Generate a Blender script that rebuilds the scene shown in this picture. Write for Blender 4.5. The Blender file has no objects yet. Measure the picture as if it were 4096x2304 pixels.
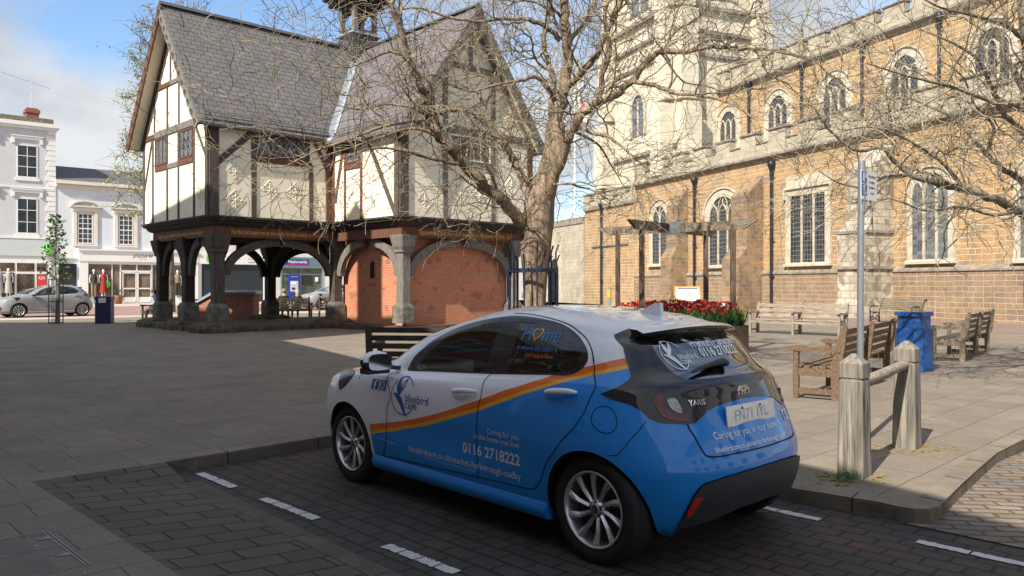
import bpy, bmesh, math, random
from mathutils import Vector, Matrix, noise
from mathutils.geometry import delaunay_2d_cdt
from mathutils.bvhtree import BVHTree
random.seed(7)
S = bpy.context.scene
COL = S.collection
PI = math.pi
rad = math.radians
# ---------------------------------------------------------------- camera
cam_d = bpy.data.cameras.new('camera'); cam = bpy.data.objects.new('camera', cam_d); COL.objects.link(cam)
cam.location = (0, 0, 1.58); cam.rotation_euler = (rad(90), 0, 0)
cam_d.sensor_width = 36; cam_d.lens = 36*3150/4096; cam_d.shift_y = -12/4096; cam_d.clip_end = 3000; cam_d.clip_start = .05
S.camera = cam
# ---------------------------------------------------------------- light
SUN_AZ = rad(214); SUN_EL = rad(40)
S.view_settings.view_transform = 'Standard'; S.view_settings.look = 'None'
S.view_settings.exposure = 0.85; S.view_settings.gamma = 1.0
sd = bpy.data.lights.new('sun', 'SUN'); sd.energy = 4.6; sd.angle = rad(.5); sd.color = (1, .92, .79)
sun = bpy.data.objects.new('sun', sd); COL.objects.link(sun)
sv = Vector((math.sin(SUN_AZ)*math.cos(SUN_EL), math.cos(SUN_AZ)*math.cos(SUN_EL), math.sin(SUN_EL)))
sun.rotation_euler = sv.to_track_quat('Z', 'Y').to_euler(); sun.location = (0, 0, 60)
W = bpy.data.worlds.new('World'); S.world = W; W.use_nodes = True
def world():
    nt = W.node_tree; N = nt.nodes; L = nt.links; N.clear()
    out = N.new('ShaderNodeOutputWorld'); sky = N.new('ShaderNodeTexSky'); sky.sky_type = 'NISHITA'; sky.sun_disc = False
    sky.sun_elevation = SUN_EL; sky.sun_rotation = SUN_AZ; sky.dust_density = .6; sky.air_density = 1.0; sky.ozone_density = 2.5
    b1 = N.new('ShaderNodeBackground'); b1.inputs[1].default_value = .11
    hs = N.new('ShaderNodeHueSaturation'); hs.inputs['Saturation'].default_value = 1.05; hs.inputs['Value'].default_value = 1.15
    L.new(sky.outputs[0], hs.inputs['Color']); L.new(hs.outputs[0], b1.inputs[0])
    tc = N.new('ShaderNodeTexCoord'); sp = N.new('ShaderNodeSeparateXYZ'); L.new(tc.outputs['Generated'], sp.inputs[0])
    # project the clouds on a plane overhead so they flatten to the horizon
    ad = N.new('ShaderNodeMath'); ad.operation = 'ADD'; ad.inputs[1].default_value = .32; L.new(sp.outputs[2], ad.inputs[0])
    dx = N.new('ShaderNodeMath'); dx.operation = 'DIVIDE'; L.new(sp.outputs[0], dx.inputs[0]); L.new(ad.outputs[0], dx.inputs[1])
    dy = N.new('ShaderNodeMath'); dy.operation = 'DIVIDE'; L.new(sp.outputs[1], dy.inputs[0]); L.new(ad.outputs[0], dy.inputs[1])
    cb = N.new('ShaderNodeCombineXYZ'); L.new(dx.outputs[0], cb.inputs[0]); L.new(dy.outputs[0], cb.inputs[1]); cb.inputs[2].default_value = CLOUD_SEED
    n1 = N.new('ShaderNodeTexNoise'); n1.inputs['Scale'].default_value = 1.7; n1.inputs['Detail'].default_value = 9; n1.inputs['Roughness'].default_value = .55
    L.new(cb.outputs[0], n1.inputs['Vector'])
    r1 = N.new('ShaderNodeValToRGB'); r1.color_ramp.elements[0].position = .38; r1.color_ramp.elements[1].position = .54
    L.new(n1.outputs[0], r1.inputs[0])
    n2 = N.new('ShaderNodeTexNoise'); n2.inputs['Scale'].default_value = 3.1; n2.inputs['Detail'].default_value = 7; L.new(cb.outputs[0], n2.inputs['Vector'])
    r2 = N.new('ShaderNodeValToRGB'); r2.color_ramp.elements[0].position = .35; r2.color_ramp.elements[0].color = (.56, .62, .70, 1)
    r2.color_ramp.elements[1].position = .62; r2.color_ramp.elements[1].color = (.93, .95, .98, 1); L.new(n2.outputs[0], r2.inputs[0])
    b2 = N.new('ShaderNodeBackground'); b2.inputs[1].default_value = .50; L.new(r2.outputs[0], b2.inputs[0])
    mx = N.new('ShaderNodeMixShader'); L.new(r1.outputs[0], mx.inputs[0]); L.new(b1.outputs[0], mx.inputs[1]); L.new(b2.outputs[0], mx.inputs[2])
    L.new(mx.outputs[0], out.inputs[0])
CLOUD_SEED = 5.7
world()
# ---------------------------------------------------------------- materials
def new_mat(name):
    m = bpy.data.materials.new(name); m.use_nodes = True
    b = m.node_tree.nodes['Principled BSDF']; return m, m.node_tree.nodes, m.node_tree.links, b
def c4(c): return (c[0], c[1], c[2], 1)
def scl(c, k): return tuple(min(1, x*k) for x in c)
def mat(name, col, rough=.6, metal=0, var=.15, vs=3.0, bump=0, bs=30, coat=0, spec=.5, stretch=None, col2=None):
    """principled surface with two octaves of colour variation and optional bump"""
    m, N, L, b = new_mat(name)
    b.inputs['Roughness'].default_value = rough; b.inputs['Metallic'].default_value = metal
    b.inputs['Coat Weight'].default_value = coat; b.inputs['Specular IOR Level'].default_value = spec
    tc = N.new('ShaderNodeTexCoord'); mp = N.new('ShaderNodeMapping'); L.new(tc.outputs['Object'], mp.inputs[0])
    if stretch: mp.inputs['Scale'].default_value = stretch
    if var > 0:
        n = N.new('ShaderNodeTexNoise'); n.inputs['Scale'].default_value = vs; n.inputs['Detail'].default_value = 8; n.inputs['Roughness'].default_value = .65
        L.new(mp.outputs[0], n.inputs['Vector'])
        r = N.new('ShaderNodeValToRGB'); r.color_ramp.elements[0].position = .3; r.color_ramp.elements[1].position = .7
        r.color_ramp.elements[0].color = c4(scl(col, 1-var)); r.color_ramp.elements[1].color = c4(col2 or scl(col, 1+var))
        L.new(n.outputs[0], r.inputs[0]); L.new(r.outputs[0], b.inputs['Base Color'])
    else: b.inputs['Base Color'].default_value = c4(col)
    if bump:
        n2 = N.new('ShaderNodeTexNoise'); n2.inputs['Scale'].default_value = bs; n2.inputs['Detail'].default_value = 6; L.new(mp.outputs[0], n2.inputs['Vector'])
        bp = N.new('ShaderNodeBump'); bp.inputs['Strength'].default_value = bump; bp.inputs['Distance'].default_value = .02
        L.new(n2.outputs[0], bp.inputs['Height']); L.new(bp.outputs[0], b.inputs['Normal'])
    return m
def brickmat(name, c1, c2, mortar, w, h, ms=.012, axes='xz', rough=.85, rot=0, warp=0.0, bump=.6, dirt=.25, bias=0, off=.5, third=None, kz=1.0, spots=None, dist=.01, freq=2, sq=1.0):
    """brick / stone / slab / slate coursing in the object's own coordinates"""
    m, N, L, b = new_mat(name)
    b.inputs['Roughness'].default_value = rough; b.inputs['Specular IOR Level'].default_value = .3
    tc = N.new('ShaderNodeTexCoord'); sp = N.new('ShaderNodeSeparateXYZ'); L.new(tc.outputs['Object'], sp.inputs[0])
    cb = N.new('ShaderNodeCombineXYZ')
    if axes == 'xz':                                   # upright faces: run along x or y, rise along z
        ad = N.new('ShaderNodeMath'); L.new(sp.outputs[0], ad.inputs[0]); L.new(sp.outputs[1], ad.inputs[1]); L.new(ad.outputs[0], cb.inputs[0])
        mz = N.new('ShaderNodeMath'); mz.operation = 'MULTIPLY'; mz.inputs[1].default_value = kz; L.new(sp.outputs[2], mz.inputs[0]); L.new(mz.outputs[0], cb.inputs[1])
    elif axes in ('x', 'y'):                           # roof slopes
        L.new(sp.outputs[0 if axes == 'x' else 1], cb.inputs[0])
        mz = N.new('ShaderNodeMath'); mz.operation = 'MULTIPLY'; mz.inputs[1].default_value = kz; L.new(sp.outputs[2], mz.inputs[0]); L.new(mz.outputs[0], cb.inputs[1])
    else: L.new(sp.outputs[0], cb.inputs[0]); L.new(sp.outputs[1], cb.inputs[1])
    mp = N.new('ShaderNodeMapping'); mp.inputs['Rotation'].default_value = (0, 0, rot); L.new(cb.outputs[0], mp.inputs[0])
    vec = mp.outputs[0]
    if warp:
        wn = N.new('ShaderNodeTexNoise'); wn.inputs['Scale'].default_value = 2.2; wn.inputs['Detail'].default_value = 3; L.new(vec, wn.inputs['Vector'])
        sb = N.new('ShaderNodeVectorMath'); sb.operation = 'SUBTRACT'; sb.inputs[1].default_value = (.5, .5, .5); L.new(wn.outputs['Color'], sb.inputs[0])
        sc = N.new('ShaderNodeVectorMath'); sc.operation = 'SCALE'; sc.inputs['Scale'].default_value = warp; L.new(sb.outputs[0], sc.inputs[0])
        av = N.new('ShaderNodeVectorMath'); L.new(vec, av.inputs[0]); L.new(sc.outputs[0], av.inputs[1]); vec = av.outputs[0]
    br = N.new('ShaderNodeTexBrick'); L.new(vec, br.inputs['Vector'])
    br.inputs['Color1'].default_value = c4(c1); br.inputs['Color2'].default_value = c4(c2); br.inputs['Mortar'].default_value = c4(mortar)
    br.inputs['Scale'].default_value = 1; br.inputs['Mortar Size'].default_value = ms; br.inputs['Mortar Smooth'].default_value = .3
    br.inputs['Bias'].default_value = bias; br.inputs['Brick Width'].default_value = w; br.inputs['Row Height'].default_value = h; br.offset = off; br.offset_frequency = freq; br.squash = sq; br.squash_frequency = 3
    col = br.outputs['Color']
    if third:                                          # patches of another stone
        vo = N.new('ShaderNodeTexVoronoi'); vo.inputs['Scale'].default_value = third[1]; L.new(vec, vo.inputs['Vector'])
        s2 = N.new('ShaderNodeSeparateColor'); L.new(vo.outputs['Color'], s2.inputs[0])
        gt = N.new('ShaderNodeMath'); gt.operation = 'GREATER_THAN'; gt.inputs[1].default_value = 1-third[2]; L.new(s2.outputs[0], gt.inputs[0])
        mu = N.new('ShaderNodeMath'); mu.operation = 'MULTIPLY'; L.new(gt.outputs[0], mu.inputs[0])
        iv = N.new('ShaderNodeMath'); iv.operation = 'SUBTRACT'; iv.inputs[0].default_value = .85; L.new(br.outputs['Fac'], iv.inputs[1]); L.new(iv.outputs[0], mu.inputs[1])
        mx = N.new('ShaderNodeMix'); mx.data_type = 'RGBA'; L.new(mu.outputs[0], mx.inputs[0]); L.new(col, mx.inputs[6]); mx.inputs[7].default_value = c4(third[0]); col = mx.outputs[2]
    if dirt:
        n = N.new('ShaderNodeTexNoise'); n.inputs['Scale'].default_value = 1.1; n.inputs['Detail'].default_value = 9; n.inputs['Roughness'].default_value = .7; L.new(tc.outputs['Object'], n.inputs['Vector'])
        r = N.new('ShaderNodeValToRGB'); r.color_ramp.elements[0].position = .3; r.color_ramp.elements[1].position = .7
        k = 1-dirt; r.color_ramp.elements[0].color = (k, k, k, 1); r.color_ramp.elements[1].color = (1.0, 1.0, 1.0, 1); L.new(n.outputs[0], r.inputs[0])
        mm = N.new('ShaderNodeMix'); mm.data_type = 'RGBA'; mm.blend_type = 'MULTIPLY'; mm.inputs[0].default_value = 1; L.new(col, mm.inputs[6]); L.new(r.outputs[0], mm.inputs[7]); col = mm.outputs[2]
        n3 = N.new('ShaderNodeTexNoise'); n3.inputs['Scale'].default_value = 45; n3.inputs['Detail'].default_value = 4; L.new(tc.outputs['Object'], n3.inputs['Vector'])
        r3 = N.new('ShaderNodeValToRGB'); r3.color_ramp.elements[0].position = .3; r3.color_ramp.elements[1].position = .7; r3.color_ramp.elements[0].color = (.72, .72, .72, 1); L.new(n3.outputs[0], r3.inputs[0])
        m3 = N.new('ShaderNodeMix'); m3.data_type = 'RGBA'; m3.blend_type = 'MULTIPLY'; m3.inputs[0].default_value = .7; L.new(col, m3.inputs[6]); L.new(r3.outputs[0], m3.inputs[7]); col = m3.outputs[2]
    for (sc_, th, sc_col) in (spots or []):            # gum, lichen, moss: small blots with a shape of their own
        vo = N.new('ShaderNodeTexVoronoi'); vo.inputs['Scale'].default_value = sc_; L.new(vec, vo.inputs['Vector'])
        s2 = N.new('ShaderNodeSeparateColor'); L.new(vo.outputs['Color'], s2.inputs[0])
        ml = N.new('ShaderNodeMath'); ml.operation = 'MULTIPLY'; ml.inputs[1].default_value = th; L.new(s2.outputs[1], ml.inputs[0])
        n5 = N.new('ShaderNodeTexNoise'); n5.inputs['Scale'].default_value = sc_*3; L.new(vec, n5.inputs['Vector'])
        m5 = N.new('ShaderNodeMath'); m5.operation = 'MULTIPLY'; L.new(ml.outputs[0], m5.inputs[0]); L.new(n5.outputs[0], m5.inputs[1])
        lt = N.new('ShaderNodeMath'); lt.operation = 'LESS_THAN'; L.new(vo.outputs['Distance'], lt.inputs[0]); L.new(m5.outputs[0], lt.inputs[1])
        m4 = N.new('ShaderNodeMath'); m4.operation = 'MULTIPLY'; m4.inputs[1].default_value = .75; L.new(lt.outputs[0], m4.inputs[0])
        mx = N.new('ShaderNodeMix'); mx.data_type = 'RGBA'; L.new(m4.outputs[0], mx.inputs[0]); L.new(col, mx.inputs[6]); mx.inputs[7].default_value = c4(sc_col); col = mx.outputs[2]
    L.new(col, b.inputs['Base Color'])
    nb = N.new('ShaderNodeTexNoise'); nb.inputs['Scale'].default_value = 18; nb.inputs['Detail'].default_value = 6; L.new(tc.outputs['Object'], nb.inputs['Vector'])
    sb2 = N.new('ShaderNodeMath'); sb2.operation = 'MULTIPLY_ADD'; sb2.inputs[1].default_value = -1.6; L.new(br.outputs['Fac'], sb2.inputs[0]); L.new(nb.outputs[0], sb2.inputs[2])
    bp = N.new('ShaderNodeBump'); bp.inputs['Strength'].default_value = bump; bp.inputs['Distance'].default_value = dist
    L.new(sb2.outputs[0], bp.inputs['Height']); L.new(bp.outputs[0], b.inputs['Normal'])
    return m
def glassmat(name, tint=(.5, .55, .55), alpha=.25, rough=.02):
    """thin window glass: some of the light passes, the rest is mirrored or lost in the tint"""
    m = bpy.data.materials.new(name); m.use_nodes = True; nt = m.node_tree; N = nt.nodes; L = nt.links; N.clear()
    o = N.new('ShaderNodeOutputMaterial'); tr = N.new('ShaderNodeBsdfTransparent'); tr.inputs[0].default_value = c4(tint)
    gl = N.new('ShaderNodeBsdfGlossy'); gl.inputs['Roughness'].default_value = rough; gl.inputs[0].default_value = (.9, .9, .9, 1)
    fr = N.new('ShaderNodeFresnel'); fr.inputs[0].default_value = 1.5
    ma = N.new('ShaderNodeMath'); ma.operation = 'MULTIPLY_ADD'; ma.inputs[1].default_value = 1.3; ma.inputs[2].default_value = alpha; L.new(fr.outputs[0], ma.inputs[0]); ma.use_clamp = True
    mx = N.new('ShaderNodeMixShader'); L.new(ma.outputs[0], mx.inputs[0]); L.new(tr.outputs[0], mx.inputs[1]); L.new(gl.outputs[0], mx.inputs[2]); L.new(mx.outputs[0], o.inputs[0])
    return m
# ---------------------------------------------------------------- mesh helpers
class MB:
    """collects faces and links them as ONE mesh object"""
    def __init__(s): s.v = []; s.f = []; s.m = []; s.mi = 0; s.sm = []
    def add(s, vs, fs, smooth=False):
        b = len(s.v); s.v += [tuple(p) for p in vs]
        for f in fs: s.f.append([b+i for i in f]); s.m.append(s.mi); s.sm.append(smooth)
        return s
    def box(s, x0, x1, y0, y1, z0, z1):
        if x0 > x1: x0, x1 = x1, x0
        if y0 > y1: y0, y1 = y1, y0
        if z0 > z1: z0, z1 = z1, z0
        vs = [(x, y, z) for z in (z0, z1) for y in (y0, y1) for x in (x0, x1)]
        return s.add(vs, [(0, 2, 3, 1), (4, 5, 7, 6), (0, 1, 5, 4), (2, 6, 7, 3), (0, 4, 6, 2), (1, 3, 7, 5)])
    def bevbox(s, x0, x1, y0, y1, z0, z1, r=.01):
        """box with chamfered upright and top edges"""
        pts = [(x0+r, y0), (x1-r, y0), (x1, y0+r), (x1, y1-r), (x1-r, y1), (x0+r, y1), (x0, y1-r), (x0, y0+r)]
        cx, cy = (x0+x1)/2, (y0+y1)/2
        ins = [(cx+(px-cx)*(1-2*r/(x1-x0)), cy+(py-cy)*(1-2*r/(y1-y0))) for px, py in pts]
        vs = [(*p, z0+0) for p in pts]+[(*p, z1-r) for p in pts]+[(*p, z1) for p in ins]; n = 8
        fs = [tuple(range(7, -1, -1)), tuple(range(16, 24))]
        for k in (0, 8): fs += [(k+i, k+(i+1) % n, k+n+(i+1) % n, k+n+i) for i in range(n)]
        return s.add(vs, fs)
    def obox(s, p0, p1, w, h, up=(0, 0, 1)):
        """bar of section w x h from p0 to p1"""
        p0 = Vector(p0); p1 = Vector(p1); d = (p1-p0).normalized(); u = Vector(up)
        r = d.cross(u)
        if r.length < 1e-4: u = Vector((0, 1, 0)); r = d.cross(u)
        r.normalize(); u = r.cross(d); r *= w/2; u *= h/2
        vs = [p+a*r+b*u for p in (p0, p1) for a, b in ((-1, -1), (1, -1), (1, 1), (-1, 1))]
        return s.add(vs, [(0, 1, 2, 3), (7, 6, 5, 4), (0, 4, 5, 1), (1, 5, 6, 2), (2, 6, 7, 3), (3, 7, 4, 0)])
    def tube(s, pts, rs, n=8, cap=True, smooth=True):
        pts = [Vector(p) for p in pts]
        if not hasattr(rs, '__len__'): rs = [rs]*len(pts)
        d = (pts[1]-pts[0]).normalized(); r = d.orthogonal().normalized(); vs = []
        for i, p in enumerate(pts):
            e = (pts[min(i+1, len(pts)-1)]-pts[max(i-1, 0)])
            if e.length > 1e-9: d = e.normalized()
            r = (r-d*r.dot(d)); r = r.normalized() if r.length > 1e-6 else d.orthogonal().normalized()
            q = d.cross(r)
            vs += [p+(r*math.cos(a)+q*math.sin(a))*rs[i] for a in [2*PI*k/n for k in range(n)]]
        fs = [(i*n+k, i*n+(k+1) % n, (i+1)*n+(k+1) % n, (i+1)*n+k) for i in range(len(pts)-1) for k in range(n)]
        s.add(vs, fs, smooth)
        if cap:
            b = len(vs); s.add(vs[:n], [tuple(range(n-1, -1, -1))]); s.add(vs[b-n:], [tuple(range(n))])
        return s
    def lathe(s, prof, c=(0, 0, 0), n=24, axis='z', smooth=True):
        """prof: (radius, height) pairs turned about the axis through c"""
        vs = []
        for r, h in prof:
            for k in range(n):
                a = 2*PI*k/n; x, y = r*math.cos(a), r*math.sin(a)
                vs.append((c[0]+x, c[1]+y, c[2]+h) if axis == 'z' else (c[0]+x, c[1]+h, c[2]+y) if axis == 'y' else (c[0]+h, c[1]+x, c[2]+y))
        fs = [(i*n+k, i*n+(k+1) % n, (i+1)*n+(k+1) % n, (i+1)*n+k) for i in range(len(prof)-1) for k in range(n)]
        if axis == 'y': fs = [f[::-1] for f in fs]
        return s.add(vs, fs, smooth)
    def prism(s, poly, a0, a1, plane='xz'):
        """outline in a plane pushed from a0 to a1 along the third axis"""
        def P(p, a): return (p[0], a, p[1]) if plane == 'xz' else (a, p[0], p[1]) if plane == 'yz' else (p[0], p[1], a)
        n = len(poly); vs = [P(p, a0) for p in poly]+[P(p, a1) for p in poly]
        fs = [(i, (i+1) % n, n+(i+1) % n, n+i) for i in range(n)]+[tuple(range(n))[::-1], tuple(range(n, 2*n))]
        return s.add(vs, fs)
    def strip(s, outer, inner, a0, a1, plane='xz', closed=False):
        """band between two matching outlines, pushed from a0 to a1 (arches, frames)"""
        def P(p, a): return (p[0], a, p[1]) if plane == 'xz' else (a, p[0], p[1]) if plane == 'yz' else (p[0], p[1], a)
        n = len(outer); vs = [P(p, a0) for p in outer]+[P(p, a0) for p in inner]+[P(p, a1) for p in outer]+[P(p, a1) for p in inner]
        fs = []
        for i in range(n if closed else n-1):
            j = (i+1) % n
            fs += [(i, j, n+j, n+i), (2*n+i, 3*n+i, 3*n+j, 2*n+j), (i, 2*n+i, 2*n+j, j), (n+i, n+j, 3*n+j, 3*n+i)]
        if not closed: fs += [(0, n, 3*n, 2*n), (n-1, 3*n-1, 4*n-1, 2*n-1)]
        return s.add(vs, fs)
    def sphere(s, c, r, n=12, m=8):
        rx, ry, rz = r if hasattr(r, '__len__') else (r, r, r)
        vs = [(c[0]+rx*math.sin(PI*j/m)*math.cos(2*PI*i/n), c[1]+ry*math.sin(PI*j/m)*math.sin(2*PI*i/n), c[2]-rz*math.cos(PI*j/m)) for j in range(m+1) for i in range(n)]
        return s.add(vs, [(j*n+i, j*n+(i+1) % n, (j+1)*n+(i+1) % n, (j+1)*n+i) for j in range(m) for i in range(n)], True)
    def build(s, name, mats, parent=None, loc=(0, 0, 0), rot=0, fix=True):
        me = bpy.data.meshes.new(name); me.from_pydata(s.v, [], s.f)
        if not isinstance(mats, (list, tuple)): mats = [mats]
        for q in mats: me.materials.append(q)
        me.polygons.foreach_set('material_index', [min(i, len(mats)-1) for i in s.m]); me.polygons.foreach_set('use_smooth', s.sm)
        if fix:
            bm = bmesh.new(); bm.from_mesh(me); bmesh.ops.recalc_face_normals(bm, faces=bm.faces); bm.to_mesh(me); bm.free()
        me.update()
        o = bpy.data.objects.new(name, me); COL.objects.link(o); o.location = loc; o.rotation_euler = (0, 0, rot)
        if parent: o.parent = parent
        return o
def tag(o, label=None, cat=None, group=None, kind=None):
    if label: o['label'] = label
    if cat: o['category'] = cat
    if group: o['group'] = group
    if kind: o['kind'] = kind
    return o
def thing(name, label, cat, loc=(0, 0, 0), rz=0, group=None):
    o = bpy.data.objects.new(name, None); COL.objects.link(o); o.location = loc; o.rotation_euler = (0, 0, rz); o.empty_display_size = .3
    return tag(o, label, cat, group)
def copy_tree(o, parent=None):
    c = o.copy(); COL.objects.link(c)
    if parent: c.parent = parent
    for ch in list(o.children): copy_tree(ch, c)
    return c
def dup(o, loc, rz, label, group=None):
    c = copy_tree(o); c.location = loc; c.rotation_euler = (0, 0, rz); c['label'] = label
    if group: c['group'] = group
    return c
def text_mesh(s, size, bold=0, align='LEFT', shear=0, space=1.0):
    """outline of a line of writing as flat faces in its own xy plane"""
    cu = bpy.data.curves.new('writing', 'FONT'); cu.body = s; cu.size = size; cu.align_x = align; cu.offset = bold; cu.shear = shear; cu.space_character = space; cu.resolution_u = 3
    o = bpy.data.objects.new('writing', cu); COL.objects.link(o)
    bpy.context.view_layer.update()
    me = bpy.data.meshes.new_from_object(o.evaluated_get(bpy.context.evaluated_depsgraph_get()))
    vs = [v.co.copy() for v in me.vertices]; fs = [tuple(p.vertices) for p in me.polygons]
    bpy.data.objects.remove(o); bpy.data.curves.remove(cu); bpy.data.meshes.remove(me)
    return vs, fs
def put_text(mb, s, size, fn, **k):
    vs, fs = text_mesh(s, size, **k); mb.add([fn(v.x, v.y) for v in vs], fs)
def smoothpoly(pts, n=6, closed=True):
    """Catmull-Rom through the points"""
    P = pts; N_ = len(P); out = []
    for i in range(N_ if closed else N_-1):
        if closed: p0, p1, p2, p3 = P[(i-1) % N_], P[i], P[(i+1) % N_], P[(i+2) % N_]
        else: p0, p1, p2, p3 = P[max(i-1, 0)], P[i], P[i+1], P[min(i+2, N_-1)]
        for k in range(n):
            t = k/n; out.append(tuple(.5*((2*b)+(-a+c)*t+(2*a-5*b+4*c-d)*t*t+(-a+3*b-3*c+d)*t**3) for a, b, c, d in zip(p0, p1, p2, p3)))
    if not closed: out.append(tuple(P[-1]))
    return out
def inpoly(x, y, P):
    c = False; j = len(P)-1
    for i in range(len(P)):
        if (P[i][1] > y) != (P[j][1] > y) and x < (P[j][0]-P[i][0])*(y-P[i][1])/(P[j][1]-P[i][1])+P[i][0]: c = not c
        j = i
    return c
# ================================================================ ground, kerbs, markings
G44 = -rad(44)
flag_m = brickmat('stone flags', (.285, .24, .193), (.245, .205, .163), (.135, .113, .088), .66, .44, .006, 'xy', .88, G44, .04, .5, .30, third=((.265, .225, .18), .8, .3), spots=[(2.6, .15, (.36, .33, .28)), (.7, .22, (.15, .13, .105)), (9, .20, (.46, .43, .37)), (23, .13, (.50, .47, .42))], dist=.006, sq=.7, freq=2)
paver_m = brickmat('clay pavers', (.165, .130, .10), (.125, .10, .08), (.035, .033, .026), .36, .19, .009, 'xy', .85, G44, .03, .6, .30, spots=[(5, .12, (.30, .28, .24))], dist=.008)
sett_m = brickmat('road setts', (.098, .078, .070), (.075, .068, .066), (.028, .040, .018), .215, .14, .010, 'xy', .8, rad(46), .05, .8, .35, third=((.12, .075, .06), 3.5, .25), spots=[(9, .10, (.22, .20, .17))], dist=.010)
cob_m = brickmat('lane cobbles', (.27, .205, .16), (.34, .27, .22), (.15, .12, .085), .27, .105, .014, 'xy', .85, rad(9), .10, .9, .35, third=((.22, .20, .19), 4, .2), dist=.02)
red_m = brickmat('red lane pavers', (.36, .25, .205), (.30, .215, .18), (.16, .12, .10), .22, .11, .010, 'xy', .85, rad(67), .05, .5, .25, dist=.005)
roadred_m = mat('red asphalt', (.27, .17, .155), .9, 0, .15, 2.5, .2, 120); pale_m = mat('pale paving', (.42, .37, .32), .9, 0, .12, 1.5, .1, 60)
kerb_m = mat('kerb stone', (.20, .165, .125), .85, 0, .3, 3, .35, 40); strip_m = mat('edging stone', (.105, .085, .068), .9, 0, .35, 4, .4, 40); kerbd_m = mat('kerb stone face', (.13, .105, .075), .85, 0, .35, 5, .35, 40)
mark_m = mat('road paint', (.55, .54, .52), .8, 0, .2, 14, .2, 90)
def sheet(name, P, z, m, kind='structure'):
    mb = MB(); mb.add([(x, y, z if not hasattr(z, '__len__') else z[i]) for i, (x, y) in enumerate(P)], [tuple(range(len(P)))]); o = mb.build(name, m, fix=False)
    me = o.data
    if me.polygons[0].normal.z < 0: me.flip_normals()
    return tag(o, kind=kind)
KR = [(2.0, 5.77), (2.50, 5.37), (2.58, 5.26), (2.66, 5.20), (2.76, 5.20), (2.86, 5.27), (2.95, 5.38), (3.32, 5.83), (3.77, 6.36), (4.28, 6.95), (4.92, 7.56), (5.8, 8.2), (7.5, 9.2), (12, 11), (40, 16)]
KL = [(-3.62, 5.93), (-2.90, 6.58), (-1.07, 8.47)]
plaza = KL+KR+[(120, 20), (120, 160), (-140, 160), (-140, -60), (40, -60), (3.6, -1.25)]
sheet('plaza', plaza, .1, flag_m)
sheet('road', [(-140, -60), (120, -60), (120, 60), (-20, 60)], 0.0, sett_m)
mbr = MB(); mbr.add([(-3.62, 5.93, .1), (-2.90, 6.585, .1), (-2.56, 6.21, .018), (-3.30, 5.61, .1), (3.0, .12, .018), (3.6, -1.25, .1), (6, -3, .018)], [(0, 1, 2, 3), (3, 2, 4, 5), (5, 4, 6)]); tag(mbr.build('ramp', paver_m, fix=False), kind='structure')
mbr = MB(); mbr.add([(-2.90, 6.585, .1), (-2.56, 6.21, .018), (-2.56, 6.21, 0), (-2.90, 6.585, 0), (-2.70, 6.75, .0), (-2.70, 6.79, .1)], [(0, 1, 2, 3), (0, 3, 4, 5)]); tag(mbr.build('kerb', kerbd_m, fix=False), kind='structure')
sheet('lane', [(2.6, 5.2), (3.0, 5.7), (4.3, 7.0), (6, 8.4), (12, 11.2), (40, 16.3), (40, 3), (3.05, 4.72)], .006, cob_m)
def kerbline(name, P, prof, m, gap=.9):
    """kerb stones along a line; prof is (inward, height)"""
    mb = MB(); n = len(P); out = []
    for i in range(n):
        a = Vector(P[max(i-1, 0)]); b = Vector(P[min(i+1, n-1)]); d = (b-a).normalized(); nn = Vector((-d.y, d.x))
        out.append([(P[i][0]+nn.x*q, P[i][1]+nn.y*q, h) for q, h in prof])
    vs = [p for r in out for p in r]; k = len(prof)
    for i in range(n-1):
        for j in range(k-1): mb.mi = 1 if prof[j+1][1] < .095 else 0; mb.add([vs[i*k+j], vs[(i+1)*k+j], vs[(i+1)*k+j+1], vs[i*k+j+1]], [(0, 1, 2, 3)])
    # joints between the stones
    L_ = 0; nx = gap*.6
    mb.mi = 2
    for i in range(n-1):
        a = Vector(P[i]); b = Vector(P[i+1]); d = (b-a).normalized(); nn = Vector((-d.y, d.x)); l = (b-a).length
        while nx < L_+l and nx < 14:
            t = nx-L_; p = a+d*t; pr = [(q-.0015, h+.0015) for q, h in prof]
            for j in range(k-1):
                (q0, h0), (q1, h1) = pr[j], pr[j+1]
                mb.add([(p.x+nn.x*q0-d.x*.006, p.y+nn.y*q0-d.y*.006, h0), (p.x+nn.x*q0+d.x*.006, p.y+nn.y*q0+d.y*.006, h0), (p.x+nn.x*q1+d.x*.006, p.y+nn.y*q1+d.y*.006, h1), (p.x+nn.x*q1-d.x*.006, p.y+nn.y*q1-d.y*.006, h1)], [(0, 1, 2, 3)])
            nx += gap
        L_ += l
    return tag(mb.build(name, m, fix=False), kind='structure')
dk = mat('joint', (.02, .02, .015), .9, 0, 0)
PROF = [(0, -.01), (.004, .085), (.016, .101), (.15, .106)]
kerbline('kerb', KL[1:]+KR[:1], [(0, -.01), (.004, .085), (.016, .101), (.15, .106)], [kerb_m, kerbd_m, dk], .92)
kerbline('kerb', KR, PROF, [kerb_m, kerbd_m, dk], .78)
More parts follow.
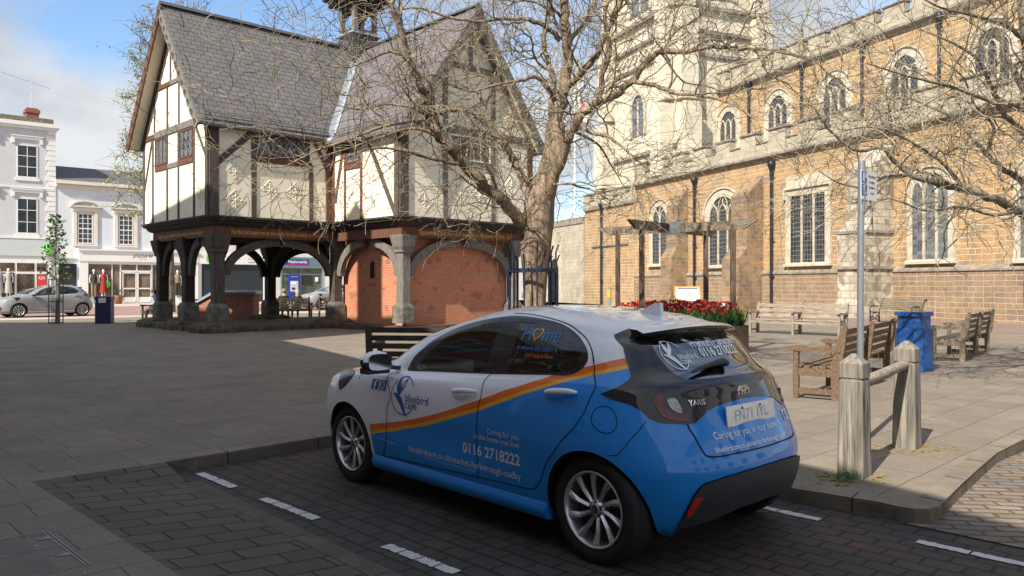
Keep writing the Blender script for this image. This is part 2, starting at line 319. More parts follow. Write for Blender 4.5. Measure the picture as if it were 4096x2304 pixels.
def strip(name, a, b, w, z, m, segs=1, gap=.02, kind='structure', rag=0):
    a = Vector(a); b = Vector(b); d = (b-a); L_ = d.length; d.normalize(); n = Vector((-d.y, d.x)); mb = MB(); step = L_/segs
    for k in range(segs):
        p = a+d*(k*step+gap/2); q = a+d*((k+1)*step-gap/2); M_ = 10 if rag else 1; vs = []
        for i in range(M_+1):
            c = p+(q-p)*i/M_; r1 = random.uniform(-rag, rag); r2 = random.uniform(-rag, rag); vs += [(c.x+n.x*(w/2+r1), c.y+n.y*(w/2+r1), z), (c.x-n.x*(w/2+r2), c.y-n.y*(w/2+r2), z)]
        mb.add(vs, [(2*i, 2*i+1, 2*i+3, 2*i+2) for i in range(M_)])
    return tag(mb.build(name, m, fix=False), kind=kind)
strip('edging_strip', (-2.53, 6.22), (2.95, .31), .13, .022, strip_m, 9, .008)
for a, b, n in (((-2.62, 6.60), (-2.16, 6.13), 2), ((-1.84, 5.82), (-1.31, 5.30), 4), ((-.77, 4.77), (-.30, 4.31), 4), ((1.45, 5.93), (2.07, 5.28), 3), ((2.49, 4.85), (3.75, 3.55), 6)):
    strip('bay_marking', a, b, .075, .006, mark_m, n, .012, rag=.007)
# the wide shopping street beyond the plaza, laid along the shop fronts
SA = math.atan2(.629, .777)
def stp(x, y): return (-30+.777*x-.629*y, 63+.629*x+.777*y)
sheet('street', [stp(-70, -26.6), stp(90, -26.6), stp(90, -8.4), stp(-70, -8.4)], .104, roadred_m)
sheet('pavement', [stp(-70, -8.4), stp(90, -8.4), stp(90, 14), stp(-70, 14)], .106, pale_m)
sheet('path', [stp(-70, -29.0), stp(90, -29.0), stp(90, -26.6), stp(-70, -26.6)], .107, pale_m)
for k in range(26): 
    a = stp(-50+k*3.2, -12.5); b = stp(-50+k*3.2+1.6, -12.5); strip('lane_marking', a, b, .12, .110, mark_m)
def chp(x, y): return (18.9+.384*x+.923*y, 30.9-.923*x+.384*y)
sheet('lane', [chp(-60, -7.2), chp(30, -5.2), chp(30, 2), chp(-60, 2)], .104, red_m)
# inset covers in the bottom left of the plaza
def manhole():
    o = thing('inspection_cover', 'double recessed cover with steel edging set in the flagstones, bottom left of the view', 'drain cover', (-2.79, 4.73, .1), -rad(45))
    steel = mat('steel edge', (.20, .215, .24), .5, .8, .3, 12); inl = mat('cover infill', (.155, .133, .11), .9, 0, .2, 3, .3, 60)
    f = MB()
    for x0, x1, y0, y1 in ((0, .78, -.008, 0), (0, .78, -.028, -.020), (0, .78, -.74, -.732), (-.008, 0, -.74, 0), (.32, .328, -.74, -.03), (.340, .348, -.74, -.03), (.78, .788, -.74, 0)): f.box(x0, x1, y0, y1, -.01, .004)
    f.build('frame', steel, o)
    for x in (.12, .50):
        k = MB(); k.prism([(x, -.03), (x+.06, -.03), (x+.03, -.10)], -.01, .005, 'xy'); k.build('lifting_key', steel, o)
        p = MB(); p.box(x-.11 if x < .3 else .352, x+.19 if x < .3 else .772, -.725, -.135, -.01, .0025); p.build('panel', inl, o)
manhole()
# litter-sized pale chips on the ground
# ================================================================ unseen buildings, made up to shade the plaza and brighten the car
def caster():
    br = brickmat('town brick', (.30, .12, .07), (.36, .16, .10), (.40, .36, .30), .225, .075, .01, 'xz', .85, bump=.3); st = mat('stone trim', (.45, .42, .36), .8, 0, .1, 3); gl = mat('dark glass', (.02, .025, .03), .08, 0, 0); sl = mat('slate', (.07, .07, .08), .6, 0, .2, 6)
    wh = mat('white sash', (.7, .7, .68), .5, 0, .05, 3)
    # unseen long building, made up so its eaves throw the near shadow edge
    a = Vector((-11.5, 12.9)); b = Vector((5.2, -15.6)); d = (b-a); L_ = d.length; ang = math.atan2(d.y, d.x)
    o = thing('shade_terrace', 'unseen long brick terrace with sash windows, made up to shade the parking bay', 'building', (a.x, a.y, 0), ang)
    w = MB(); w.box(0, L_, -9, 0, 0, 8.0); w.build('wall', br, o)
    c = MB(); c.box(-.1, L_, 0, .22, 7.75, 8.05); c.box(0, L_, 0, .06, 3.3, 3.6); c.build('cornice', st, o)
    r = MB(); r.prism([(.2, 8.06), (-9.2, 8.06), (-4.5, 10.2)], 0.1, L_-.1, 'yz'); r.build('roof', sl, o)
    x = 1.6
    while x < L_-2:
        for z0, z1 in ((.9, 2.9), (4.3, 6.6)):
            f = MB(); f.box(x, x+1.3, .003, .05, z0, z1); o2 = f.build('window', wh, o)
            g = MB()
            for i in range(2):
                for j in range(2): g.box(x+.07+i*.6, x+.63+i*.6, .05, .056, z0+.08+j*(z1-z0)/2, z0+(z1-z0)*(j+1)/2-.06)
            g.build('pane', gl, o2)
        x += 2.9
    # unseen tall block, made up so its flank and chimney shade the far plaza and the foot of the old school
    o = thing('shade_block', 'unseen tall rendered block with a chimney, made up to shade the square', 'building', (0, 0, 0), 0)
    w = MB(); w.prism([(-12.35, 13.0), (-14.8, 15.2), (-18.8, 18.2), (-29.2, 18.0), (-32, 6), (-17, 4)], 0, 13.4, 'xy'); w.build('wall', mat('render', (.55, .52, .46), .8, 0, .1, 2), o)
    w = MB(); w.box(-14.6, -13.5, 12.6, 13.6, 13.2, 16.9); w.build('chimney', br, o)
    # unseen terrace added across the lane to brighten the car's tail by reflection
    a = Vector((13.5, -9)); b = Vector((19.5, 9.5)); d = (b-a); L_ = d.length; o = thing('reflector_terrace', 'unseen white terrace with dark sash windows, added to reflect in the car, right of the view', 'building', (a.x, a.y, 0), math.atan2(d.y, d.x))
    w = MB(); w.box(0, L_, -8, 0, 0, 8.5); w.build('wall', mat('white terrace render', (.72, .70, .65), .8, 0, .05, 2), o); w = MB(); w.prism([(.3, 8.5), (-8.3, 8.5), (-4, 11)], 0, L_, 'yz'); w.build('roof', sl, o)
    x = 1.5
    while x < L_-2:
        for z0, z1 in ((.9, 2.9), (4.6, 6.8)):
            f = MB(); f.box(x, x+1.2, .003, .05, z0, z1); o2 = f.build('window', wh, o); g = MB(); g.box(x+.08, x+1.12, .05, .056, z0+.08, z1-.08); g.build('pane', gl, o2)
        x += 3.1
caster()
# ================================================================ the liveried hatchback
# its body is one closed surface: plan outlines stacked by height; every panel, pane and lamp is cut out of it
CR = [ # z0, slope, half width, x front, x rear, drop, p, q
 (.17,0,.74,1.84,-1.72,0,9,2.4),(.25,0,.83,1.97,-1.81,0,9,2.4),(.40,0,.862,2.035,-1.87,0,9,2.4),(.52,0,.872,2.055,-1.885,0,9,2.4),
 (.60,0,.873,2.045,-1.875,0,9,2.4),(.70,0,.868,2.01,-1.835,0,9,2.4),(.81,0,.858,1.93,-1.785,0,9,2.4),(.90,-.02,.835,1.74,-1.735,0,8.5,2.4),
 (.945,-.045,.80,1.46,-1.70,0,8,2.4),(.985,-.06,.765,1.16,-1.61,0,7.5,2.4),(1.10,-.04,.725,.98,-1.545,0,7,2.4),(1.20,-.02,.675,.77,-1.485,0,7,2.4),
 (1.295,0,.62,.50,-1.42,.04,7,2.4),(1.365,0,.56,.24,-1.38,.08,6.5,2.4),(1.408,0,.46,.04,-1.36,.09,6,2.3),(1.430,0,.28,-.1,-1.34,.09,5,2.2),(1.437,0,0,-.2,-1.30,.09,4,2)]
NV=len(CR)-1
def crow(v):
    v=min(max(v,0),NV); i=min(int(v),NV-1); t=v-i; o=[]
    for k in range(8):
        a=CR[max(i-1,0)][k]; b=CR[i][k]; c=CR[i+1][k]; d=CR[min(i+2,NV)][k]
        o.append(.5*((2*b)+(-a+c)*t+(2*a-5*b+4*c-d)*t*t+(-a+3*b-3*c+d)*t**3))
    o[2]=max(o[2],0); return o
def sst(a,b,x):
    t=min(max((x-a)/(b-a),0),1); return t*t*(3-2*t)
def csurf(th,v):
    z0,k,w,xf,xr,s,p,q=crow(v)
    c=math.cos(th); sn=max(math.sin(th),0); ac=abs(c); r=1.0
    for _ in range(9):                                 # radius of the rounded plan outline in this direction
        f=(r*ac)**p+(r*sn)**q-1; g=(p*(r*ac)**p+q*(r*sn)**q)/r; r=max(r-f/g,.5)
    x=(xf+xr)/2+(xf-xr)/2*r*c
    y=w*r*sn
    z=z0+k*x-s*(x+.35)**2
    z+=.07*sst(.6,1.15,x)*math.exp(-((v-9.2)/1.2)**2)
    # wheel haunches, the waist crease and the hollow of the doors
    for wx,am in ((1.28,.012),(-1.28,.030)):
        y+=am*math.exp(-((x-wx)/.42)**2)*math.exp(-((z-.66)/.20)**2)*min(1,y/.5)
    y-=.020*math.exp(-((x+.05)/.75)**2)*math.exp(-((z-.52)/.13)**2)*min(1,y/.5)
    return (x,y,z)
CL = {  # outlines of panels and panes in the surface's own (angle, row) coordinates
 'dlo': [(1.046,8.87), (0.9887,9.57), (0.9875,10.25), (0.9839,11.16), (0.9785,11.82), (1.0186,12.37), (1.0906,12.73), (1.2019,13.03), (1.2782,13.16), (1.4955,13.11), (1.7533,12.91), (1.9289,12.59), (2.0697,11.92), (2.1516,10.86), (2.1771,10.03), (2.1621,9.5), (2.131,9.15), (2.0911,8.92), (2.0284,8.92), (1.8738,8.88), (1.6651,8.83), (1.4078,8.85), (1.1978,8.89)],
 'glass_f': [(1.079,9.15), (1.0743,10.01), (1.0751,10.88), (1.0884,11.53), (1.1238,12.03), (1.1917,12.4), (1.2507,12.65), (1.4355,11.55), (1.5468,10.32), (1.5856,9.08), (1.3795,9.1), (1.2292,9.12)],
 'glass_r': [(1.43,12.82), (1.6029,12.82), (1.8004,12.62), (1.9484,12.27), (2.0647,11.59), (2.128,10.7), (2.1471,10.02), (2.1319,9.55), (2.0994,9.29), (2.0241,9.11), (1.8656,9.06), (1.747,9.07), (1.7226,10.24), (1.6146,11.63)],
 'seam_df': [(1.0509,8.16), (1.2504,5.92), (1.2606,4.59), (1.2567,2.64), (1.2356,1.72), (1.2068,1.29)],
 'seam_bot': [(1.2068,1.29), (1.4228,1.37), (1.7704,1.52), (1.9344,1.58), (1.9955,1.61), (2.0168,1.71), (2.0339,2.08), (2.0694,3.51), (2.1181,4.75), (2.1649,5.63), (2.1978,6.56), (2.2077,7.45), (2.2067,8.8), (2.2045,9.8), (2.1885,10.57)],
 'seam_b': [(1.6651,8.83), (1.6914,8.13), (1.7717,6.77), (1.7823,5.67), (1.766,3.94), (1.7653,2.52), (1.7714,1.52)],
 'seam_top': [(1.1847,13.46), (1.4272,13.38), (1.716,13.11), (1.946,12.73), (2.1082,11.89), (2.1814,10.72), (2.2049,9.68)],
 'st1': [(1.1582,2.91), (1.1925,3.06), (1.2667,3.39), (1.3582,3.91), (1.4636,4.44), (1.5781,5.03), (1.6851,5.62), (1.7692,6.15), (1.8409,6.69), (1.9037,7.37), (1.9558,8.16), (2.0273,8.96), (2.112,9.34), (2.205,9.62), (2.2706,9.86), (2.3454,10.07)],
 'st2': [(1.1582,2.49), (1.1955,2.63), (1.3228,3.17), (1.4616,4.03), (1.6007,4.82), (1.728,5.47), (1.7817,5.75), (1.8536,6.29), (1.9282,6.85), (1.9864,7.5), (2.0425,8.24), (2.117,8.85), (2.2052,9.26), (2.2771,9.46), (2.3559,9.65)],
 'st3': [(1.1604,2.29), (1.2007,2.44), (1.3216,2.89), (1.4604,3.7), (1.5996,4.56), (1.7284,5.25), (1.7831,5.53), (1.8584,6.06), (1.9353,6.61), (2.0001,7.21), (2.052,7.9), (2.1193,8.51), (2.2074,9.02), (2.2753,9.22), (2.3561,9.42)],
 'black_rear': [(2.2772,12.27), (2.3197,11.22), (2.3374,10.82), (2.3481,10.04), (2.3565,9.44), (2.3574,9.01), (2.3348,8.53), (2.3048,8.19), (2.2337,7.42), (2.2724,7.12), (2.3377,6.88), (2.3773,6.59), (2.4028,6.3), (2.4467,6.12), (2.5684,6.03), (2.615,6.04), (2.6691,6.25), (2.7238,6.48), (2.8264,6.65), (2.9982,6.75)],
 'bgtop': [(2.2767,12.4), (2.327,13.24), (2.4309,13.91), (2.6539,14.35)],
 'rglass': [(2.5061,12.43), (2.5277,13.21), (2.5751,13.64), (2.7475,13.78), (2.9127,13.79)],
 'rglass2': [(2.5061,12.43), (2.5043,11.3), (2.5329,10.07), (2.5844,9.02), (2.6318,8.35), (2.7255,8.24), (2.8546,8.23)],
 'lampred': [(2.4376,7.48), (2.4671,7.3), (2.4804,6.93), (2.4897,6.55), (2.535,6.43), (2.5801,6.37), (2.5717,6.13), (2.4947,6.22), (2.4541,6.36), (2.44,6.63), (2.4267,7.03)],
 'lampclear': [(2.4874,7.11), (2.5283,7.16), (2.5456,6.9), (2.5561,6.49), (2.5196,6.54), (2.4945,6.77)],
 'boot': [(2.3534,8.61), (2.4182,8.23), (2.5035,7.62), (2.6012,6.99), (2.5714,6.02), (2.5895,5.48), (2.6125,4.66), (2.6333,4.44), (2.709,4.36), (2.8378,4.38)],
 'bblack': [(2.4825,1.07), (2.5001,1.67), (2.5258,2.3), (2.5639,2.72), (2.5966,2.88), (2.7405,3.08), (2.9157,3.19)],
 'bblack_b': [(2.4825,1.07), (2.54,1.1), (2.7155,1.35), (2.8734,1.53)],
 'refl': [(2.5081,1.51), (2.5065,1.78), (2.5357,2.29), (2.5774,2.27), (2.5281,1.55)],
 'headl': [(0.8854,6.45), (0.777,6.8), (0.8729,7.3), (0.9677,6.75), (0.9967,5.9), (0.9655,5.32), (0.9438,5.69)],
}
M = {}
def paint(name, col, rough=.28): 
    m = mat(name, col, .5, 0, .03, 2, coat=1.0, spec=.25); m.node_tree.nodes['Principled BSDF'].inputs['Coat Roughness'].default_value = .025; return m
M['white'] = paint('white paint', (.84, .85, .89)); M['blue'] = paint('blue vinyl', (.006, .23, .68)); M['orange'] = paint('orange vinyl', (.83, .16, .01)); M['yellow'] = paint('yellow vinyl', (.85, .42, .01))
M['gloss'] = paint('gloss black', (.006, .006, .009), .1); M['plastic'] = mat('grey plastic', (.035, .037, .042), .55, 0, .1, 8, .1, 200)
M['rubber'] = mat('tyre rubber', (.014, .014, .015), .8, 0, .25, 12, .2, 60); M['dark'] = mat('dark void', (.006, .006, .007), .9, 0, 0)
M['alloy'] = mat('wheel alloy', (.64, .64, .65), .32, .8, .06, 9); M['chrome'] = mat('chrome', (.8, .8, .82), .08, 1, 0); M['redlamp'] = paint('red lens', (.12, .003, .008), .15); M['redrefl'] = paint('red reflector', (.45, .03, .015), .3)
M['clear'] = mat('clear lens', (.26, .27, .29), .12, .6, .5, 70); M['cglass'] = glassmat('car window glass', (.84, .90, .88), .02); M['rglass'] = glassmat('rear window glass', (.45, .49, .50), .20)
M['logo'] = mat('blue lettering', (.015, .10, .33), .4, 0, 0); M['wlet'] = mat('white lettering', (.62, .66, .72), .4, 0, 0); M['wletr'] = mat('bright white lettering', (.85, .87, .9), .4, 0, 0)
M['plate'] = mat('number plate', (.88, .88, .86), .14, .25, .1, 30); M['plet'] = mat('plate lettering', (.50, .57, .66), .3, 0, .3, 30); M['seat'] = mat('seat cloth', (.03, .03, .033), .85, 0, .2, 30); M['dash'] = mat('dashboard', (.045, .05, .055), .6, 0, .1, 10)  # plate lettering is paled: glare is put into its colour
M['hometxt'] = mat('blue window lettering', (.03, .20, .55), .5, 0, 0); M['otxt'] = mat('orange window lettering', (.75, .12, .02), .5, 0, 0); M['ytxt'] = mat('yellow window lettering', (.85, .50, .10), .5, 0, 0)
def cnormal(th, v, e=.004):
    a = Vector(csurf(th+e, v))-Vector(csurf(th-e, v)); b = Vector(csurf(th, min(v+.05, NV)))-Vector(csurf(th, max(v-.05, 0)))
    n = a.cross(b); n = n if n.length > 1e-9 else Vector((0, 0, 1)); return n.normalized()
def inv(a, z, side=True):
    """the (angle, row) of the body at height z and x (side=True) or y (the tail)"""
    th = PI/2 if side else 2.7; v = 6.0
    for _ in range(14):
        p = csurf(th, v); i = 0 if side else 1
        dv = csurf(th, v+.02); dt = csurf(th+.004, v)
        a11 = (dt[i]-p[i])/.004; a12 = (dv[i]-p[i])/.02; a21 = (dt[2]-p[2])/.004; a22 = (dv[2]-p[2])/.02
        det = a11*a22-a12*a21
        if abs(det) < 1e-9: break
        e1 = a-p[i]; e2 = z-p[2]; th += max(-.25, min(.25, (e1*a22-a12*e2)/det)); v += max(-1.5, min(1.5, (a11*e2-a21*e1)/det))
        v = min(max(v, 0), NV-.3); th = min(max(th, .02), PI-.001)
    return th, v
def on(th, v, off=0, sy=1):
    p = Vector(csurf(th, v))+cnormal(th, v)*off; return Vector((p.x, p.y*sy, p.z))
def car_shell(NT=150, NR=84):
    K = .1                                            # row spacing used for triangulating
    C_ = CL
    arch = {}
    for wx in (1.28, -1.28): arch[wx] = [inv(wx+.345*math.cos(a), .315+.345*math.sin(a)) for a in [rad(-22+224*k/30) for k in range(31)]]
    dlo_top = C_['dlo'][:9]; bt = C_['seam_bot']; sb = C_['seam_b']
    ftop = C_['dlo'][9:10]
    door_f = C_['seam_df']+bt[1:3]+sb[::-1][1:]+[(1.45, 11.2), C_['seam_top'][0]]+dlo_top[::-1]
    door_r = sb+bt[3:]+C_['seam_top'][::-1]+[(1.45, 11.2)]
    s1, s2, s3 = C_['st1'], C_['st2'], C_['st3']
    EDGE = (2.362, 9.4)
    orange = s1+s2[::-1]; yellow = s2+s3[::-1]; blue = [(s3[0][0], -1)]+s3+[(2.42, 9.3), (3.3, 9.3), (3.3, -1)]
    rg = [(PI+.2, 13.79)]+C_['rglass'][::-1]+C_['rglass2'][1:]+[(PI+.2, 8.25)]
    black = C_['black_rear']+[(PI+.2, 6.8), (PI+.2, 14.4)]+C_['bgtop'][::-1]
    boot = C_['boot']+[(PI+.2, 4.36), (PI+.2, 9.0)]
    bblack = C_['bblack']+[(PI+.2, 3.22), (PI+.2, 1.6)]+C_['bblack_b'][::-1]
    void = [(2.4825, -1), (2.4825, 1.07)]+C_['bblack_b'][1:]+[(PI+.2, 1.6), (PI+.2, -1)]
    screen = [(-.2, 9.7), (.72, 9.75), (.80, 10.3), (.76, 11.4), (.70, 12.4), (.60, 13.0), (.3, 13.3), (-.2, 13.4)]
    cowl = [(-.2, 9.25), (.82, 9.3), (.80, 9.8), (-.2, 9.72)]
    grille = [(-.2, 1.2), (.62, 1.3), (.70, 2.0), (.60, 3.6), (-.2, 4.0)]
    polys = [('glass_f', smoothpoly(C_['glass_f'], 4)), ('glass_r', smoothpoly(C_['glass_r'], 4)), ('rglass', rg), ('lampclear', smoothpoly(C_['lampclear'], 3)), ('lampred', smoothpoly(C_['lampred'], 4)),
             ('black', black), ('screen', screen), ('cowl', cowl), ('headl', smoothpoly(C_['headl'], 3)), ('refl', C_['refl']), ('grille', grille),
             ('dlo', smoothpoly(C_['dlo'], 3)), ('door_f', door_f), ('door_r', door_r), ('boot', boot), ('bblack', bblack)]
    paints = [('orange', orange), ('yellow', yellow), ('blue', blue)]
    pts = []; eds = []
    def clampv(p): return (min(max(p[0], 0), PI), min(max(p[1], 0), NV))
    def addloop(P, closed=True):
        P = [clampv(p) for p in P]; Q = []
        for i in range(len(P) if closed else len(P)-1):
            a, b = P[i], P[(i+1) % len(P)]; d = math.hypot(b[0]-a[0], (b[1]-a[1])*K); n = max(1, int(d/.03)); 
            Q += [(a[0]+(b[0]-a[0])*k/n, a[1]+(b[1]-a[1])*k/n) for k in range(n)]
        if not closed: Q.append(P[-1])
        b0 = len(pts); pts.extend([(x, y*K) for x, y in Q]); m = len(Q)
        eds.extend([(b0+i, b0+(i+1) % m) for i in range(m if closed else m-1)])
    addloop([(0, 0), (PI, 0), (PI, NV), (0, NV)])
    for i in range(1, NT):
        for j in range(1, NR): pts.append((PI*i/NT+random.uniform(-.001, .001), (NV*j/NR)*K))
    for _, P in polys+paints: addloop(P)
    for P in arch.values(): addloop(P, False)
    vo, eo, fo, *_ = delaunay_2d_cdt([Vector(p) for p in pts], eds, [], 0, 1e-5)
    vo = [(p.x, p.y/K) for p in vo]; P3 = [csurf(*p) for p in vo]; N3 = [cnormal(*p) for p in vo]
    parts = {}
    for f in fo:
        cx = sum(vo[i][0] for i in f)/3; cy = sum(vo[i][1] for i in f)/3; q = csurf(cx, cy)
        if .75 < cx < 2.6 and any(math.hypot(q[0]-wx, q[2]-.315) < .345 for wx in (1.28, -1.28)): continue
        nm = 'body'
        if cx > 2.4825 and inpoly(cx, cy, void): continue
        for n_, P in polys:
            if inpoly(cx, cy, P): nm = n_; break
        pt = 'white'
        for n_, P in paints:
            if inpoly(cx, cy, P): pt = n_; break
        if q[0] > 1.35: pt = 'white'
        parts.setdefault(nm, []).append((tuple(f), pt))
    return parts, P3, N3, door_f, door_r, boot, arch
def build_car(loc, A, label, livery=True, scale=1):
    car = thing('parked_car', label, 'car', loc, A); car.scale = (scale,)*3
    parts, P3, N3, door_f, door_r, boot_p, arch = car_shell(*((150, 84) if livery else (70, 40)))
    pm = ['white', 'orange', 'yellow', 'blue']; PM = [M[k] for k in pm]
    if not livery: PM = [M['silver']]*4
    def panel(keys, name, mats, sides=(1, -1), off=0, parent=car, sep=True, usepaint=True):
        """one object per side, or one object for both sides when sep is False"""
        objs = []; groups = [[s] for s in sides] if sep else [list(sides)]
        for g in groups:
            V = []; Fs = []; mi = []; nn = []
            for s in g:
                ix = {}
                for k in keys:
                    for f, pt in parts.get(k, []):
                        ff = []
                        for i in f:
                            if i not in ix:
                                ix[i] = len(V); p = P3[i]; n = N3[i]; V.append((p[0]+n.x*off, (p[1]+n.y*off)*s, p[2]+n.z*off)); nn.append((n.x, n.y*s, n.z))
                            ff.append(ix[i])
                        Fs.append(ff[::-1] if s > 0 else ff); mi.append(pm.index(pt) if usepaint else 0)
            # give the faces the outward winding
            me = bpy.data.meshes.new(name); 
            for q, f in enumerate(Fs):
                a, b, c = (Vector(V[i]) for i in f[:3]); n = (b-a).cross(c-a)
                if n.dot(Vector(nn[f[0]])) < 0: Fs[q] = f[::-1]
            me.from_pydata(V, [], Fs)
            for m_ in mats: me.materials.append(m_)
            me.polygons.foreach_set('material_index', mi); me.polygons.foreach_set('use_smooth', [True]*len(Fs)); me.update()
            me.normals_split_custom_set_from_vertices(nn)
            o = bpy.data.objects.new(name, me); COL.objects.link(o); o.parent = parent; objs.append(o)
        return objs
    panel(['body'], 'body', PM, sep=False)
    df = panel(['door_f'], 'front_door', PM); dr = panel(['door_r'], 'rear_door', PM)
    for s, d in zip((1, -1), df): panel(['glass_f'], 'window_pane', [M['cglass']], (s,), parent=d, usepaint=False)
    for s, d in zip((1, -1), dr): panel(['glass_r'], 'window_pane', [M['cglass']], (s,), parent=d, usepaint=False)
    panel(['dlo'], 'window_surround', [M['gloss']], usepaint=False)
    bt = panel(['boot'], 'boot_lid', PM, sep=False)[0]
    panel(['rglass'], 'rear_window', [M['rglass']], sep=False, usepaint=False)
    panel(['black'], 'rear_garnish', [M['gloss']], sep=False, usepaint=False, off=.004)
    tl = panel(['lampred'], 'tail_light', [M['redlamp']], usepaint=False, off=.008)
    for s, d in zip((1, -1), tl): panel(['lampclear'], 'clear_lens', [M['clear']], (s,), parent=d, usepaint=False, off=.009)
    panel(['bblack'], 'lower_bumper', [M['plastic']], sep=False, usepaint=False, off=.014)
    panel(['refl'], 'reflector', [M['redrefl']], usepaint=False, off=.018)
    panel(['headl'], 'headlight', [M['gloss']], usepaint=False, off=.006); panel(['screen'], 'windscreen', [M['cglass']], sep=False, usepaint=False)
    panel(['cowl'], 'cowl', [M['plastic']], sep=False, usepaint=False); panel(['grille'], 'grille', [M['plastic']], sep=False, usepaint=False, off=-.02)
    # panel gaps: dark ribbons lying on the surface
    def ribbon(mb, P, w, off, s, closed=False, n=5):
        P = smoothpoly(P, n, closed); P = [p for p in P]; pr = None
        T = [on(p[0], p[1], off, s) for p in P]; Nn = [cnormal(*p) for p in P]; vs = []
        m = len(T)
        for i in range(m):
            d = T[(i+1) % m if closed else min(i+1, m-1)]-T[(i-1) % m if closed else max(i-1, 0)]
            nv = Vector((Nn[i].x, Nn[i].y*s, Nn[i].z)); q = d.cross(nv); q = q.normalized()*w/2 if q.length > 1e-9 else Vector((0, 0, 0)); vs += [T[i]+q, T[i]-q]
        mb.add(vs, [(2*i, 2*i+1, 2*((i+1) % m)+1, 2*((i+1) % m)) for i in range(m if closed else m-1)], True)
    for s in (1, -1):
        g = MB()
        for P in (CL['seam_df'], CL['seam_bot'], CL['seam_b'], CL['seam_top']): ribbon(g, P, .007, .002, s)
        ribbon(g, [(2.2529+.0375*math.cos(a), 6.15+.6*math.sin(a)) for a in [2*PI*k/16 for k in range(16)]], .0045, .002, s, True)
        ribbon(g, [(2.362, 7.9), (2.367, 6.9)], .004, .002, s)
        ribbon(g, [(2.2767, 4.52), (2.3235, 5.34), (2.3867, 6.2)], .0045, .002, s); ribbon(g, [(2.18, 3.9), (2.22, 4.3), (2.2767, 4.52)], .0045, .002, s)
        ribbon(g, [(1.0386, 6.32), (.9731, 7.49), (.93, 8.5), (.93, 9.2)], .006, .002, s)
        g.build('panel_gap', M['dark'], car, fix=False)
    g = MB()
    for s in (1, -1): ribbon(g, CL['boot'][3:]+[(PI, 4.36)], .008, .003, s)
    g.build('lid_gap', M['dark'], bt, fix=False)
    # inner shell: dark lining, floor, wheel wells
    f = MB()
    f.box(-1.6, 1.6, -.62, .62, .19, .24); f.box(-1.55, 1.1, -.80, -.76, .20, .88); f.box(-.95, .95, .76, .795, .20, .85); f.box(-1.62, -1.2, -.6, .6, .24, .62); f.box(1.0, 1.75, -.6, .6, .24, .80)
    f.build('floor', M['dark'], car)
    for wx in (1.28, -1.28):
        for s in (1, -1):
            w = MB(); YO = lambda x, z: min(.865, csurf(*inv(x, max(z, .2)))[1]-.012); pr = [(wx+.352*math.cos(a), .315+.352*math.sin(a)) for a in [rad(-30+240*k/24) for k in range(25)]]
            for i in range(24): (xa, za), (xb, zb) = pr[i], pr[i+1]; w.add([(xa, s*.55, za), (xb, s*.55, zb), (xb, s*YO(xb, zb), zb), (xa, s*YO(xa, za), za)], [(0, 1, 2, 3)], True)
            w.add([(wx, s*.55, .315)]+[(x, s*.55, z) for x, z in pr], [(0, i, i+1) for i in range(1, 25)])
            w.build('wheel_well', M['dark'], car, fix=False)
            lip = MB(); av = arch[wx]; ribbon(lip, av, .022, .004, s, n=2); lip.build('arch_lip', PM[3 if wx < 0 else 0], car, fix=False)
    # sill
    for s in (1, -1):
        b = MB(); P = []
        for x in [-.93+1.86*k/20 for k in range(21)]: P.append(x)
        vs = []
        for x in P: vs += [(x, s*.838, .285), (x, s*.865, .245), (x, s*.852, .185), (x, s*.78, .17)]
        b.add(vs, [(4*i+k, 4*i+k+1, 4*i+k+5, 4*i+k+4) for i in range(20) for k in range(3)], True)
        b.add(vs[:4], [(0, 1, 2, 3)]); b.add(vs[-4:], [(0, 1, 2, 3)]); b.build('sill', PM[3], car)
    # wheels
    def wheel(x, s):
        w = thing('wheel', None, None, (x, s*.735, .31)); w.parent = car
        t = MB(); t.lathe([(.215, .075), (.222, .098), (.262, .108), (.293, .098), (.307, .080), (.311, .03), (.311, -.03), (.307, -.08), (.29, -.1), (.22, -.1)], n=56, axis='y')
        for k in range(4):
            h = -.055+.035*k; t.mi = 1; t.lathe([(.3118, h), (.3118, h+.006)], n=48, axis='y'); t.mi = 0
        o = t.build('tyre', [M['rubber'], M['dark']], w); o.scale = (1, s, 1)
        r = MB(); r.lathe([(.219, .102), (.214, .107), (.205, .100), (.199, .06), (.197, -.05), (.21, -.09)], n=48, axis='y')
        r.lathe([(0.0001, .083), (.026, .083), (.032, .079), (.050, .066), (.056, .050), (.056, .02)], n=24, axis='y')
        for k in range(10):                            # ten twisted spokes in pairs
            a = 2*PI*k/10+.1; b_ = a+.16
            def pt(R, ang, h): return (R*math.cos(ang), h, R*math.sin(ang))
            wi, wo = .24, .125
            vs = [pt(.048, a-wi, .060), pt(.048, a, .074), pt(.048, a+wi, .060), pt(.125, (a+b_)/2-.12, .072), pt(.125, (a+b_)/2, .086), pt(.125, (a+b_)/2+.12, .072), pt(.201, b_-wo, .082), pt(.201, b_, .095), pt(.201, b_+wo, .082),
                  pt(.048, a, .02), pt(.125, (a+b_)/2, .035), pt(.2, b_, .045)]
            r.add(vs, [(0, 1, 4, 3), (1, 2, 5, 4), (3, 4, 7, 6), (4, 5, 8, 7), (0, 3, 10, 9), (3, 6, 11, 10), (2, 9, 10, 5), (5, 10, 11, 8)])
        o = r.build('rim', M['alloy'], w); o.scale = (1, s, 1)
        b = MB(); b.lathe([(.0001, .0), (.19, 0), (.197, -.03)], n=32, axis='y'); 
        for k in range(5):
            a = 2*PI*k/5+.3; b.lathe([(.0001, .077), (.011, .077), (.013, .07), (.013, .05)], (.036*math.cos(a)*1.0, 0, .036*math.sin(a)), 10, 'y')
        o = b.build('brake_disc', M['plastic'], w); o.scale = (1, s, 1)
        c = MB(); c.lathe([(.0001, .0855), (.022, .0855), (.0255, .082)], n=20, axis='y'); c.mi = 1
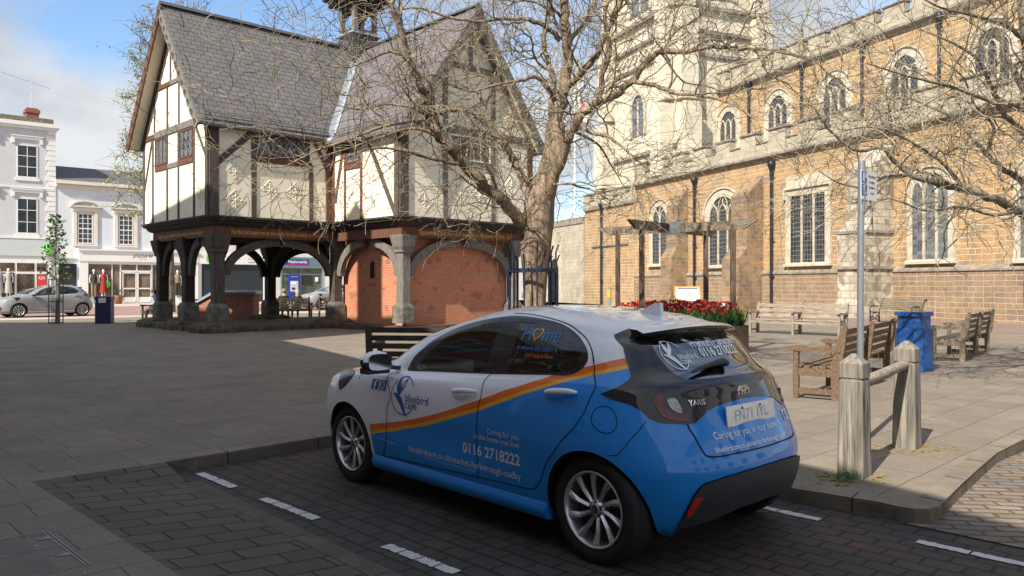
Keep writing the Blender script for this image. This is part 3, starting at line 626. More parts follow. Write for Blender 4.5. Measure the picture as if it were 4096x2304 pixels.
        for rx, rz, cz in ((.016, .011, 0), (.006, .011, 0), (.011, .0045, .0055)):
            E = [(rx*math.cos(q), rz*math.sin(q)+cz) for q in [2*PI*i/20 for i in range(20)]]; I = [(p*.75, (z-cz)*.75+cz) for p, z in E]; c.strip(E, I, .0858, .0866, closed=True)
        o = c.build('hub_cap', [M['gloss'], M['chrome']], w); o.scale = (1, s, 1)
    for x in (1.28, -1.28):
        for s in (1, -1): wheel(x, s)
    # mirrors, handles
    for s in (1, -1):
        m = MB(); P = []
        prof = [(-.09, .035, .02), (-.06, .085, .062), (0, .10, .08), (.06, .095, .074), (.115, .07, .055), (.14, .03, .02)]     # along y: half length in x, half height
        vs = []
        for y, hx, hz in prof:
            for k in range(14):
                a = 2*PI*k/14; xx = hx*math.cos(a); vs.append((.72+(xx if xx > 0 else xx*.45), s*(.94+y), 1.015+hz*math.copysign(abs(math.sin(a))**.7, math.sin(a))))
        m.add(vs, [(i*14+k, i*14+(k+1) % 14, (i+1)*14+(k+1) % 14, (i+1)*14+k) for i in range(5) for k in range(7)], True)
        m.mi = 1; m.add(vs, [(i*14+k, i*14+(k+1) % 14, (i+1)*14+(k+1) % 14, (i+1)*14+k) for i in range(5) for k in range(7, 14)]+[tuple(range(14)), tuple(range(70, 84))], True); m.obox((.70, s*.77, .955), (.72, s*.90, .975), .06, .03)
        m.box(.69, .80, s*.86, s*1.05, .925, .965)
        o = m.build('wing_mirror', [PM[0], M['plastic']], car)
        g = MB(); g.prism([(s*(.94+p[0]), 1.015+p[1]) for p in smoothpoly([(-.07, -.055), (.09, -.055), (.115, 0), (.09, .055), (-.07, .05), (-.08, 0)], 3)], .668, .672, 'yz'); g.build('mirror_glass', M['chrome'], o)
        for (xa, za, xb, zb, d) in ((-.054, .858, -.294, .880, df), (-.915, .930, -1.155, .952, dr)):
            h = MB(); dd = d[0 if s > 0 else 1]
            pts = []
            for k in range(9):
                t = k/8; x = xa+(xb-xa)*t; z = za+(zb-za)*t; th, v = inv(x, z); p = on(th, v, .012+.03*math.sin(PI*min(max(t, 0), 1))**.35, s); pts.append(p)
            h.tube(pts, [.010, .015, .018, .019, .019, .019, .018, .015, .010], 10)
            hd = h.build('door_handle', PM[0], dd)
            c = MB(); th, v = inv((xa*.55+xb*.45), (za+zb)/2); q = [on(th+.026*math.cos(a), v+.42*math.sin(a), .0025, s) for a in [2*PI*k/20 for k in range(20)]]
            c.add(q, [tuple(range(20))], True); c.build('handle_recess', PM[0 if d is df else 3], hd, fix=False)
    # aerial fin, spoiler
    a = MB(); a.prism([(-.97, 1.395), (-1.02, 1.425), (-1.10, 1.462), (-1.145, 1.465), (-1.15, 1.37), (-.97, 1.37)], -.016, .016)
    o = a.build('aerial_fin', PM[0], car)
    sp = MB(); rows = []
    NS = 24
    for k in range(NS+1):
        y = -.50+1.0*k/NS; e = (abs(y)/.50); zt = 1.343-.030*e**2.2-.0; xb = -1.455+.075*e**3; xf_ = -1.30
        th, v = inv(y if abs(y) > .02 else .02, 1.30, False)
        rows.append([(xf_+.02, y, zt+.006-.0*e), (-1.38+.05*e**3, y, zt+.004), (xb, y, zt-.016), (xb-.001, y, zt-.030), (xb+.05, y, zt-.040), (-1.36+.05*e**3, y, zt-.058)])
    vs = [p for r in rows for p in r]; n = 6
    for k0, k1, mi in ((0, 2, 0), (2, 5, 1)):
        sp.mi = mi; sp.add(vs, [(i*n+k, i*n+k+1, (i+1)*n+k+1, (i+1)*n+k) for i in range(NS) for k in range(k0, k1)], True)
    sp.mi = 1; sp.add(rows[0], [tuple(range(6))]); sp.add(rows[-1], [tuple(range(6))])
    sp.build('roof_spoiler', [PM[0], M['gloss']], car)
    # wiper
    w = MB(); P = []
    for k in range(9):
        y = .37-.38*k/8; z = 1.055+.045*math.sin(PI*.5*k/8); th, v = inv(max(y, .01), z, False); P.append(on(th, v, .03))
    w.tube(P, [.006, .012, .012, .013, .015, .017, .02, .022, .018], 8); w.sphere(tuple(P[-1]+Vector((0, 0, -.01))), (.03, .035, .022)); w.build('rear_wiper', M['plastic'], car)
    # number plate and badge
    p = MB(); th, v = inv(.01, .84, False); X = csurf(PI-.001, 6.3)[0]
    base = Vector((X-.014, 0, .83)); tl_ = rad(6)
    def PP(a_, b_, o_=0): return base+Vector((-o_+b_*math.sin(tl_), -a_, b_*math.cos(tl_)))      # a to the right seen from behind
    def slab(mb, a0, a1, b0, b1, o0, o1): mb.add([PP(a, b, o) for o in (o0, o1) for a, b in ((a0, b0), (a1, b0), (a1, b1), (a0, b1))], [(3, 2, 1, 0), (4, 5, 6, 7), (0, 1, 5, 4), (1, 2, 6, 5), (2, 3, 7, 6), (3, 0, 4, 7)])
    slab(p, -.265, .265, -.058, .058, 0, .008); p.mi = 1
    if livery: put_text(p, 'FN71 IYL', .088, lambda a, b: PP(a, b-.031, .0088), align='CENTER', bold=.0015, space=1.1)
    p.mi = 2
    for a_ in (-.1, .1): slab(p, a_-.006, a_+.006, .030, .042, .008, .011)
    p.build('number_plate', [M['plate'], M['plet'], M['dark']], bt)
    b = MB(); c0 = Vector(csurf(PI-.001, 7.5)); bc = Vector((c0.x-.012, 0, .945))
    for rx, rz, cz in ((.062, .042, 0), (.022, .041, 0), (.042, .018, .021)):
        E = [(rx*math.cos(q), rz*math.sin(q)+cz) for q in [2*PI*i/28 for i in range(28)]]; I = [(p_*(1-.011/rx), (z-cz)*(1-.010/rz)+cz) for p_, z in E]
        b.strip([(bc.y+y, bc.z+z) for y, z in E], [(bc.y+y, bc.z+z) for y, z in I], bc.x-.008, bc.x+.006, 'yz', True)
    b.build('badge', M['chrome'], bt)
    if livery: write_car(car, df, dr, bt)
    # cabin
    cabin(car)
    return car
def write_car(car, df, dr, bt):
    # lettering and logos on the side, mirrored copy reads forwards on the far side too
    def sidefn(x0, z0, off=.0035, sl=0, s=1):
        def f(a, b): th, v = inv(x0-s*a, z0+b+sl*a); return on(th, v, off, s)
        return f
    def shape(mb, P, fn): mb.add([fn(*q) for q in P], [tuple(range(len(P)))])
    def ringarc(mb, c, rx, ry, w, a0, a1, fn, n=40):
        P = [(c[0]+rx*math.cos(a0+(a1-a0)*k/n), c[1]+ry*math.sin(a0+(a1-a0)*k/n)) for k in range(n+1)]; Q = [(c[0]+(rx-w)*math.cos(a0+(a1-a0)*k/n), c[1]+(ry-w)*math.sin(a0+(a1-a0)*k/n)) for k in range(n+1)]
        mb.add([fn(*q) for q in P+Q], [(k, k+1, n+2+k, n+1+k) for k in range(n)])
    BIRD = [smoothpoly([(-.054, .130), (-.085, .074), (-.082, .045), (-.064, .004), (-.036, .046), (-.045, .098)], 4),
            smoothpoly([(.028, .128), (.012, .074), (-.026, .024), (-.060, -.002), (-.060, .028), (-.030, .074)], 4),
            smoothpoly([(-.123, .007), (-.084, .014), (-.024, -.011), (.012, -.065), (.031, -.113), (.050, -.146), (.010, -.124), (-.024, -.079), (-.072, -.031), (-.098, -.006)], 4)]
    def logo(mb, fn, k=1.0, words=True):
        for B in BIRD: shape(mb, [(x*k, z*k) for x, z in B], fn)
        ringarc(mb, (0, 0), .148*k, .140*k, .008*k, rad(128), rad(340), fn); ringarc(mb, (0, 0), .148*k, .140*k, .008*k, rad(35), rad(118), fn, 24)
        if words:
            g_ = lambda a, b: fn(a, b); put_text(mb, 'bluebird', .085*k, lambda a, b: g_(.025*k+a, -.038*k+b)); put_text(mb, 'care', .085*k, lambda a, b: g_(.025*k+a, -.085*k+b))
    def fbook(mb, fn, k):
        shape(mb, [(0, 0), (k, 0), (k, k), (0, k)], fn)
    for s in (1, -1):
        d = df[0 if s > 0 else 1]
        x0 = (lambda x: x) if s > 0 else (lambda x: x)
        g = MB(); logo(g, sidefn(.515, .772, s=s)); g.build('bird_logo', M['logo'], d, fix=False)
        g = MB(); fn = sidefn(.932 if s > 0 else .74, .786, s=s)
        shape(g, [(0, 0), (.09, 0), (.09, .075), (0, .075)], fn); shape(g, [(.105, 0), (.19, 0), (.19, .075), (.105, .075)], fn); g.mi = 1
        f2 = sidefn(.932 if s > 0 else .74, .786, .006, s=s); put_text(g, 'f', .095, lambda a, b: f2(a+.038, b+.0), bold=.003)
        ringarc(g, (.148, .037), .03, .03, .005, 0, 2*PI, f2, 20); ringarc(g, (.148, .037), .014, .014, .004, 0, 2*PI, f2, 16)
        g.build('social_media_icons', [M['logo'], M['wletr']], car, fix=False)
        g = MB(); xr_ = -.723 if s > 0 else .1
        # right aligned block of writing
        for tx, sz, z, al, bd in (('Caring for you', .052, .627, 'RIGHT', 0), ('in the home you love', .052, .578, 'RIGHT', 0), ('0116 2718222', .098, .468, 'RIGHT', .0022), ('bluebirdcare.co.uk/market-harborough-oadby', .0635, .380, 'RIGHT', .0004)):
            g = MB(); fn = sidefn(-.723 if s > 0 else -.723+1.1, z, s=s); put_text(g, tx, sz, fn, align=al, bold=bd); g.build('side_lettering', M['wlet'], car, fix=False)
        dd = dr[0 if s > 0 else 1]; X0 = -.515 if s > 0 else -.90
        g = MB(); fn = sidefn(X0, 1.222, .003, s=s); put_text(g, 'H', .13, fn); put_text(g, 'me', .13, lambda a, b: fn(a+.185, b)); 
        g.mi = 0; put_text(g, 'is where the heart is', .044, sidefn(X0, 1.165, .003, s=s)); g.mi = 1; put_text(g, "Let's keep it there", .034, sidefn(X0-s*.10, 1.126, .003, s=s), shear=.2)
        g.mi = 2; H_ = [(.135+.045*(16*math.sin(t)**3)/16, .045+.045*(13*math.cos(t)-5*math.cos(2*t)-2*math.cos(3*t)-math.cos(4*t))/16) for t in [2*PI*k/30 for k in range(30)]]
        H2 = [(.135+(x-.135)*.78, .045+(z-.045)*.78) for x, z in H_]; g.add([fn(*q) for q in H_+H2], [(k, (k+1) % 30, 30+(k+1) % 30, 30+k) for k in range(30)])
        g.build('window_lettering', [M['hometxt'], M['otxt'], M['ytxt']], dd, fix=False)
    def rearfn(y0, z0, off=.004, sl=0):
        def f(a, b):
            y = y0-a; th, v = inv(max(abs(y), .006), z0+b+sl*a, False); p = on(th, v, off); return Vector((p.x, p.y if y > 0 else -p.y, p.z))
        return f
    g = MB(); logo(g, rearfn(.365, 1.165, .005), .56, True); put_text(g, 'Premium Homecare', .060, rearfn(.19, 1.205, .005), bold=.0008); put_text(g, '0116 2718222', .072, rearfn(.15, 1.15, .005), bold=.0015)
    g.build('rear_window_lettering', M['wletr'], car, fix=False)
    g = MB(); put_text(g, 'Caring for you in your home', .056, rearfn(.40, .72)); g.build('boot_lettering', M['wletr'], bt, fix=False); g = MB(); put_text(g, 'bluebirdcare.co.uk/market-harborough-oadby', .040, rearfn(.42, .655), bold=.0004)
    g.build('boot_lettering', M['wletr'], bt, fix=False); g = MB(); fn = rearfn(-.40, .73); shape(g, [(0, 0), (.05, 0), (.05, .065), (0, .065)], fn); shape(g, [(.06, 0), (.10, 0), (.10, .065), (.06, .065)], fn); g.mi = 1
    put_text(g, 'f', .08, lambda a, b: rearfn(-.40, .73, .007)(a+.017, b), bold=.002); ringarc(g, (.08, .033), .014, .014, .003, 0, 2*PI, rearfn(-.40, .73, .007), 14)
    g.build('social_media_icons', [M['wletr'], M['logo']], bt, fix=False)
    g = MB(); put_text(g, 'YARIS', .042, rearfn(.487, .905, .010), bold=.0012, shear=.15, space=1.05); g.build('lettering', M['chrome'], bt, fix=False)
def cabin(car):
    for (x, y) in ((.05, .36), (.05, -.36), (-.80, .36), (-.80, -.36)):
        st = MB(); w = .23
        st.bevbox(x-.25, x+.25, y-w, y+w, .42, .60, .05)
        P = [(x-.20, .58), (x-.28, .80), (x-.36, 1.02), (x-.30, 1.04), (x-.20, .82), (x-.10, .60)]; st.prism(P, y-w+.02, y+w-.02)
        st.sphere((x-.36, y, 1.12), (.045, .13, .085)); st.tube([(x-.33, y-.05, 1.0), (x-.35, y-.05, 1.08)], .008, 6); st.tube([(x-.33, y+.05, 1.0), (x-.35, y+.05, 1.08)], .008, 6)
        st.build('seat', M['seat'], car)
    d = MB(); d.prism([(.62, .55), (.60, .86), (.70, .93), (1.0, .93), (1.15, .80), (1.15, .5)], -.66, .66); d.mi = 1; d.box(.585, .60, -.10, .12, .88, 1.0); d.build('dashboard', [M['dash'], M['gloss']], car)
    sw = MB(); sw.tube([(.48+.03*math.sin(a), -.36+.18*math.cos(a), .86+.17*math.sin(a)) for a in [2*PI*k/24 for k in range(25)]], .014, 8, cap=False); sw.obox((.48, -.53, .86), (.48, -.19, .86), .03, .05); sw.sphere((.49, -.36, .86), (.03, .06, .05)); sw.obox((.49, -.36, .86), (.65, -.36, .80), .05, .05); sw.build('steering_wheel', M['seat'], car)
    im = MB(); im.sphere((.42, 0, 1.27), (.02, .11, .035)); im.build('rear_view_mirror', M['seat'], car)
M['silver'] = paint('silver paint', (.22, .225, .235), .3)
build_car((.189, 5.952, 0), math.atan2(.7301, -.6833), 'blue and white hatchback with an orange stripe, parked in the front bay')
# ================================================================ the timber framed hall on posts
def leaded(name, w, h, rot, glass=(.03, .04, .05), lead=(.20, .20, .20), ms=.012, var=0):
    """leaded lights: panes between thin lead lines, mirror-like glass"""
    m, N, L, b = new_mat(name)
    tc = N.new('ShaderNodeTexCoord'); sp = N.new('ShaderNodeSeparateXYZ'); L.new(tc.outputs['Object'], sp.inputs[0]); cb = N.new('ShaderNodeCombineXYZ')
    ad = N.new('ShaderNodeMath'); L.new(sp.outputs[0], ad.inputs[0]); L.new(sp.outputs[1], ad.inputs[1]); L.new(ad.outputs[0], cb.inputs[0]); L.new(sp.outputs[2], cb.inputs[1])
    sc = N.new('ShaderNodeVectorMath'); sc.operation = 'MULTIPLY'; sc.inputs[1].default_value = (1/w, 1/h, 1); L.new(cb.outputs[0], sc.inputs[0])
    mp = N.new('ShaderNodeMapping'); mp.inputs['Rotation'].default_value = (0, 0, rot); L.new(sc.outputs[0], mp.inputs[0])
    br = N.new('ShaderNodeTexBrick'); br.offset = 0; br.inputs['Scale'].default_value = 1; br.inputs['Brick Width'].default_value = 1; br.inputs['Row Height'].default_value = 1; br.inputs['Mortar Size'].default_value = ms/w; br.inputs['Mortar Smooth'].default_value = 0
    L.new(mp.outputs[0], br.inputs['Vector']); br.inputs['Color1'].default_value = c4(scl(glass, .6)); br.inputs['Color2'].default_value = c4(scl(glass, 1.6)); br.inputs['Mortar'].default_value = c4(lead); L.new(br.outputs[0], b.inputs['Base Color'])
    rr = N.new('ShaderNodeMapRange'); rr.inputs['To Min'].default_value = .06; rr.inputs['To Max'].default_value = .7; L.new(br.outputs['Fac'], rr.inputs[0]); L.new(rr.outputs[0], b.inputs['Roughness'])
    n = N.new('ShaderNodeTexNoise'); n.inputs['Scale'].default_value = 4; L.new(tc.outputs['Object'], n.inputs['Vector']); bp = N.new('ShaderNodeBump'); bp.inputs['Strength'].default_value = .12; bp.inputs['Distance'].default_value = .02; L.new(n.outputs[0], bp.inputs['Height']); L.new(bp.outputs[0], b.inputs['Normal'])
    return m
def woodmat(name, col, col2, grain=(6, 6, .6), bump=.4, rough=.85):
    return mat(name, col, rough, 0, .4, 5, bump, 12, stretch=grain, col2=col2)
H = {}
H['plaster'] = mat('lime plaster', (.79, .73, .59), .85, 0, .05, 1.2, .12, 60)
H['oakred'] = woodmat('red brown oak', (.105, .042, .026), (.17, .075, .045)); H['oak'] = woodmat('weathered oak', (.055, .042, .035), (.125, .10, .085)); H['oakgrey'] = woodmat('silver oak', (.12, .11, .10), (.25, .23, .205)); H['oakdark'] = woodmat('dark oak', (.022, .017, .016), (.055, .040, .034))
H['slate'] = brickmat('old slates', (.195, .185, .182), (.172, .163, .162), (.06, .057, .056), .33, .215, .012, 'x', .65, 0, .02, .7, .30, kz=1.24, spots=[(3.6, .17, (.38, .37, .33)), (1.3, .08, (.42, .25, .08)), (9, .22, (.33, .32, .30))], dist=.02)
H['slate2'] = brickmat('purple slates', (.20, .18, .195), (.175, .158, .172), (.06, .053, .057), .38, .235, .009, 'y', .55, 0, .02, .6, .25, kz=1.24, spots=[(4, .08, (.30, .28, .22))], dist=.015)
H['lead'] = mat('lead sheet', (.36, .40, .46), .5, .3, .2, 3, .15, 8); H['slatedark'] = mat('ridge tile', (.055, .055, .062), .6, 0, .25, 5, .2, 30)
H['brick'] = brickmat('orange brick', (.64, .25, .14), (.55, .195, .11), (.58, .36, .25), .235, .078, .009, 'xz', .85, 0, .012, .5, .22, third=((.36, .12, .075), 5, .10), dist=.006)
H['stone'] = mat('post base stone', (.085, .075, .06), .9, 0, .45, 4, .6, 14, col2=(.21, .195, .165)); H['moss'] = mat('mossy kerb stone', (.045, .050, .028), .95, 0, .5, 5, .8, 12, col2=(.16, .12, .075)); H['gold'] = mat('gilt lettering', (.56, .29, .07), .5, 0, .2, 6)
H['leadlight'] = leaded('leaded diamonds', .125, .185, PI/4, (.035, .045, .055)); H['leadsq'] = leaded('leaded squares', .16, .22, 0, (.035, .05, .06))
H['brickfloor'] = mat('worn floor', (.10, .060, .045), .9, 0, .4, 4, .4, 20)
def beam(mb, plane, c, a0, z0, a1, z1, w, out=.03, back=.02):
    """timber on an upright face: plane 'y' (face looks to -y at y=c) or 'x' (face looks to -x at x=c), running from (a0,z0) to (a1,z1)"""
    d = Vector((a1-a0, z1-z0)).normalized(); n = Vector((-d.y, d.x))*w/2
    P = [(a0+n.x, z0+n.y), (a1+n.x, z1+n.y), (a1-n.x, z1-n.y), (a0-n.x, z0-n.y)]
    mb.prism(P, c-out, c+back, 'xz' if plane == 'y' else 'yz')
def window_on(plane, c, a0, a1, z0, z1, parent, frame, pane, nm=4, depth=.0):
    f = MB(); t = .05; out = .035
    def bx(mb, p0, p1, q0, q1, o0, o1): (mb.box(p0, p1, c-o1, c-o0, q0, q1) if plane == 'y' else mb.box(c-o1, c-o0, p0, p1, q0, q1))
    bx(f, a0, a1, z1-t, z1, -.01, out); bx(f, a0, a1, z0, z0+t, -.01, out+.02)
    for k in range(nm+1):
        x = a0+(a1-a0)*k/nm; w = t if k in (0, nm) else .028; x = min(max(x, a0+w/2), a1-w/2); bx(f, x-w/2, x+w/2, z0+t, z1-t, -.01, out-.004)
    o = f.build('window', frame, parent); g = MB(); bx(g, a0+.02, a1-.02, z0+.03, z1-.03, -.005, .012); g.build('pane', pane, o); return o
def fit_text(mb, s, width, height, fn, **k):
    vs, fs = text_mesh(s, 1.0, **k); x0 = min(v.x for v in vs); x1 = max(v.x for v in vs); y0 = 0
    kx = width/(x1-x0); mb.add([fn((v.x-x0)*kx, (v.y-y0)*height/.7) for v in vs], fs)
def diamond(o, plane, c, a, z, hw=.32, hh=.34):
    """pargeted diamond: a sunk border and a raised leaf ornament"""
    P = (lambda x, d, y: (a+x, c-d, z+y)) if plane == 'y' else (lambda x, d, y: (c-d, a+x, z+y))
    mb = MB()
    E = [(hw, 0), (0, hh), (-hw, 0), (0, -hh)]
    for i in range(4):
        p, q = E[i], E[(i+1) % 4]; mb.obox(P(p[0], .0, p[1]), P(q[0], .0, q[1]), .024, .03, up=(P(0, 1, 0)[0]-P(0, 0, 0)[0], P(0, 1, 0)[1]-P(0, 0, 0)[1], 0))
    for k in range(8):
        an = 2*PI*k/8+.39; r1 = .62 if k % 2 else .5
        pts = [(r*hw*math.cos(an+.5*math.sin(r*5)), r*hh*math.sin(an+.5*math.sin(r*5))) for r in (.06, .2, .34, .46, r1)]
        mb.tube([P(x, .008, y) for x, y in pts], [.006, .014, .010, .015, .008], 6)
    for k in range(4):
        an = PI/2*k; x, y = .66*hw*math.cos(an), .66*hh*math.sin(an); mb.sphere(P(x, .0, y), .03, 8, 5)
    mb.sphere(P(0, .0, 0), .035, 8, 6)
    return mb.build('plaster_diamond', H['plaster'], o)
def hall():
    o = thing('timber_framed_hall', 'timber framed hall with cream plaster and slate roofs, raised on carved oak posts', 'building', (-9.27, 24.1, 0), rad(44))
    WX0, WX1, WY, D_ = 4.3, 10.1, -3.9, 5.6; RU, RV = 7.2, 2.8; RZ = 10.82; SL = 1.37
    w = MB(); zt = 6.7
    w.prism([(0, 3.70), (D_, 3.70), (D_, zt), (RV, RZ-.12), (0, zt)], 0, WX1, 'yz')
    w.build('wall', H['plaster'], o)
    w = MB(); w.prism([(WX0, 3.70), (WX1-.003, 3.70), (WX1-.003, zt-.002), (RU, RZ-.13), (WX0, zt-.002)], WY, 1.0, 'xz'); w.build('wall', H['plaster'], o)
    # roofs
    def slab(ax, r, c0, c1, half, m, name):
        z0 = RZ-SL*half
        for s in (1, -1):
            mb = MB(); pr = [(r, RZ), (r+s*half, z0), (r+s*(half-.02), z0-.11), (r, RZ-.13)]
            mb.prism(pr, c0, c1, 'yz' if ax == 'x' else 'xz'); mb.build(name, m, o)
    slab('x', RV, -.45, WX1+.4, 3.15, H['slate'], 'roof'); slab('y', RU, WY-.42, RV, 3.25, H['slate2'], 'roof')
    rt = MB(); rt.prism([(RV-.16, RZ-.06), (RV, RZ+.09), (RV+.16, RZ-.06)], -.47, WX1+.42, 'yz'); rt.build('ridge', H['slatedark'], o)
    rt = MB(); rt.prism([(RU-.16, RZ-.06), (RU, RZ+.092), (RU+.16, RZ-.06)], WY-.44, RV, 'xz'); rt.build('ridge', H['slatedark'], o)
    v = MB()
    for k in range(1):
        a = Vector((RU, RV, RZ)); b = Vector((RU-3.2, RV-3.2, RZ-SL*3.2)); n = Vector((0, 0, .05)); q1 = Vector((.0, .20, SL*.20)); q2 = Vector((.20, .0, SL*.20))
        v.add([a+n, b+n, b+q2+n, a+q2+n], [(0, 1, 2, 3)]); v.add([a+n, b+n, b+q1+n, a+q1+n], [(0, 1, 2, 3)])
        v.sphere(b+Vector((0, 0, .0)), (.16, .16, .12))
    v.build('valley_lead', H['lead'], o)
    # soffits
    for s in (1, -1): so = MB(); so.prism([(RV, RZ-.135), (RV+s*3.1, RZ-.135-SL*3.1), (RV+s*3.1, RZ-.16-SL*3.1), (RV, RZ-.16)], -.40, -.03, 'yz'); so.build('soffit', H['plaster'], o)
    for s in (1, -1): so = MB(); so.prism([(RU, RZ-.135), (RU+s*3.15, RZ-.135-SL*3.15), (RU+s*3.15, RZ-.16-SL*3.15), (RU, RZ-.16)], WY-.37, WY-.03, 'xz'); so.build('soffit', H['plaster'], o)
    # bargeboards with scalloped edge and pierced roundels
    def barge(ax, c, r, s, half, m, amp=.05, n=13, wd=.26):
        P1 = Vector((r, RZ-.02)); P2 = Vector((r+s*half, RZ-.02-SL*half)); d = (P2-P1); L_ = d.length; d.normalize(); nn = Vector((-d.y, d.x)); nn = nn if nn.y < 0 else -nn
        top = []; bot = []; K = n*6
        for k in range(K+1):
            t = L_*k/K; top.append(tuple(P1+d*t)); bot.append(tuple(P1+d*t+nn*(wd+amp*abs(math.sin(PI*k/6)))))
        mb = MB(); mb.strip(top, bot, c-.05, c, 'yz' if ax == 'x' else 'xz')
        mb.mi = 1
        for k in range(n):
            p = P1+d*(L_*(k+.5)/n)+nn*(wd*.62); mb.lathe([(.0001, 0), (.055, 0)], (c-.053, p.x, p.y) if ax == 'x' else (p.x, c-.053, p.y), 12, ax)
            mb.mi = 0
            q = P1+d*(L_*(k+.5)/n)+nn*(wd*.62); mb.tube([((c-.055, q.x+.085*math.cos(a), q.y+.085*math.sin(a)) if ax == 'x' else (q.x+.085*math.cos(a), c-.055, q.y+.085*math.sin(a))) for a in [2*PI*i/12 for i in range(13)]], .016, 5, cap=False); mb.mi = 1
        mb.build('bargeboard', [m, H['oakdark']], o)
    barge('x', -.45, RV, -1, 3.18, H['oakgrey']); barge('x', -.45, RV, 1, 3.18, H['oakred'])
    barge('y', WY-.42, RU, -1, 3.28, H['oakgrey'], .10, 5, .28); barge('y', WY-.42, RU, 1, 3.28, H['oakgrey'], .10, 5, .28)
    # eaves guard rail and gutter bracket
    g = MB()
    y0 = -.32; z0 = RZ-SL*3.12
    for dz in (.08, .17, .27): g.tube([(-.3, y0, z0+dz), (4.0, y0, z0+dz)], .011, 5)
    for k in range(15): x = -.25+k*.3; g.tube([(x, y0, z0), (x, y0, z0+.27)], .010, 4); g.tube([(x, y0, z0+.0), (x+.15, y0, z0+.27), (x+.3, y0, z0)], .006, 4)
    xw = RU-3.2; 
    for dz in (.08, .17, .27): g.tube([(xw, -.5, z0-.05+dz), (xw, WY-.3, z0-.05+dz)], .011, 5)
    for k in range(12): y = -.6-k*.32; g.tube([(xw, y, z0), (xw, y, z0+.22)], .010, 4)
    g.build('snow_guard', H['slatedark'], o)
    # timbers; every face gets its own member list
    T = lambda name, m, items: [beamset(name, m, it) for it in items]
    def beamset(name, m, it): mb = MB(); beam(mb, *it); return mb.build(name, m, o)
    y, x = 'y', 'x'
    T('post', H['oak'], [(y, 0, .145, 3.72, .145, 6.7, .29, .06), (y, 0, 1.445, 3.72, 1.445, 6.45, .17), (x, 0, .10, 3.72, .10, 6.7, .20, .055), (y, WY, 4.45, 3.72, 4.45, 6.6, .32, .06), (x, WX0, WY+.11, 3.72, WY+.11, 6.6, .22, .055)])
    T('stud', H['oak'], [(y, 0, 3.48, 3.72, 3.48, 5.6, .15)]+[(x, 0, a, 3.72, a, 6.65, .105) for a in (1.11, 2.37, 3.34, 4.65)]+[(x, 0, 5.52, 3.72, 5.52, 6.75, .16)])
    T('stud', H['oakgrey'], [(y, WY, 6.11, 3.72, 6.11, 8.75, .20), (y, WY, 8.21, 3.72, 8.21, 8.75, .19), (y, WY, 7.2, 8.85, 7.2, 10.4, .16)])
    T('post', H['oakred'], [(y, 0, 4.17, 3.72, 4.17, 6.7, .25, .05), (x, WX0, -.08, 3.72, -.08, 6.5, .16, .05), (y, WY, WX1-.12, 3.72, WX1-.12, 6.6, .24, .06)])
    T('stud', H['oakred'], [(x, WX0, -.82, 3.72, -.82, 6.4, .11), (x, WX0, -1.80, 3.72, -1.80, 6.4, .12)])
    T('rail', H['oakred'], [(y, 0, .29, 6.56, 4.05, 6.56, .24, .045), (y, 0, 1.53, 5.60, 3.5, 5.60, .17, .04), (x, WX0, -.15, 6.48, WY+.2, 6.48, .26, .045), (x, WX0, -.85, 5.52, -1.75, 5.52, .16, .04)])
    T('rail', H['oakred'], [(x, 0, 1.16, 5.57, 2.30, 5.57, .17, .04), (x, 0, 3.36, 5.57, 4.42, 5.57, .17, .04), (x, 0, 4.45, 6.72, 5.45, 6.72, .17, .045), (x, 0, 3.0, 8.32, 4.35, 8.32, .14, .045), (x, 0, 2.2, 9.62, 3.45, 9.62, .14, .045)])
    T('rail', H['oakgrey'], [(x, 0, .20, 6.74, 4.45, 6.74, .22, .045), (x, 0, 2.42, 5.56, 3.30, 5.56, .16, .035), (x, 0, 1.55, 8.32, 3.0, 8.32, .14, .045), (y, WY, 4.6, 6.68, WX1-.2, 6.68, .24, .045), (y, WY, 5.75, 8.81, 8.65, 8.81, .18, .045), (y, WY, 6.2, 5.60, 8.12, 5.60, .17, .04)])
    T('stud', H['oak'], [(x, 0, 1.15, 6.85, 1.15, 8.0, .10), (x, 0, 2.33, 6.85, 2.33, 8.25, .09), (x, 0, 3.33, 6.85, 3.33, 8.25, .10), (x, 0, 4.5, 6.85, 4.5, 8.0, .10), (x, 0, 2.45, 8.4, 2.45, 9.55, .10), (x, 0, 3.05, 8.4, 3.05, 9.55, .10)])
    T('brace', H['oak'], [(y, 0, .22, 5.34, 1.38, 6.42, .19, .028), (x, 0, 1.0, 6.62, .15, 5.5, .10, .028), (x, 0, 4.72, 6.62, 5.45, 4.95, .10, .028), (x, WX0, -2.21, 6.25, -3.70, 3.78, .17, .028)])
    T('brace', H['oakred'], [(y, 0, 3.62, 6.4, 4.1, 5.5, .14, .028), (x, WX0, -.2, 4.4, -.75, 6.35, .14, .028)])
    ga = MB()
    for s in (1, -1): beam(ga, x, 0, RV+s*.06, RZ-.42, RV+s*2.75, RZ-.42-SL*2.69, .15, .035)
    ga.build('rafter', H['oakred'], o)
    ga = MB()
    for s in (1, -1): beam(ga, y, WY, RU+s*.06, RZ-.42, RU+s*2.85, RZ-.42-SL*2.79, .17, .035)
    ga.build('rafter', H['oakgrey'], o)
    window_on('y', 0, 1.55, 3.42, 5.70, 6.43, o, H['oakred'], H['leadlight'], 4); window_on('x', 0, 1.22, 2.27, 5.67, 6.60, o, H['oakred'], H['leadlight'], 3)
    window_on('x', 0, 3.40, 4.43, 5.67, 6.60, o, H['oakred'], H['leadlight'], 3); window_on('x', WX0, -1.72, -.90, 5.62, 6.33, o, H['oakred'], H['leadsq'], 2); window_on('y', WY, 6.3, 8.08, 5.70, 6.52, o, H['plaster'], H['leadlight'], 4)
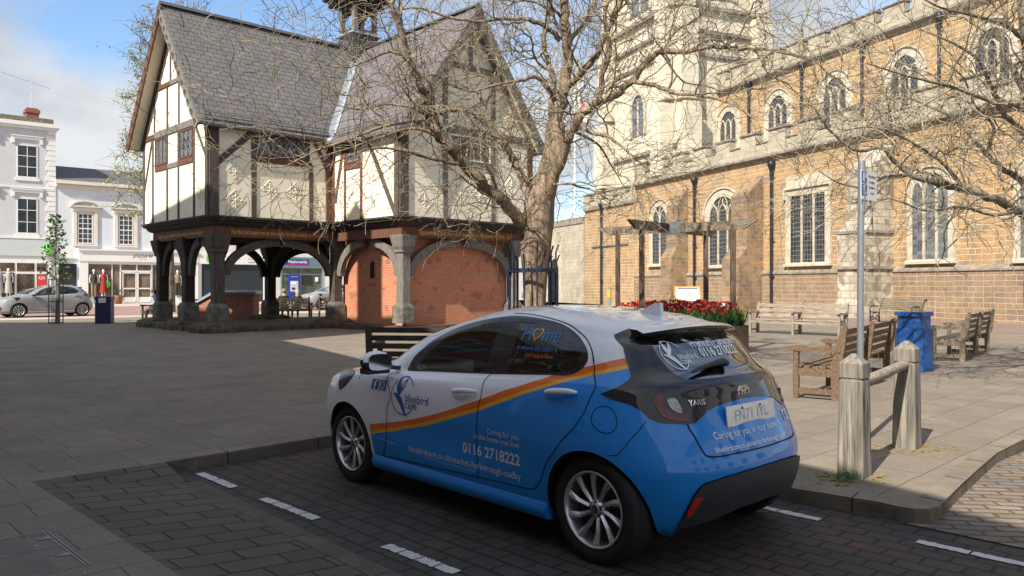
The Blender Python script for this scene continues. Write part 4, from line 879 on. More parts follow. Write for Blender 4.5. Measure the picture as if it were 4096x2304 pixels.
    for a in ((y, 0, .84, 5.12), (y, 0, .84, 4.24), (y, 0, 1.99, 4.62), (y, 0, 2.90, 4.62), (y, WY, 5.28, 4.25), (y, WY, 6.75, 4.60), (y, WY, 7.6, 4.58), (y, WY, 9.1, 5.05), (y, WY, 5.3, 5.4), (y, WY, 7.35, 7.6), (y, WY, 8.75, 7.6)): diamond(o, *a)
    diamond(o, x, 0, .66, 4.42, .26, .42)
    # moulded bressummer that runs round the jetty
    def ring(off): return [(off, off), (WX0+off, off), (WX0+off, WY+off), (WX1-off, WY+off), (WX1-off, D_-off), (off, D_-off)]
    def loft(prof, m, name):
        mb = MB(); vs = []
        for off, z in prof: vs += [(px, py, z) for px, py in ring(off)]
        for k in range(len(prof)-1): mb.add(vs, [(k*6+i, k*6+(i+1) % 6, (k+1)*6+(i+1) % 6, (k+1)*6+i) for i in range(6)])
        return mb.build(name, m, o, fix=False)
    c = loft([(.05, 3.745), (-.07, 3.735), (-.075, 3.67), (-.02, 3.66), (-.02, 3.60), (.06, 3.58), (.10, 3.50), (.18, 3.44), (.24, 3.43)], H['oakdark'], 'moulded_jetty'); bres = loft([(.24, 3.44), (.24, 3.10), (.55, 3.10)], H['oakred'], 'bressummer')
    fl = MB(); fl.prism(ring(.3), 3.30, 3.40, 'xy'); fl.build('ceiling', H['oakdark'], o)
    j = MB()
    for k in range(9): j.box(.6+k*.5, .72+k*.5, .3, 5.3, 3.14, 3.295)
    j.build('joists', H['oakdark'], o)
    tx = MB(); fit_text(tx, 'For the Lord seeth not as man seeth, for man looketh on the outward', 3.45, .15, lambda a, b: (.82+a, .234, 3.20+b), bold=.012); 
    fit_text(tx, 'appearance, but the Lord looketh on the heart. 1. Sam. 16.7', 4.1, .15, lambda a, b: (WX0+.95+a, WY+.234, 3.20+b), bold=.012); tx.build('gilt_text', H['gold'], bres, fix=False)
    tx = MB(); fit_text(tx, 'Train up a child in the way he should go', 3.8, .12, lambda a, b: (.236, 4.9-a, 3.21+b)); tx.build('gilt_text', H['gold'], bres, fix=False)
    # posts on stone bases, arched braces
    def post(px, py, m, foot=True, s=.17):
        st = MB()
        def octo(r, c): return [(px+r-c, py-r), (px+r, py-r+c), (px+r, py+r-c), (px+r-c, py+r), (px-r+c, py+r), (px-r, py+r-c), (px-r, py-r+c), (px-r+c, py-r)]
        def rings(mb, L_):
            vs = [(a, b, z) for r, c, z in L_ for a, b in octo(r, c)]; n = 8
            mb.add(vs, [(i*n+k, i*n+(k+1) % n, (i+1)*n+(k+1) % n, (i+1)*n+k) for i in range(len(L_)-1) for k in range(n)]+[tuple(range(n))[::-1], tuple(range(len(vs)-n, len(vs)))])
        p = MB(); rings(p, [(s, .03, .98), (s, .03, 2.58), (s+.05, .02, 2.62), (s+.05, .02, 2.70), (s+.10, .05, 2.80), (s+.16, .05, 3.12), (s+.16, .05, 3.16), (s-.02, .02, 3.17), (s-.02, .02, 3.36)])
        q = p.build('carved_post', m, o)
        b = MB(); rings(b, [(.275, .05, .38), (.275, .05, .86), (.245, .05, .93), (.20, .04, 1.0)]); b.build('stone_base', H['stone'], q)
        if foot:
            f = MB(); n = 14; vs = []
            for r, z in ((.78, .09), (.80, .24), (.74, .35), (.55, .41), (.01, .42)):
                for k in range(n): a = 2*PI*k/n; rr = r*(1+.10*math.sin(k*2.3+px)+.06*math.sin(k*5.1)); vs.append((px+rr*math.cos(a)*1.05, py+rr*math.sin(a), z+.02*math.sin(k*3.7)))
            f.add(vs, [(i*n+k, i*n+(k+1) % n, (i+1)*n+(k+1) % n, (i+1)*n+k) for i in range(4) for k in range(n)]); f.build('stone_foot', H['moss'], q)
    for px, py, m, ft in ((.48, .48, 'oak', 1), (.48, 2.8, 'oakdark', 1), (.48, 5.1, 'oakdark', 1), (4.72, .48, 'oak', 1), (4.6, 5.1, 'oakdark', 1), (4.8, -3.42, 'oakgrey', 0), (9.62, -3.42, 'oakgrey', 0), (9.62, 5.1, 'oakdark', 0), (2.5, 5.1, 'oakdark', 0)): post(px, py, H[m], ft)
    def arch(px, py, dx, dy, reach, m, z0=1.90, z1=3.10):
        pts = []; inn = []
        for k in range(11):
            t = k/10*PI/2; a = reach*(1-math.cos(t)); b = (z1-z0)*math.sin(t); pts.append((.15+a, z0+b+.02)); inn.append((.15+a*1.0+.21*math.cos(t)+.02, z0+b-.22*math.sin(t)-.02))
        mb = MB(); ax = 'xz' if dx else 'yz'; s = dx or dy; base = px if dx else py; c = py if dx else px
        mb.strip([(base+s*a, z) for a, z in pts], [(base+s*a, z) for a, z in inn], c-.09, c+.09, ax); mb.build('arched_brace', m, o)
    for a in ((.48, .48, 1, 0, 1.92, 'oak'), (4.72, .48, -1, 0, 1.92, 'oak'), (.48, .48, 0, 1, .92, 'oak'), (.48, 2.8, 0, -1, .92, 'oak'), (.48, 2.8, 0, 1, .92, 'oakdark'), (.48, 5.1, 0, -1, .92, 'oakdark'),
              (4.8, -3.42, 1, 0, 2.1, 'oakgrey'), (9.62, -3.42, -1, 0, 2.1, 'oakgrey'), (4.8, -3.42, 0, 1, 1.6, 'oakgrey'), (4.76, .48, 0, -1, 1.5, 'oakgrey'), (4.6, 5.1, -1, 0, 1.2, 'oakdark'), (4.6, 5.1, 1, 0, 1.4, 'oakdark'), (4.6, 5.1, 0, -1, 1.5, 'oakdark'), (4.72, .48, 0, 1, 1.4, 'oakdark')): arch(a[0], a[1], a[2], a[3], a[4], H[a[5]])
    # brick room under the wing
    b = MB(); b.box(5.02, 9.5, -3.22, .45, .1, 3.28); b.build('brick_room', H['brick'], o)
    s = MB(); s.prism([(-1.52, 1.80), (-1.52, 2.30), (-1.38, 2.40), (-1.24, 2.30), (-1.24, 1.80)], 5.005, 5.015, 'yz'); sl = s.build('slit_window', M['dark'], o)
    s = MB(); s.prism([(-1.56, 1.62), (-1.56, 1.80), (-1.20, 1.80), (-1.20, 1.62)], 4.96, 5.05, 'yz'); s.prism([(-1.56, 1.80), (-1.56, 2.32), (-1.52, 2.30), (-1.52, 1.80)], 4.99, 5.05, 'yz'); s.build('sill', H['brick'], sl)
    s = MB(); 
    for k in range(3): s.box(5.25, 5.50, -3.228, -3.222, 2.27+k*.035, 2.29+k*.035)
    s.build('air_brick', M['dark'], o)
    p = MB(); p.prism([(0.05, .05), (4.4, .05), (4.4, -3.7), (9.9, -3.7), (9.9, 5.5), (.05, 5.5)], .09, .27, 'xy'); p.build('floor', H['brickfloor'], o)
    random.seed(3)
    for k in range(5): p = MB(); y = .9+k*.95; r = .30+random.random()*.1; p.bevbox(-.12, .22, y, y+.62+random.random()*.3, .09, .26+random.random()*.12, .04); p.build('edge_stone', H['moss'], o)
    for k in range(4): p = MB(); xx = 1.3+k*.75; p.bevbox(xx, xx+.66, -.02, .14, .09, .22+random.random()*.05, .03); p.build('edge_stone', H['moss'], o)
    # cupola
    cx, cy = 7.15, 2.8; c = MB(); c.prism([(cx-.62, 10.2), (cx+.62, 10.2), (cx+.55, 11.30), (cx-.55, 11.30)], cy-.55, cy+.55); cu = c.build('cupola', H['slatedark'], o)
    c = MB(); c.bevbox(cx-.68, cx+.68, cy-.68, cy+.68, 11.30, 11.37, .02); c.build('cupola_deck', H['lead'], cu)
    for sx in (-1, 1):
        for sy in (-1, 1):
            c = MB(); c.bevbox(cx+sx*.45-.09, cx+sx*.45+.09, cy+sy*.45-.09, cy+sy*.45+.09, 11.37, 12.5, .02); c.build('cupola_post', H['oakgrey'], cu)
    for s in (-1, 1):
        c = MB(); A_ = [(t, 12.45) for t in (-.36, -.18, 0, .18, .36)]; B_ = [(-.36, 11.9), (-.18, 12.22), (0, 12.34), (.18, 12.22), (.36, 11.9)]
        c.strip([(cx+a, z) for a, z in A_], [(cx+a, z) for a, z in B_], cy+s*.45-.04, cy+s*.45+.04, 'xz'); c.strip([(cy+a, z) for a, z in A_], [(cy+a, z) for a, z in B_], cx+s*.45-.04, cx+s*.45+.04, 'yz')
        c.box(cx-.36, cx+.36, cy+s*.45-.03, cy+s*.45+.03, 11.5, 11.55); c.box(cx+s*.45-.03, cx+s*.45+.03, cy-.36, cy+.36, 11.5, 11.55); c.build('cupola_tracery', H['oakdark'], cu)
    c = MB()
    for k, (r, z0, z1) in enumerate(((.60, 12.45, 12.56), (.72, 12.56, 12.66), (.86, 12.66, 12.76), (1.02, 12.76, 12.86))): c.bevbox(cx-r, cx+r, cy-r, cy+r, z0, z1, .03)
    for s in (-1, 1):
        for k in range(7): a = -.75+k*.25; c.box(cx+a-.04, cx+a+.04, cy+s*.78-.1, cy+s*.78+.1, 12.5, 12.7); c.box(cx+s*.78-.1, cx+s*.78+.1, cy+a-.04, cy+a+.04, 12.5, 12.7)
    c.build('cupola_cornice', H['oakdark'], cu)
    c = MB(); c.lathe([(1.4, 12.87), (.7, 13.3), (.25, 14.2), (.01, 15.3)], (cx, cy, 0), 4); c.build('cupola_roof', H['slatedark'], cu)
    return o
hall()
# ================================================================ the shopping street
def sash(o, x0, x1, z0, z1, fm, gm, nx=2, nz=4, y=0, sill=True):
    f = MB(); t = .07; f.box(x0, x1, y-.035, y+.02, z1-t, z1); f.box(x0, x1, y-.06, y+.02, z0, z0+t+.02); f.box(x0, x0+t, y-.035, y+.02, z0, z1); f.box(x1-t, x1, y-.035, y+.02, z0, z1)
    for k in range(1, nx): x = x0+(x1-x0)*k/nx; f.box(x-.022, x+.022, y-.03, y+.01, z0, z1)
    for k in range(1, nz): z = z0+(z1-z0)*k/nz; w = .022 if k*2 != nz else .04; f.box(x0, x1, y-.032, y+.01, z-w, z+w)
    w_ = f.build('window', fm, o); g = MB(); g.box(x0+.03, x1-.03, y-.012, y+.012, z0+.03, z1-.03); g.build('pane', gm, w_); return w_
def street():
    wall1 = brickmat('painted brick', (.66, .68, .70), (.62, .64, .66), (.58, .60, .62), .23, .076, .008, bump=.25, dirt=.10); wall2 = mat('pale blue render', (.60, .64, .69), .8, 0, .05, 1.5); wht = mat('white woodwork', (.72, .72, .71), .6, 0, .05, 4)
    gl = mat('street window glass', (.035, .045, .055), .08, 0, .5, 2); shop = mat('shop window glass', (.06, .05, .04), .07, 0, .7, 1.6, col2=(.16, .12, .09)); slate = mat('street slate', (.10, .095, .10), .7, 0, .25, 3); gry = mat('grey fascia', (.50, .53, .55), .6, 0, .05, 3)
    grn = mat('bright green sign', (.12, .55, .06), .5, 0, .05, 3); blk = mat('black lettering', (.02, .02, .02), .5, 0, 0); redb = mat('red brick chimney', (.26, .10, .07), .9, 0, .4, 8); lich = mat('mossy coping', (.12, .11, .06), .9, 0, .5, 6, col2=(.26, .22, .16)); cream = mat('cream stonework', (.66, .62, .54), .7, 0, .06, 3)
    shut = mat('roller shutter', (.055, .065, .075), .45, .4, .1, 4); bank = mat('grey green fascia', (.13, .19, .22), .5, 0, .1, 3); blu = mat('blue bank sign', (.02, .04, .28), .4, 0, 0); wl = mat('white sign lettering', (.8, .8, .8), .5, 0, 0); red = mat('red sign', (.6, .03, .03), .5, 0, 0)
    tan = mat('shop interior', (.10, .07, .05), .8, 0, .6, 1.2, col2=(.26, .19, .13))
    L0 = (-30, 63, 0)
    # --- tall white house
    a = thing('white_house', 'tall white painted brick house with quoins and a brick chimney, far left', 'building', L0, SA)
    w = MB(); w.box(-24, -5.75, .003, 11, .1, 13.5); w.build('wall', wall1, a)
    w = MB(); w.box(-24, -5.45, -.35, 11, 13.35, 13.62); w.box(-24, -5.6, -.18, 11, 13.15, 13.35); w.build('cornice', wht, a); w = MB(); w.box(-24, -5.85, -.1, 11, 13.62, 14.02); w.build('parapet', lich, a)
    q = MB(); z = 5.2; k = 0
    while z < 13.1: q.box(-6.35 if k % 2 else -6.2, -5.70, -.05, .3, z+.02, z+.36); z += .38; k += 1
    q.build('quoins', wht, a)
    for x0 in (-8.2, -10.95, -13.7, -16.45):
        for z0, z1 in ((5.36, 8.0), (9.51, 11.93)):
            sash(a, x0, x0+1.32, z0, z1, wht, gl, 2, 4 if 0 else 3)
            h = MB(); h.box(x0-.35, x0+1.67, -.10, .01, z1+.42, z1+.62); h.box(x0-.40, x0+1.72, -.16, .01, z1+.62, z1+.68)
            for s in (x0-.33, x0+1.45): h.box(s, s+.2, -.12, .01, z1+.1, z1+.42)
            h.build('window_hood', wht, a); h = MB(); h.box(x0-.12, x0+1.44, -.07, .01, z0-.22, z0-.003); h.build('window_sill', wht, a)
    m = MB(); m.box(-24, -5.75, -.12, .01, 5.0, 5.14); m.box(-24, -5.75, -.06, .01, 8.75, 8.85); m.build('band', wht, a)
    m = MB(); m.box(-24, -5.9, -.14, .0, 3.72, 4.92); m.build('shop_sign', gry, a)
    m = MB(); m.box(-10.3, -9.35, -.17, -.14, 4.2, 4.55); m.build('sign_lettering', grn, a)
    m = MB(); m.box(-6.35, -6.05, -.75, -.16, 3.85, 4.62); m.build('hanging_sign', grn, a)
    s = MB(); s.box(-24, -6.0, -.06, 0, .1, 3.7); sf = s.build('shop_front', wht, a)
    g = MB()
    for x0, x1, z0, z1 in ((-9.6, -8.35, .5, 2.45), (-9.6, -8.35, 2.6, 3.2), (-8.2, -7.1, .45, 2.4), (-8.2, -7.1, 2.6, 3.2), (-6.95, -6.3, .6, 2.4), (-6.95, -6.3, 2.6, 3.2), (-13, -9.8, .5, 3.2)): g.box(x0, x1, -.085, -.055, z0, z1)
    g.build('shop_window', shop, sf)
    p = MB(); p.box(-6.9, -6.35, -.10, -.086, 1.35, 2.35); p.mi = 1; fit_text(p, 'AZA', .45, .22, lambda x, z: (-6.85+x, -.102, 2.0+z)); p.build('poster', [red, wl], sf)
    c = MB(); c.box(-7.35, -6.5, 2, 3.2, 13.9, 14.9); c.box(-7.42, -6.43, 1.93, 3.27, 14.75, 15.0); c.box(-7.3, -6.55, 2.05, 3.15, 15.0, 15.12); c.build('chimney', redb, a)
    c = MB(); c.tube([(-6.95, 2.4, 15), (-6.95, 2.4, 17.2)], .03, 6); c.tube([(-9.0, 2.2, 17.6), (-5.7, 2.6, 16.9)], .025, 5)
    for k in range(7): x = -8.8+k*.5; c.tube([(x, 2.25+k*.05-.3, 17.55-k*.105), (x, 2.25+k*.05+.3, 17.55-k*.105)], .018, 4)
    tag(c.build('aerial', gry, None, L0, SA), 'thin television aerial standing above the red brick chimney', 'aerial')
    # --- lower stucco building with the clothes shop
    b = thing('stucco_house', 'pale blue stucco house with pedimented sash windows over a clothes shop', 'building', L0, SA)
    w = MB(); w.box(-5.74, 4.7, .0, 10, .1, 9.4); w.build('wall', wall2, b)
    w = MB(); w.box(-5.74, 4.7, -.40, 10, 9.25, 9.5); w.box(-5.74, 4.7, -.22, 0, 9.0, 9.25); w.mi = 0
    for k in range(52): x = -5.7+k*.2; w.box(x, x+.1, -.30, -.22, 9.08, 9.2)
    w.build('cornice', cream, b)
    r = MB(); r.prism([(-.3, 9.5), (10, 9.5), (5, 11.0), (3.2, 11.0)], -5.7, 4.7, 'yz'); r.build('roof', slate, b)
    for x0 in (-4.22, -1.34, 1.54):
        sash(b, x0, x0+1.04, 4.75, 7.09, wht, gl, 3, 6, -.02)
        h = MB(); h.box(x0-.32, x0-.08, -.10, .01, 4.6, 7.3); h.box(x0+1.12, x0+1.36, -.10, .01, 4.6, 7.3); h.box(x0-.38, x0+1.42, -.14, .01, 7.22, 7.52)
        A_ = [(x0+.52+1.08*math.sin(t), 7.62+.62*(math.cos(t)-.0)-.12) for t in [rad(-85+170*k/12) for k in range(13)]]; B_ = [(x0+.52+(x-x0-.52)*.86, 7.62+(z-7.62)*.72) for x, z in A_]
        h.strip(A_, B_, -.28, .0); h.box(x0-.56, x0+1.60, -.26, .0, 7.55, 7.66); h.box(x0-.32, x0+1.36, -.16, .01, 4.58, 4.70); h.build('window_surround', cream, b)
    s = MB(); s.box(-4.2, 4.7, -.30, .0, 3.42, 4.24); s.box(-4.25, 4.7, -.42, .0, 4.24, 4.36); s.box(-5.7, -4.2, -.1, 0, 3.6, 4.4); s.box(-4.14, -3.54, -.25, 0, .1, 3.42); s.box(4.2, 4.7, -.25, 0, .1, 3.42); s.box(-3.54, 4.2, -.10, .0, .1, .62); s.box(-3.54, 4.2, -.1, 0, 3.2, 3.42); s.box(-1.87, -1.8, -.1, 0, .6, 3.2)
    for x in (-1.28, -.08, 1.04, 2.3): s.box(x, x+.09, -.12, 0, .1, 3.3)
    s.box(-1.28, 1.1, -.12, 0, 2.62, 2.74)
    sf = s.build('shop_front', wht, b)
    t = MB(); fit_text(t, 'JIGSAW', 1.55, .24, lambda x, z: (-.39+x, -.31, 3.78+z), bold=.012, shear=.2, space=1.25); fit_text(t, 'EST. 1970', .5, .07, lambda x, z: (.12+x, -.31, 3.60+z)); t.build('sign_lettering', blk, sf, fix=False)
    g = MB(); g.box(-3.5, 4.2, -.05, -.03, .62, 3.2); g.build('shop_window', tan, sf); g = MB()
    d = MB()
    for x0 in (-1.1, .02): d.box(x0, x0+.07, -.13, -.11, .2, 2.6); d.box(x0+.95, x0+1.02, -.13, -.11, .2, 2.6); d.box(x0, x0+1.02, -.13, -.11, .2, .34); d.box(x0, x0+1.02, -.13, -.11, 1.25, 1.36); d.box(x0, x0+1.02, -.13, -.11, 2.5, 2.6)
    d.build('door', wht, sf)
    t = MB(); fit_text(t, 'FEEL EVERY', 1.05, .16, lambda x, z: (2.55+x, -.13, 1.55+z), bold=.01); t.build('window_lettering', wl, sf, fix=False)
    # alley door
    g = MB(); g.box(-5.5, -4.3, -.03, .0, .12, 3.2); g.build('side_door', blk, b)
    c = MB(); c.lathe([(.0001, 0), (.30, 0), (.32, .02), (.30, .04), (.0001, .04)], (-2.3, -.24, 1.65), 24, 'y'); tag(c.build('shop_sticker', grn, None, L0, SA), 'round green sign standing by the clothes shop window', 'sign')
    # --- shuttered shop
    c = thing('shuttered_shop', 'white fronted shop with closed dark roller shutter and green round logo', 'building', L0, SA)
    w = MB(); w.box(4.72, 11.9, .0, 10, .1, 9.0); w.build('wall', mat('cream render', (.60, .58, .53), .8, 0, .06, 2), c)
    w = MB(); w.box(4.75, 10.6, -.28, 0, 3.36, 4.22); w.box(4.75, 5.0, -.12, 0, .1, 3.36); w.box(10.3, 10.6, -.12, 0, .1, 3.36); sf = w.build('fascia', wht, c)
    w = MB(); w.lathe([(.0001, 0), (.42, 0)], (5.75, -.29, 3.79), 24, 'y'); w.box(10.3, 10.55, -.30, -.285, 3.4, 4.2); w.mi = 1; w.strip([(5.75+.2*math.cos(t), 3.79+.2*math.sin(t)) for t in [2*PI*k/16 for k in range(16)]], [(5.75+.12*math.cos(t), 3.79+.12*math.sin(t)) for t in [2*PI*k/16 for k in range(16)]], -.30, -.291, closed=True); w.build('logo', [grn, wl], sf)
    t = MB(); fit_text(t, 'SAVE', .8, .16, lambda x, z: (9.0+x, -.29, 3.98+z)); t.mi = 1; fit_text(t, 'A MINUTE', 1.2, .16, lambda x, z: (8.9+x, -.29, 3.74+z)); t.mi = 2; fit_text(t, 'POINTS TO', 1.2, .14, lambda x, z: (8.95+x, -.29, 3.48+z)); t.build('sign_lettering', [blu, red, blk], sf, fix=False)
    s = MB(); 
    for k in range(32): z = .12+k*.1; s.prism([(-.06, z), (-.10, z+.05), (-.06, z+.1), (-.02, z+.05)], 5.0, 10.3, 'yz')
    s.build('roller_shutter', shut, c)
    # --- bank
    d = thing('bank', 'bank branch with grey fascia, blue sign and teal windows, seen under the hall', 'building', L0, SA)
    w = MB(); w.box(11.92, 24, .0, 10, .1, 9.5); w.build('wall', mat('white render', (.66, .66, .65), .8, 0, .05, 2), d)
    w = MB(); w.box(11.95, 16.0, -.25, 0, 3.1, 4.10); fa = w.build('fascia', bank, d); w = MB(); w.box(12.1, 14.5, -.27, -.25, 3.42, 3.90); w.mi = 1; fit_text(w, 'Nationwide', 1.8, .28, lambda x, z: (12.55+x, -.28, 3.55+z), bold=.01); w.mi = 2; w.box(12.5, 14.5, -.275, -.27, 3.38, 3.43); w.build('sign', [blu, wl, red], fa)
    g = MB(); g.box(11.95, 15.9, -.04, 0, .5, 3.1); g.build('window', mat('bank window', (.05, .085, .08), .1, 0, .4, 1.5, col2=(.13, .17, .13)), d)
    f = MB()
    for x in (11.95, 13.75, 15.8): f.box(x, x+.1, -.1, 0, .1, 3.1)
    f.box(11.95, 15.9, -.09, 0, .1, .55); f.box(11.95, 15.9, -.09, 0, 2.5, 2.6); f.build('frame', bank, d)
    p = MB(); p.box(14.0, 14.9, -.11, -.09, 1.6, 2.45); p.mi = 1; p.box(15.2, 15.5, -.11, -.09, 1.9, 2.3); p.build('poster', [blk, wl], d)
    e = thing('cash_machine', 'blue cash machine with a grey screen panel set in the bank front', 'cash machine', L0, SA)
    m = MB(); m.box(12.6, 13.7, -.22, -.10, .3, 2.55); m.build('surround', blu, e); m = MB(); m.box(12.75, 13.5, -.24, -.22, 1.0, 1.95); m.mi = 1; m.box(12.85, 13.3, -.25, -.24, 1.65, 1.85); m.mi = 2; m.box(12.9, 13.2, -.25, -.24, 1.15, 1.35); m.mi = 1; fit_text(m, 'Nationwide', .6, .08, lambda x, z: (12.85+x, -.225, 2.3+z)); m.build('panel', [gry, wl, blk], e)
    # next houses down the street so the row goes on
    f = thing('cream_house', 'cream street house further along behind the hall', 'building', L0, SA); w = MB(); w.box(24.02, 40, 0, 10, .1, 10); w.build('wall', cream, f); w = MB(); w.prism([(-.3, 10), (10, 10), (5, 12.5)], 24.02, 40, 'yz'); w.build('roof', slate, f)
    # mannequins
    def mann(x, top, legs, label, dress=False):
        m = thing('mannequin', label, 'mannequin', L0, SA); y = -.18
        bd = MB(); bd.sphere((x, y, 2.68), (.09, .10, .12)); bd.tube([(x, y, 2.45), (x, y, 2.6)], .045, 8); bd.tube([(x-.22, y, 2.38), (x-.30, y-.03, 2.05), (x-.26, y-.06, 1.75)], [.05, .042, .035], 6); bd.tube([(x+.22, y, 2.38), (x+.30, y-.03, 2.05), (x+.26, y-.06, 1.75)], [.05, .042, .035], 6); bd.tube([(x-.09, y, 1.2), (x-.09, y, .66)], .05, 6); bd.tube([(x+.09, y, 1.2), (x+.09, y, .66)], .05, 6); bd.build('body', wht, m)
        c_ = MB(); 
        if dress: c_.tube([(x, y, 2.45), (x, y, 2.3), (x, y, 2.0), (x, y, 1.8), (x, y, 1.4), (x, y, 1.0)], [.12, .21, .17, .20, .25, .30], 12); c_.build('dress', top, m)
        else:
            c_.tube([(x, y, 2.45), (x, y, 2.35), (x, y, 2.0), (x, y, 1.75)], [.12, .23, .19, .22], 10); c_.build('top', top, m); l = MB(); l.tube([(x-.1, y, 1.8), (x-.1, y, .75)], [.13, .09], 8); l.tube([(x+.1, y, 1.8), (x+.1, y, .75)], [.13, .09], 8); l.build('trousers', legs, m)
    kh = mat('khaki cloth', (.20, .15, .10), .9, 0, .1, 5); dk_ = mat('dark cloth', (.03, .03, .03), .9, 0, .1, 5)
    mann(-3.15, dk_, kh, 'mannequin in a dark top and khaki trousers left of the red dress'); mann(-2.48, mat('red cloth', (.26, .018, .012), .8, 0, .1, 5), None, 'mannequin wearing a long red dress in the shop window', True); mann(3.05, kh, dk_, 'mannequin in a khaki jacket seen between the hall posts')
    for x in (-9.3, -8.75): mann(x, mat('ivory cloth', (.34, .33, .30), .9, 0, .1, 5), None, 'mannequin in a white wedding dress, %s' % ('nearest the left edge' if x < -9 else 'next to the shop door'), True)
    pt = thing('potted_plant', 'dark leafy shrub in a terracotta pot by the clothes shop door', 'plant', L0, SA); m = MB(); m.lathe([(.0001, .1), (.24, .1), (.34, .7), (.36, .75), (.30, .76), (.0001, .72)], (-1.55, -.9, 0), 16); m.build('pot', mat('terracotta', (.30, .12, .06), .9, 0, .2, 4), pt)
    leafball(pt, (-1.55, -.9, 1.0), (.35, .35, .3), 160, .12, mat('dark leaves', (.02, .04, .015), .7, 0, .4, 5), 5)
def leafball(parent, c, r, n, s, m, seed, name='foliage'):
    rnd = random.Random(seed); mb = MB()
    for _ in range(n):
        while True:
            p = Vector((rnd.uniform(-1, 1), rnd.uniform(-1, 1), rnd.uniform(-1, 1)))
            if p.length < 1: break
        q = Vector((c[0]+p.x*r[0], c[1]+p.y*r[1], c[2]+p.z*r[2])); leaf(mb, q, s*rnd.uniform(.6, 1.2), rnd)
    return mb.build(name, m, parent, fix=False)
def leaf(mb, q, s, rnd):
    a = Vector((rnd.gauss(0, 1), rnd.gauss(0, 1), rnd.gauss(0, 1))).normalized(); b = a.orthogonal().normalized()
    mb.add([q-a*s*.5, q+b*s*.28, q+a*s*.5, q-b*s*.28], [(0, 1, 2, 3)])
street()
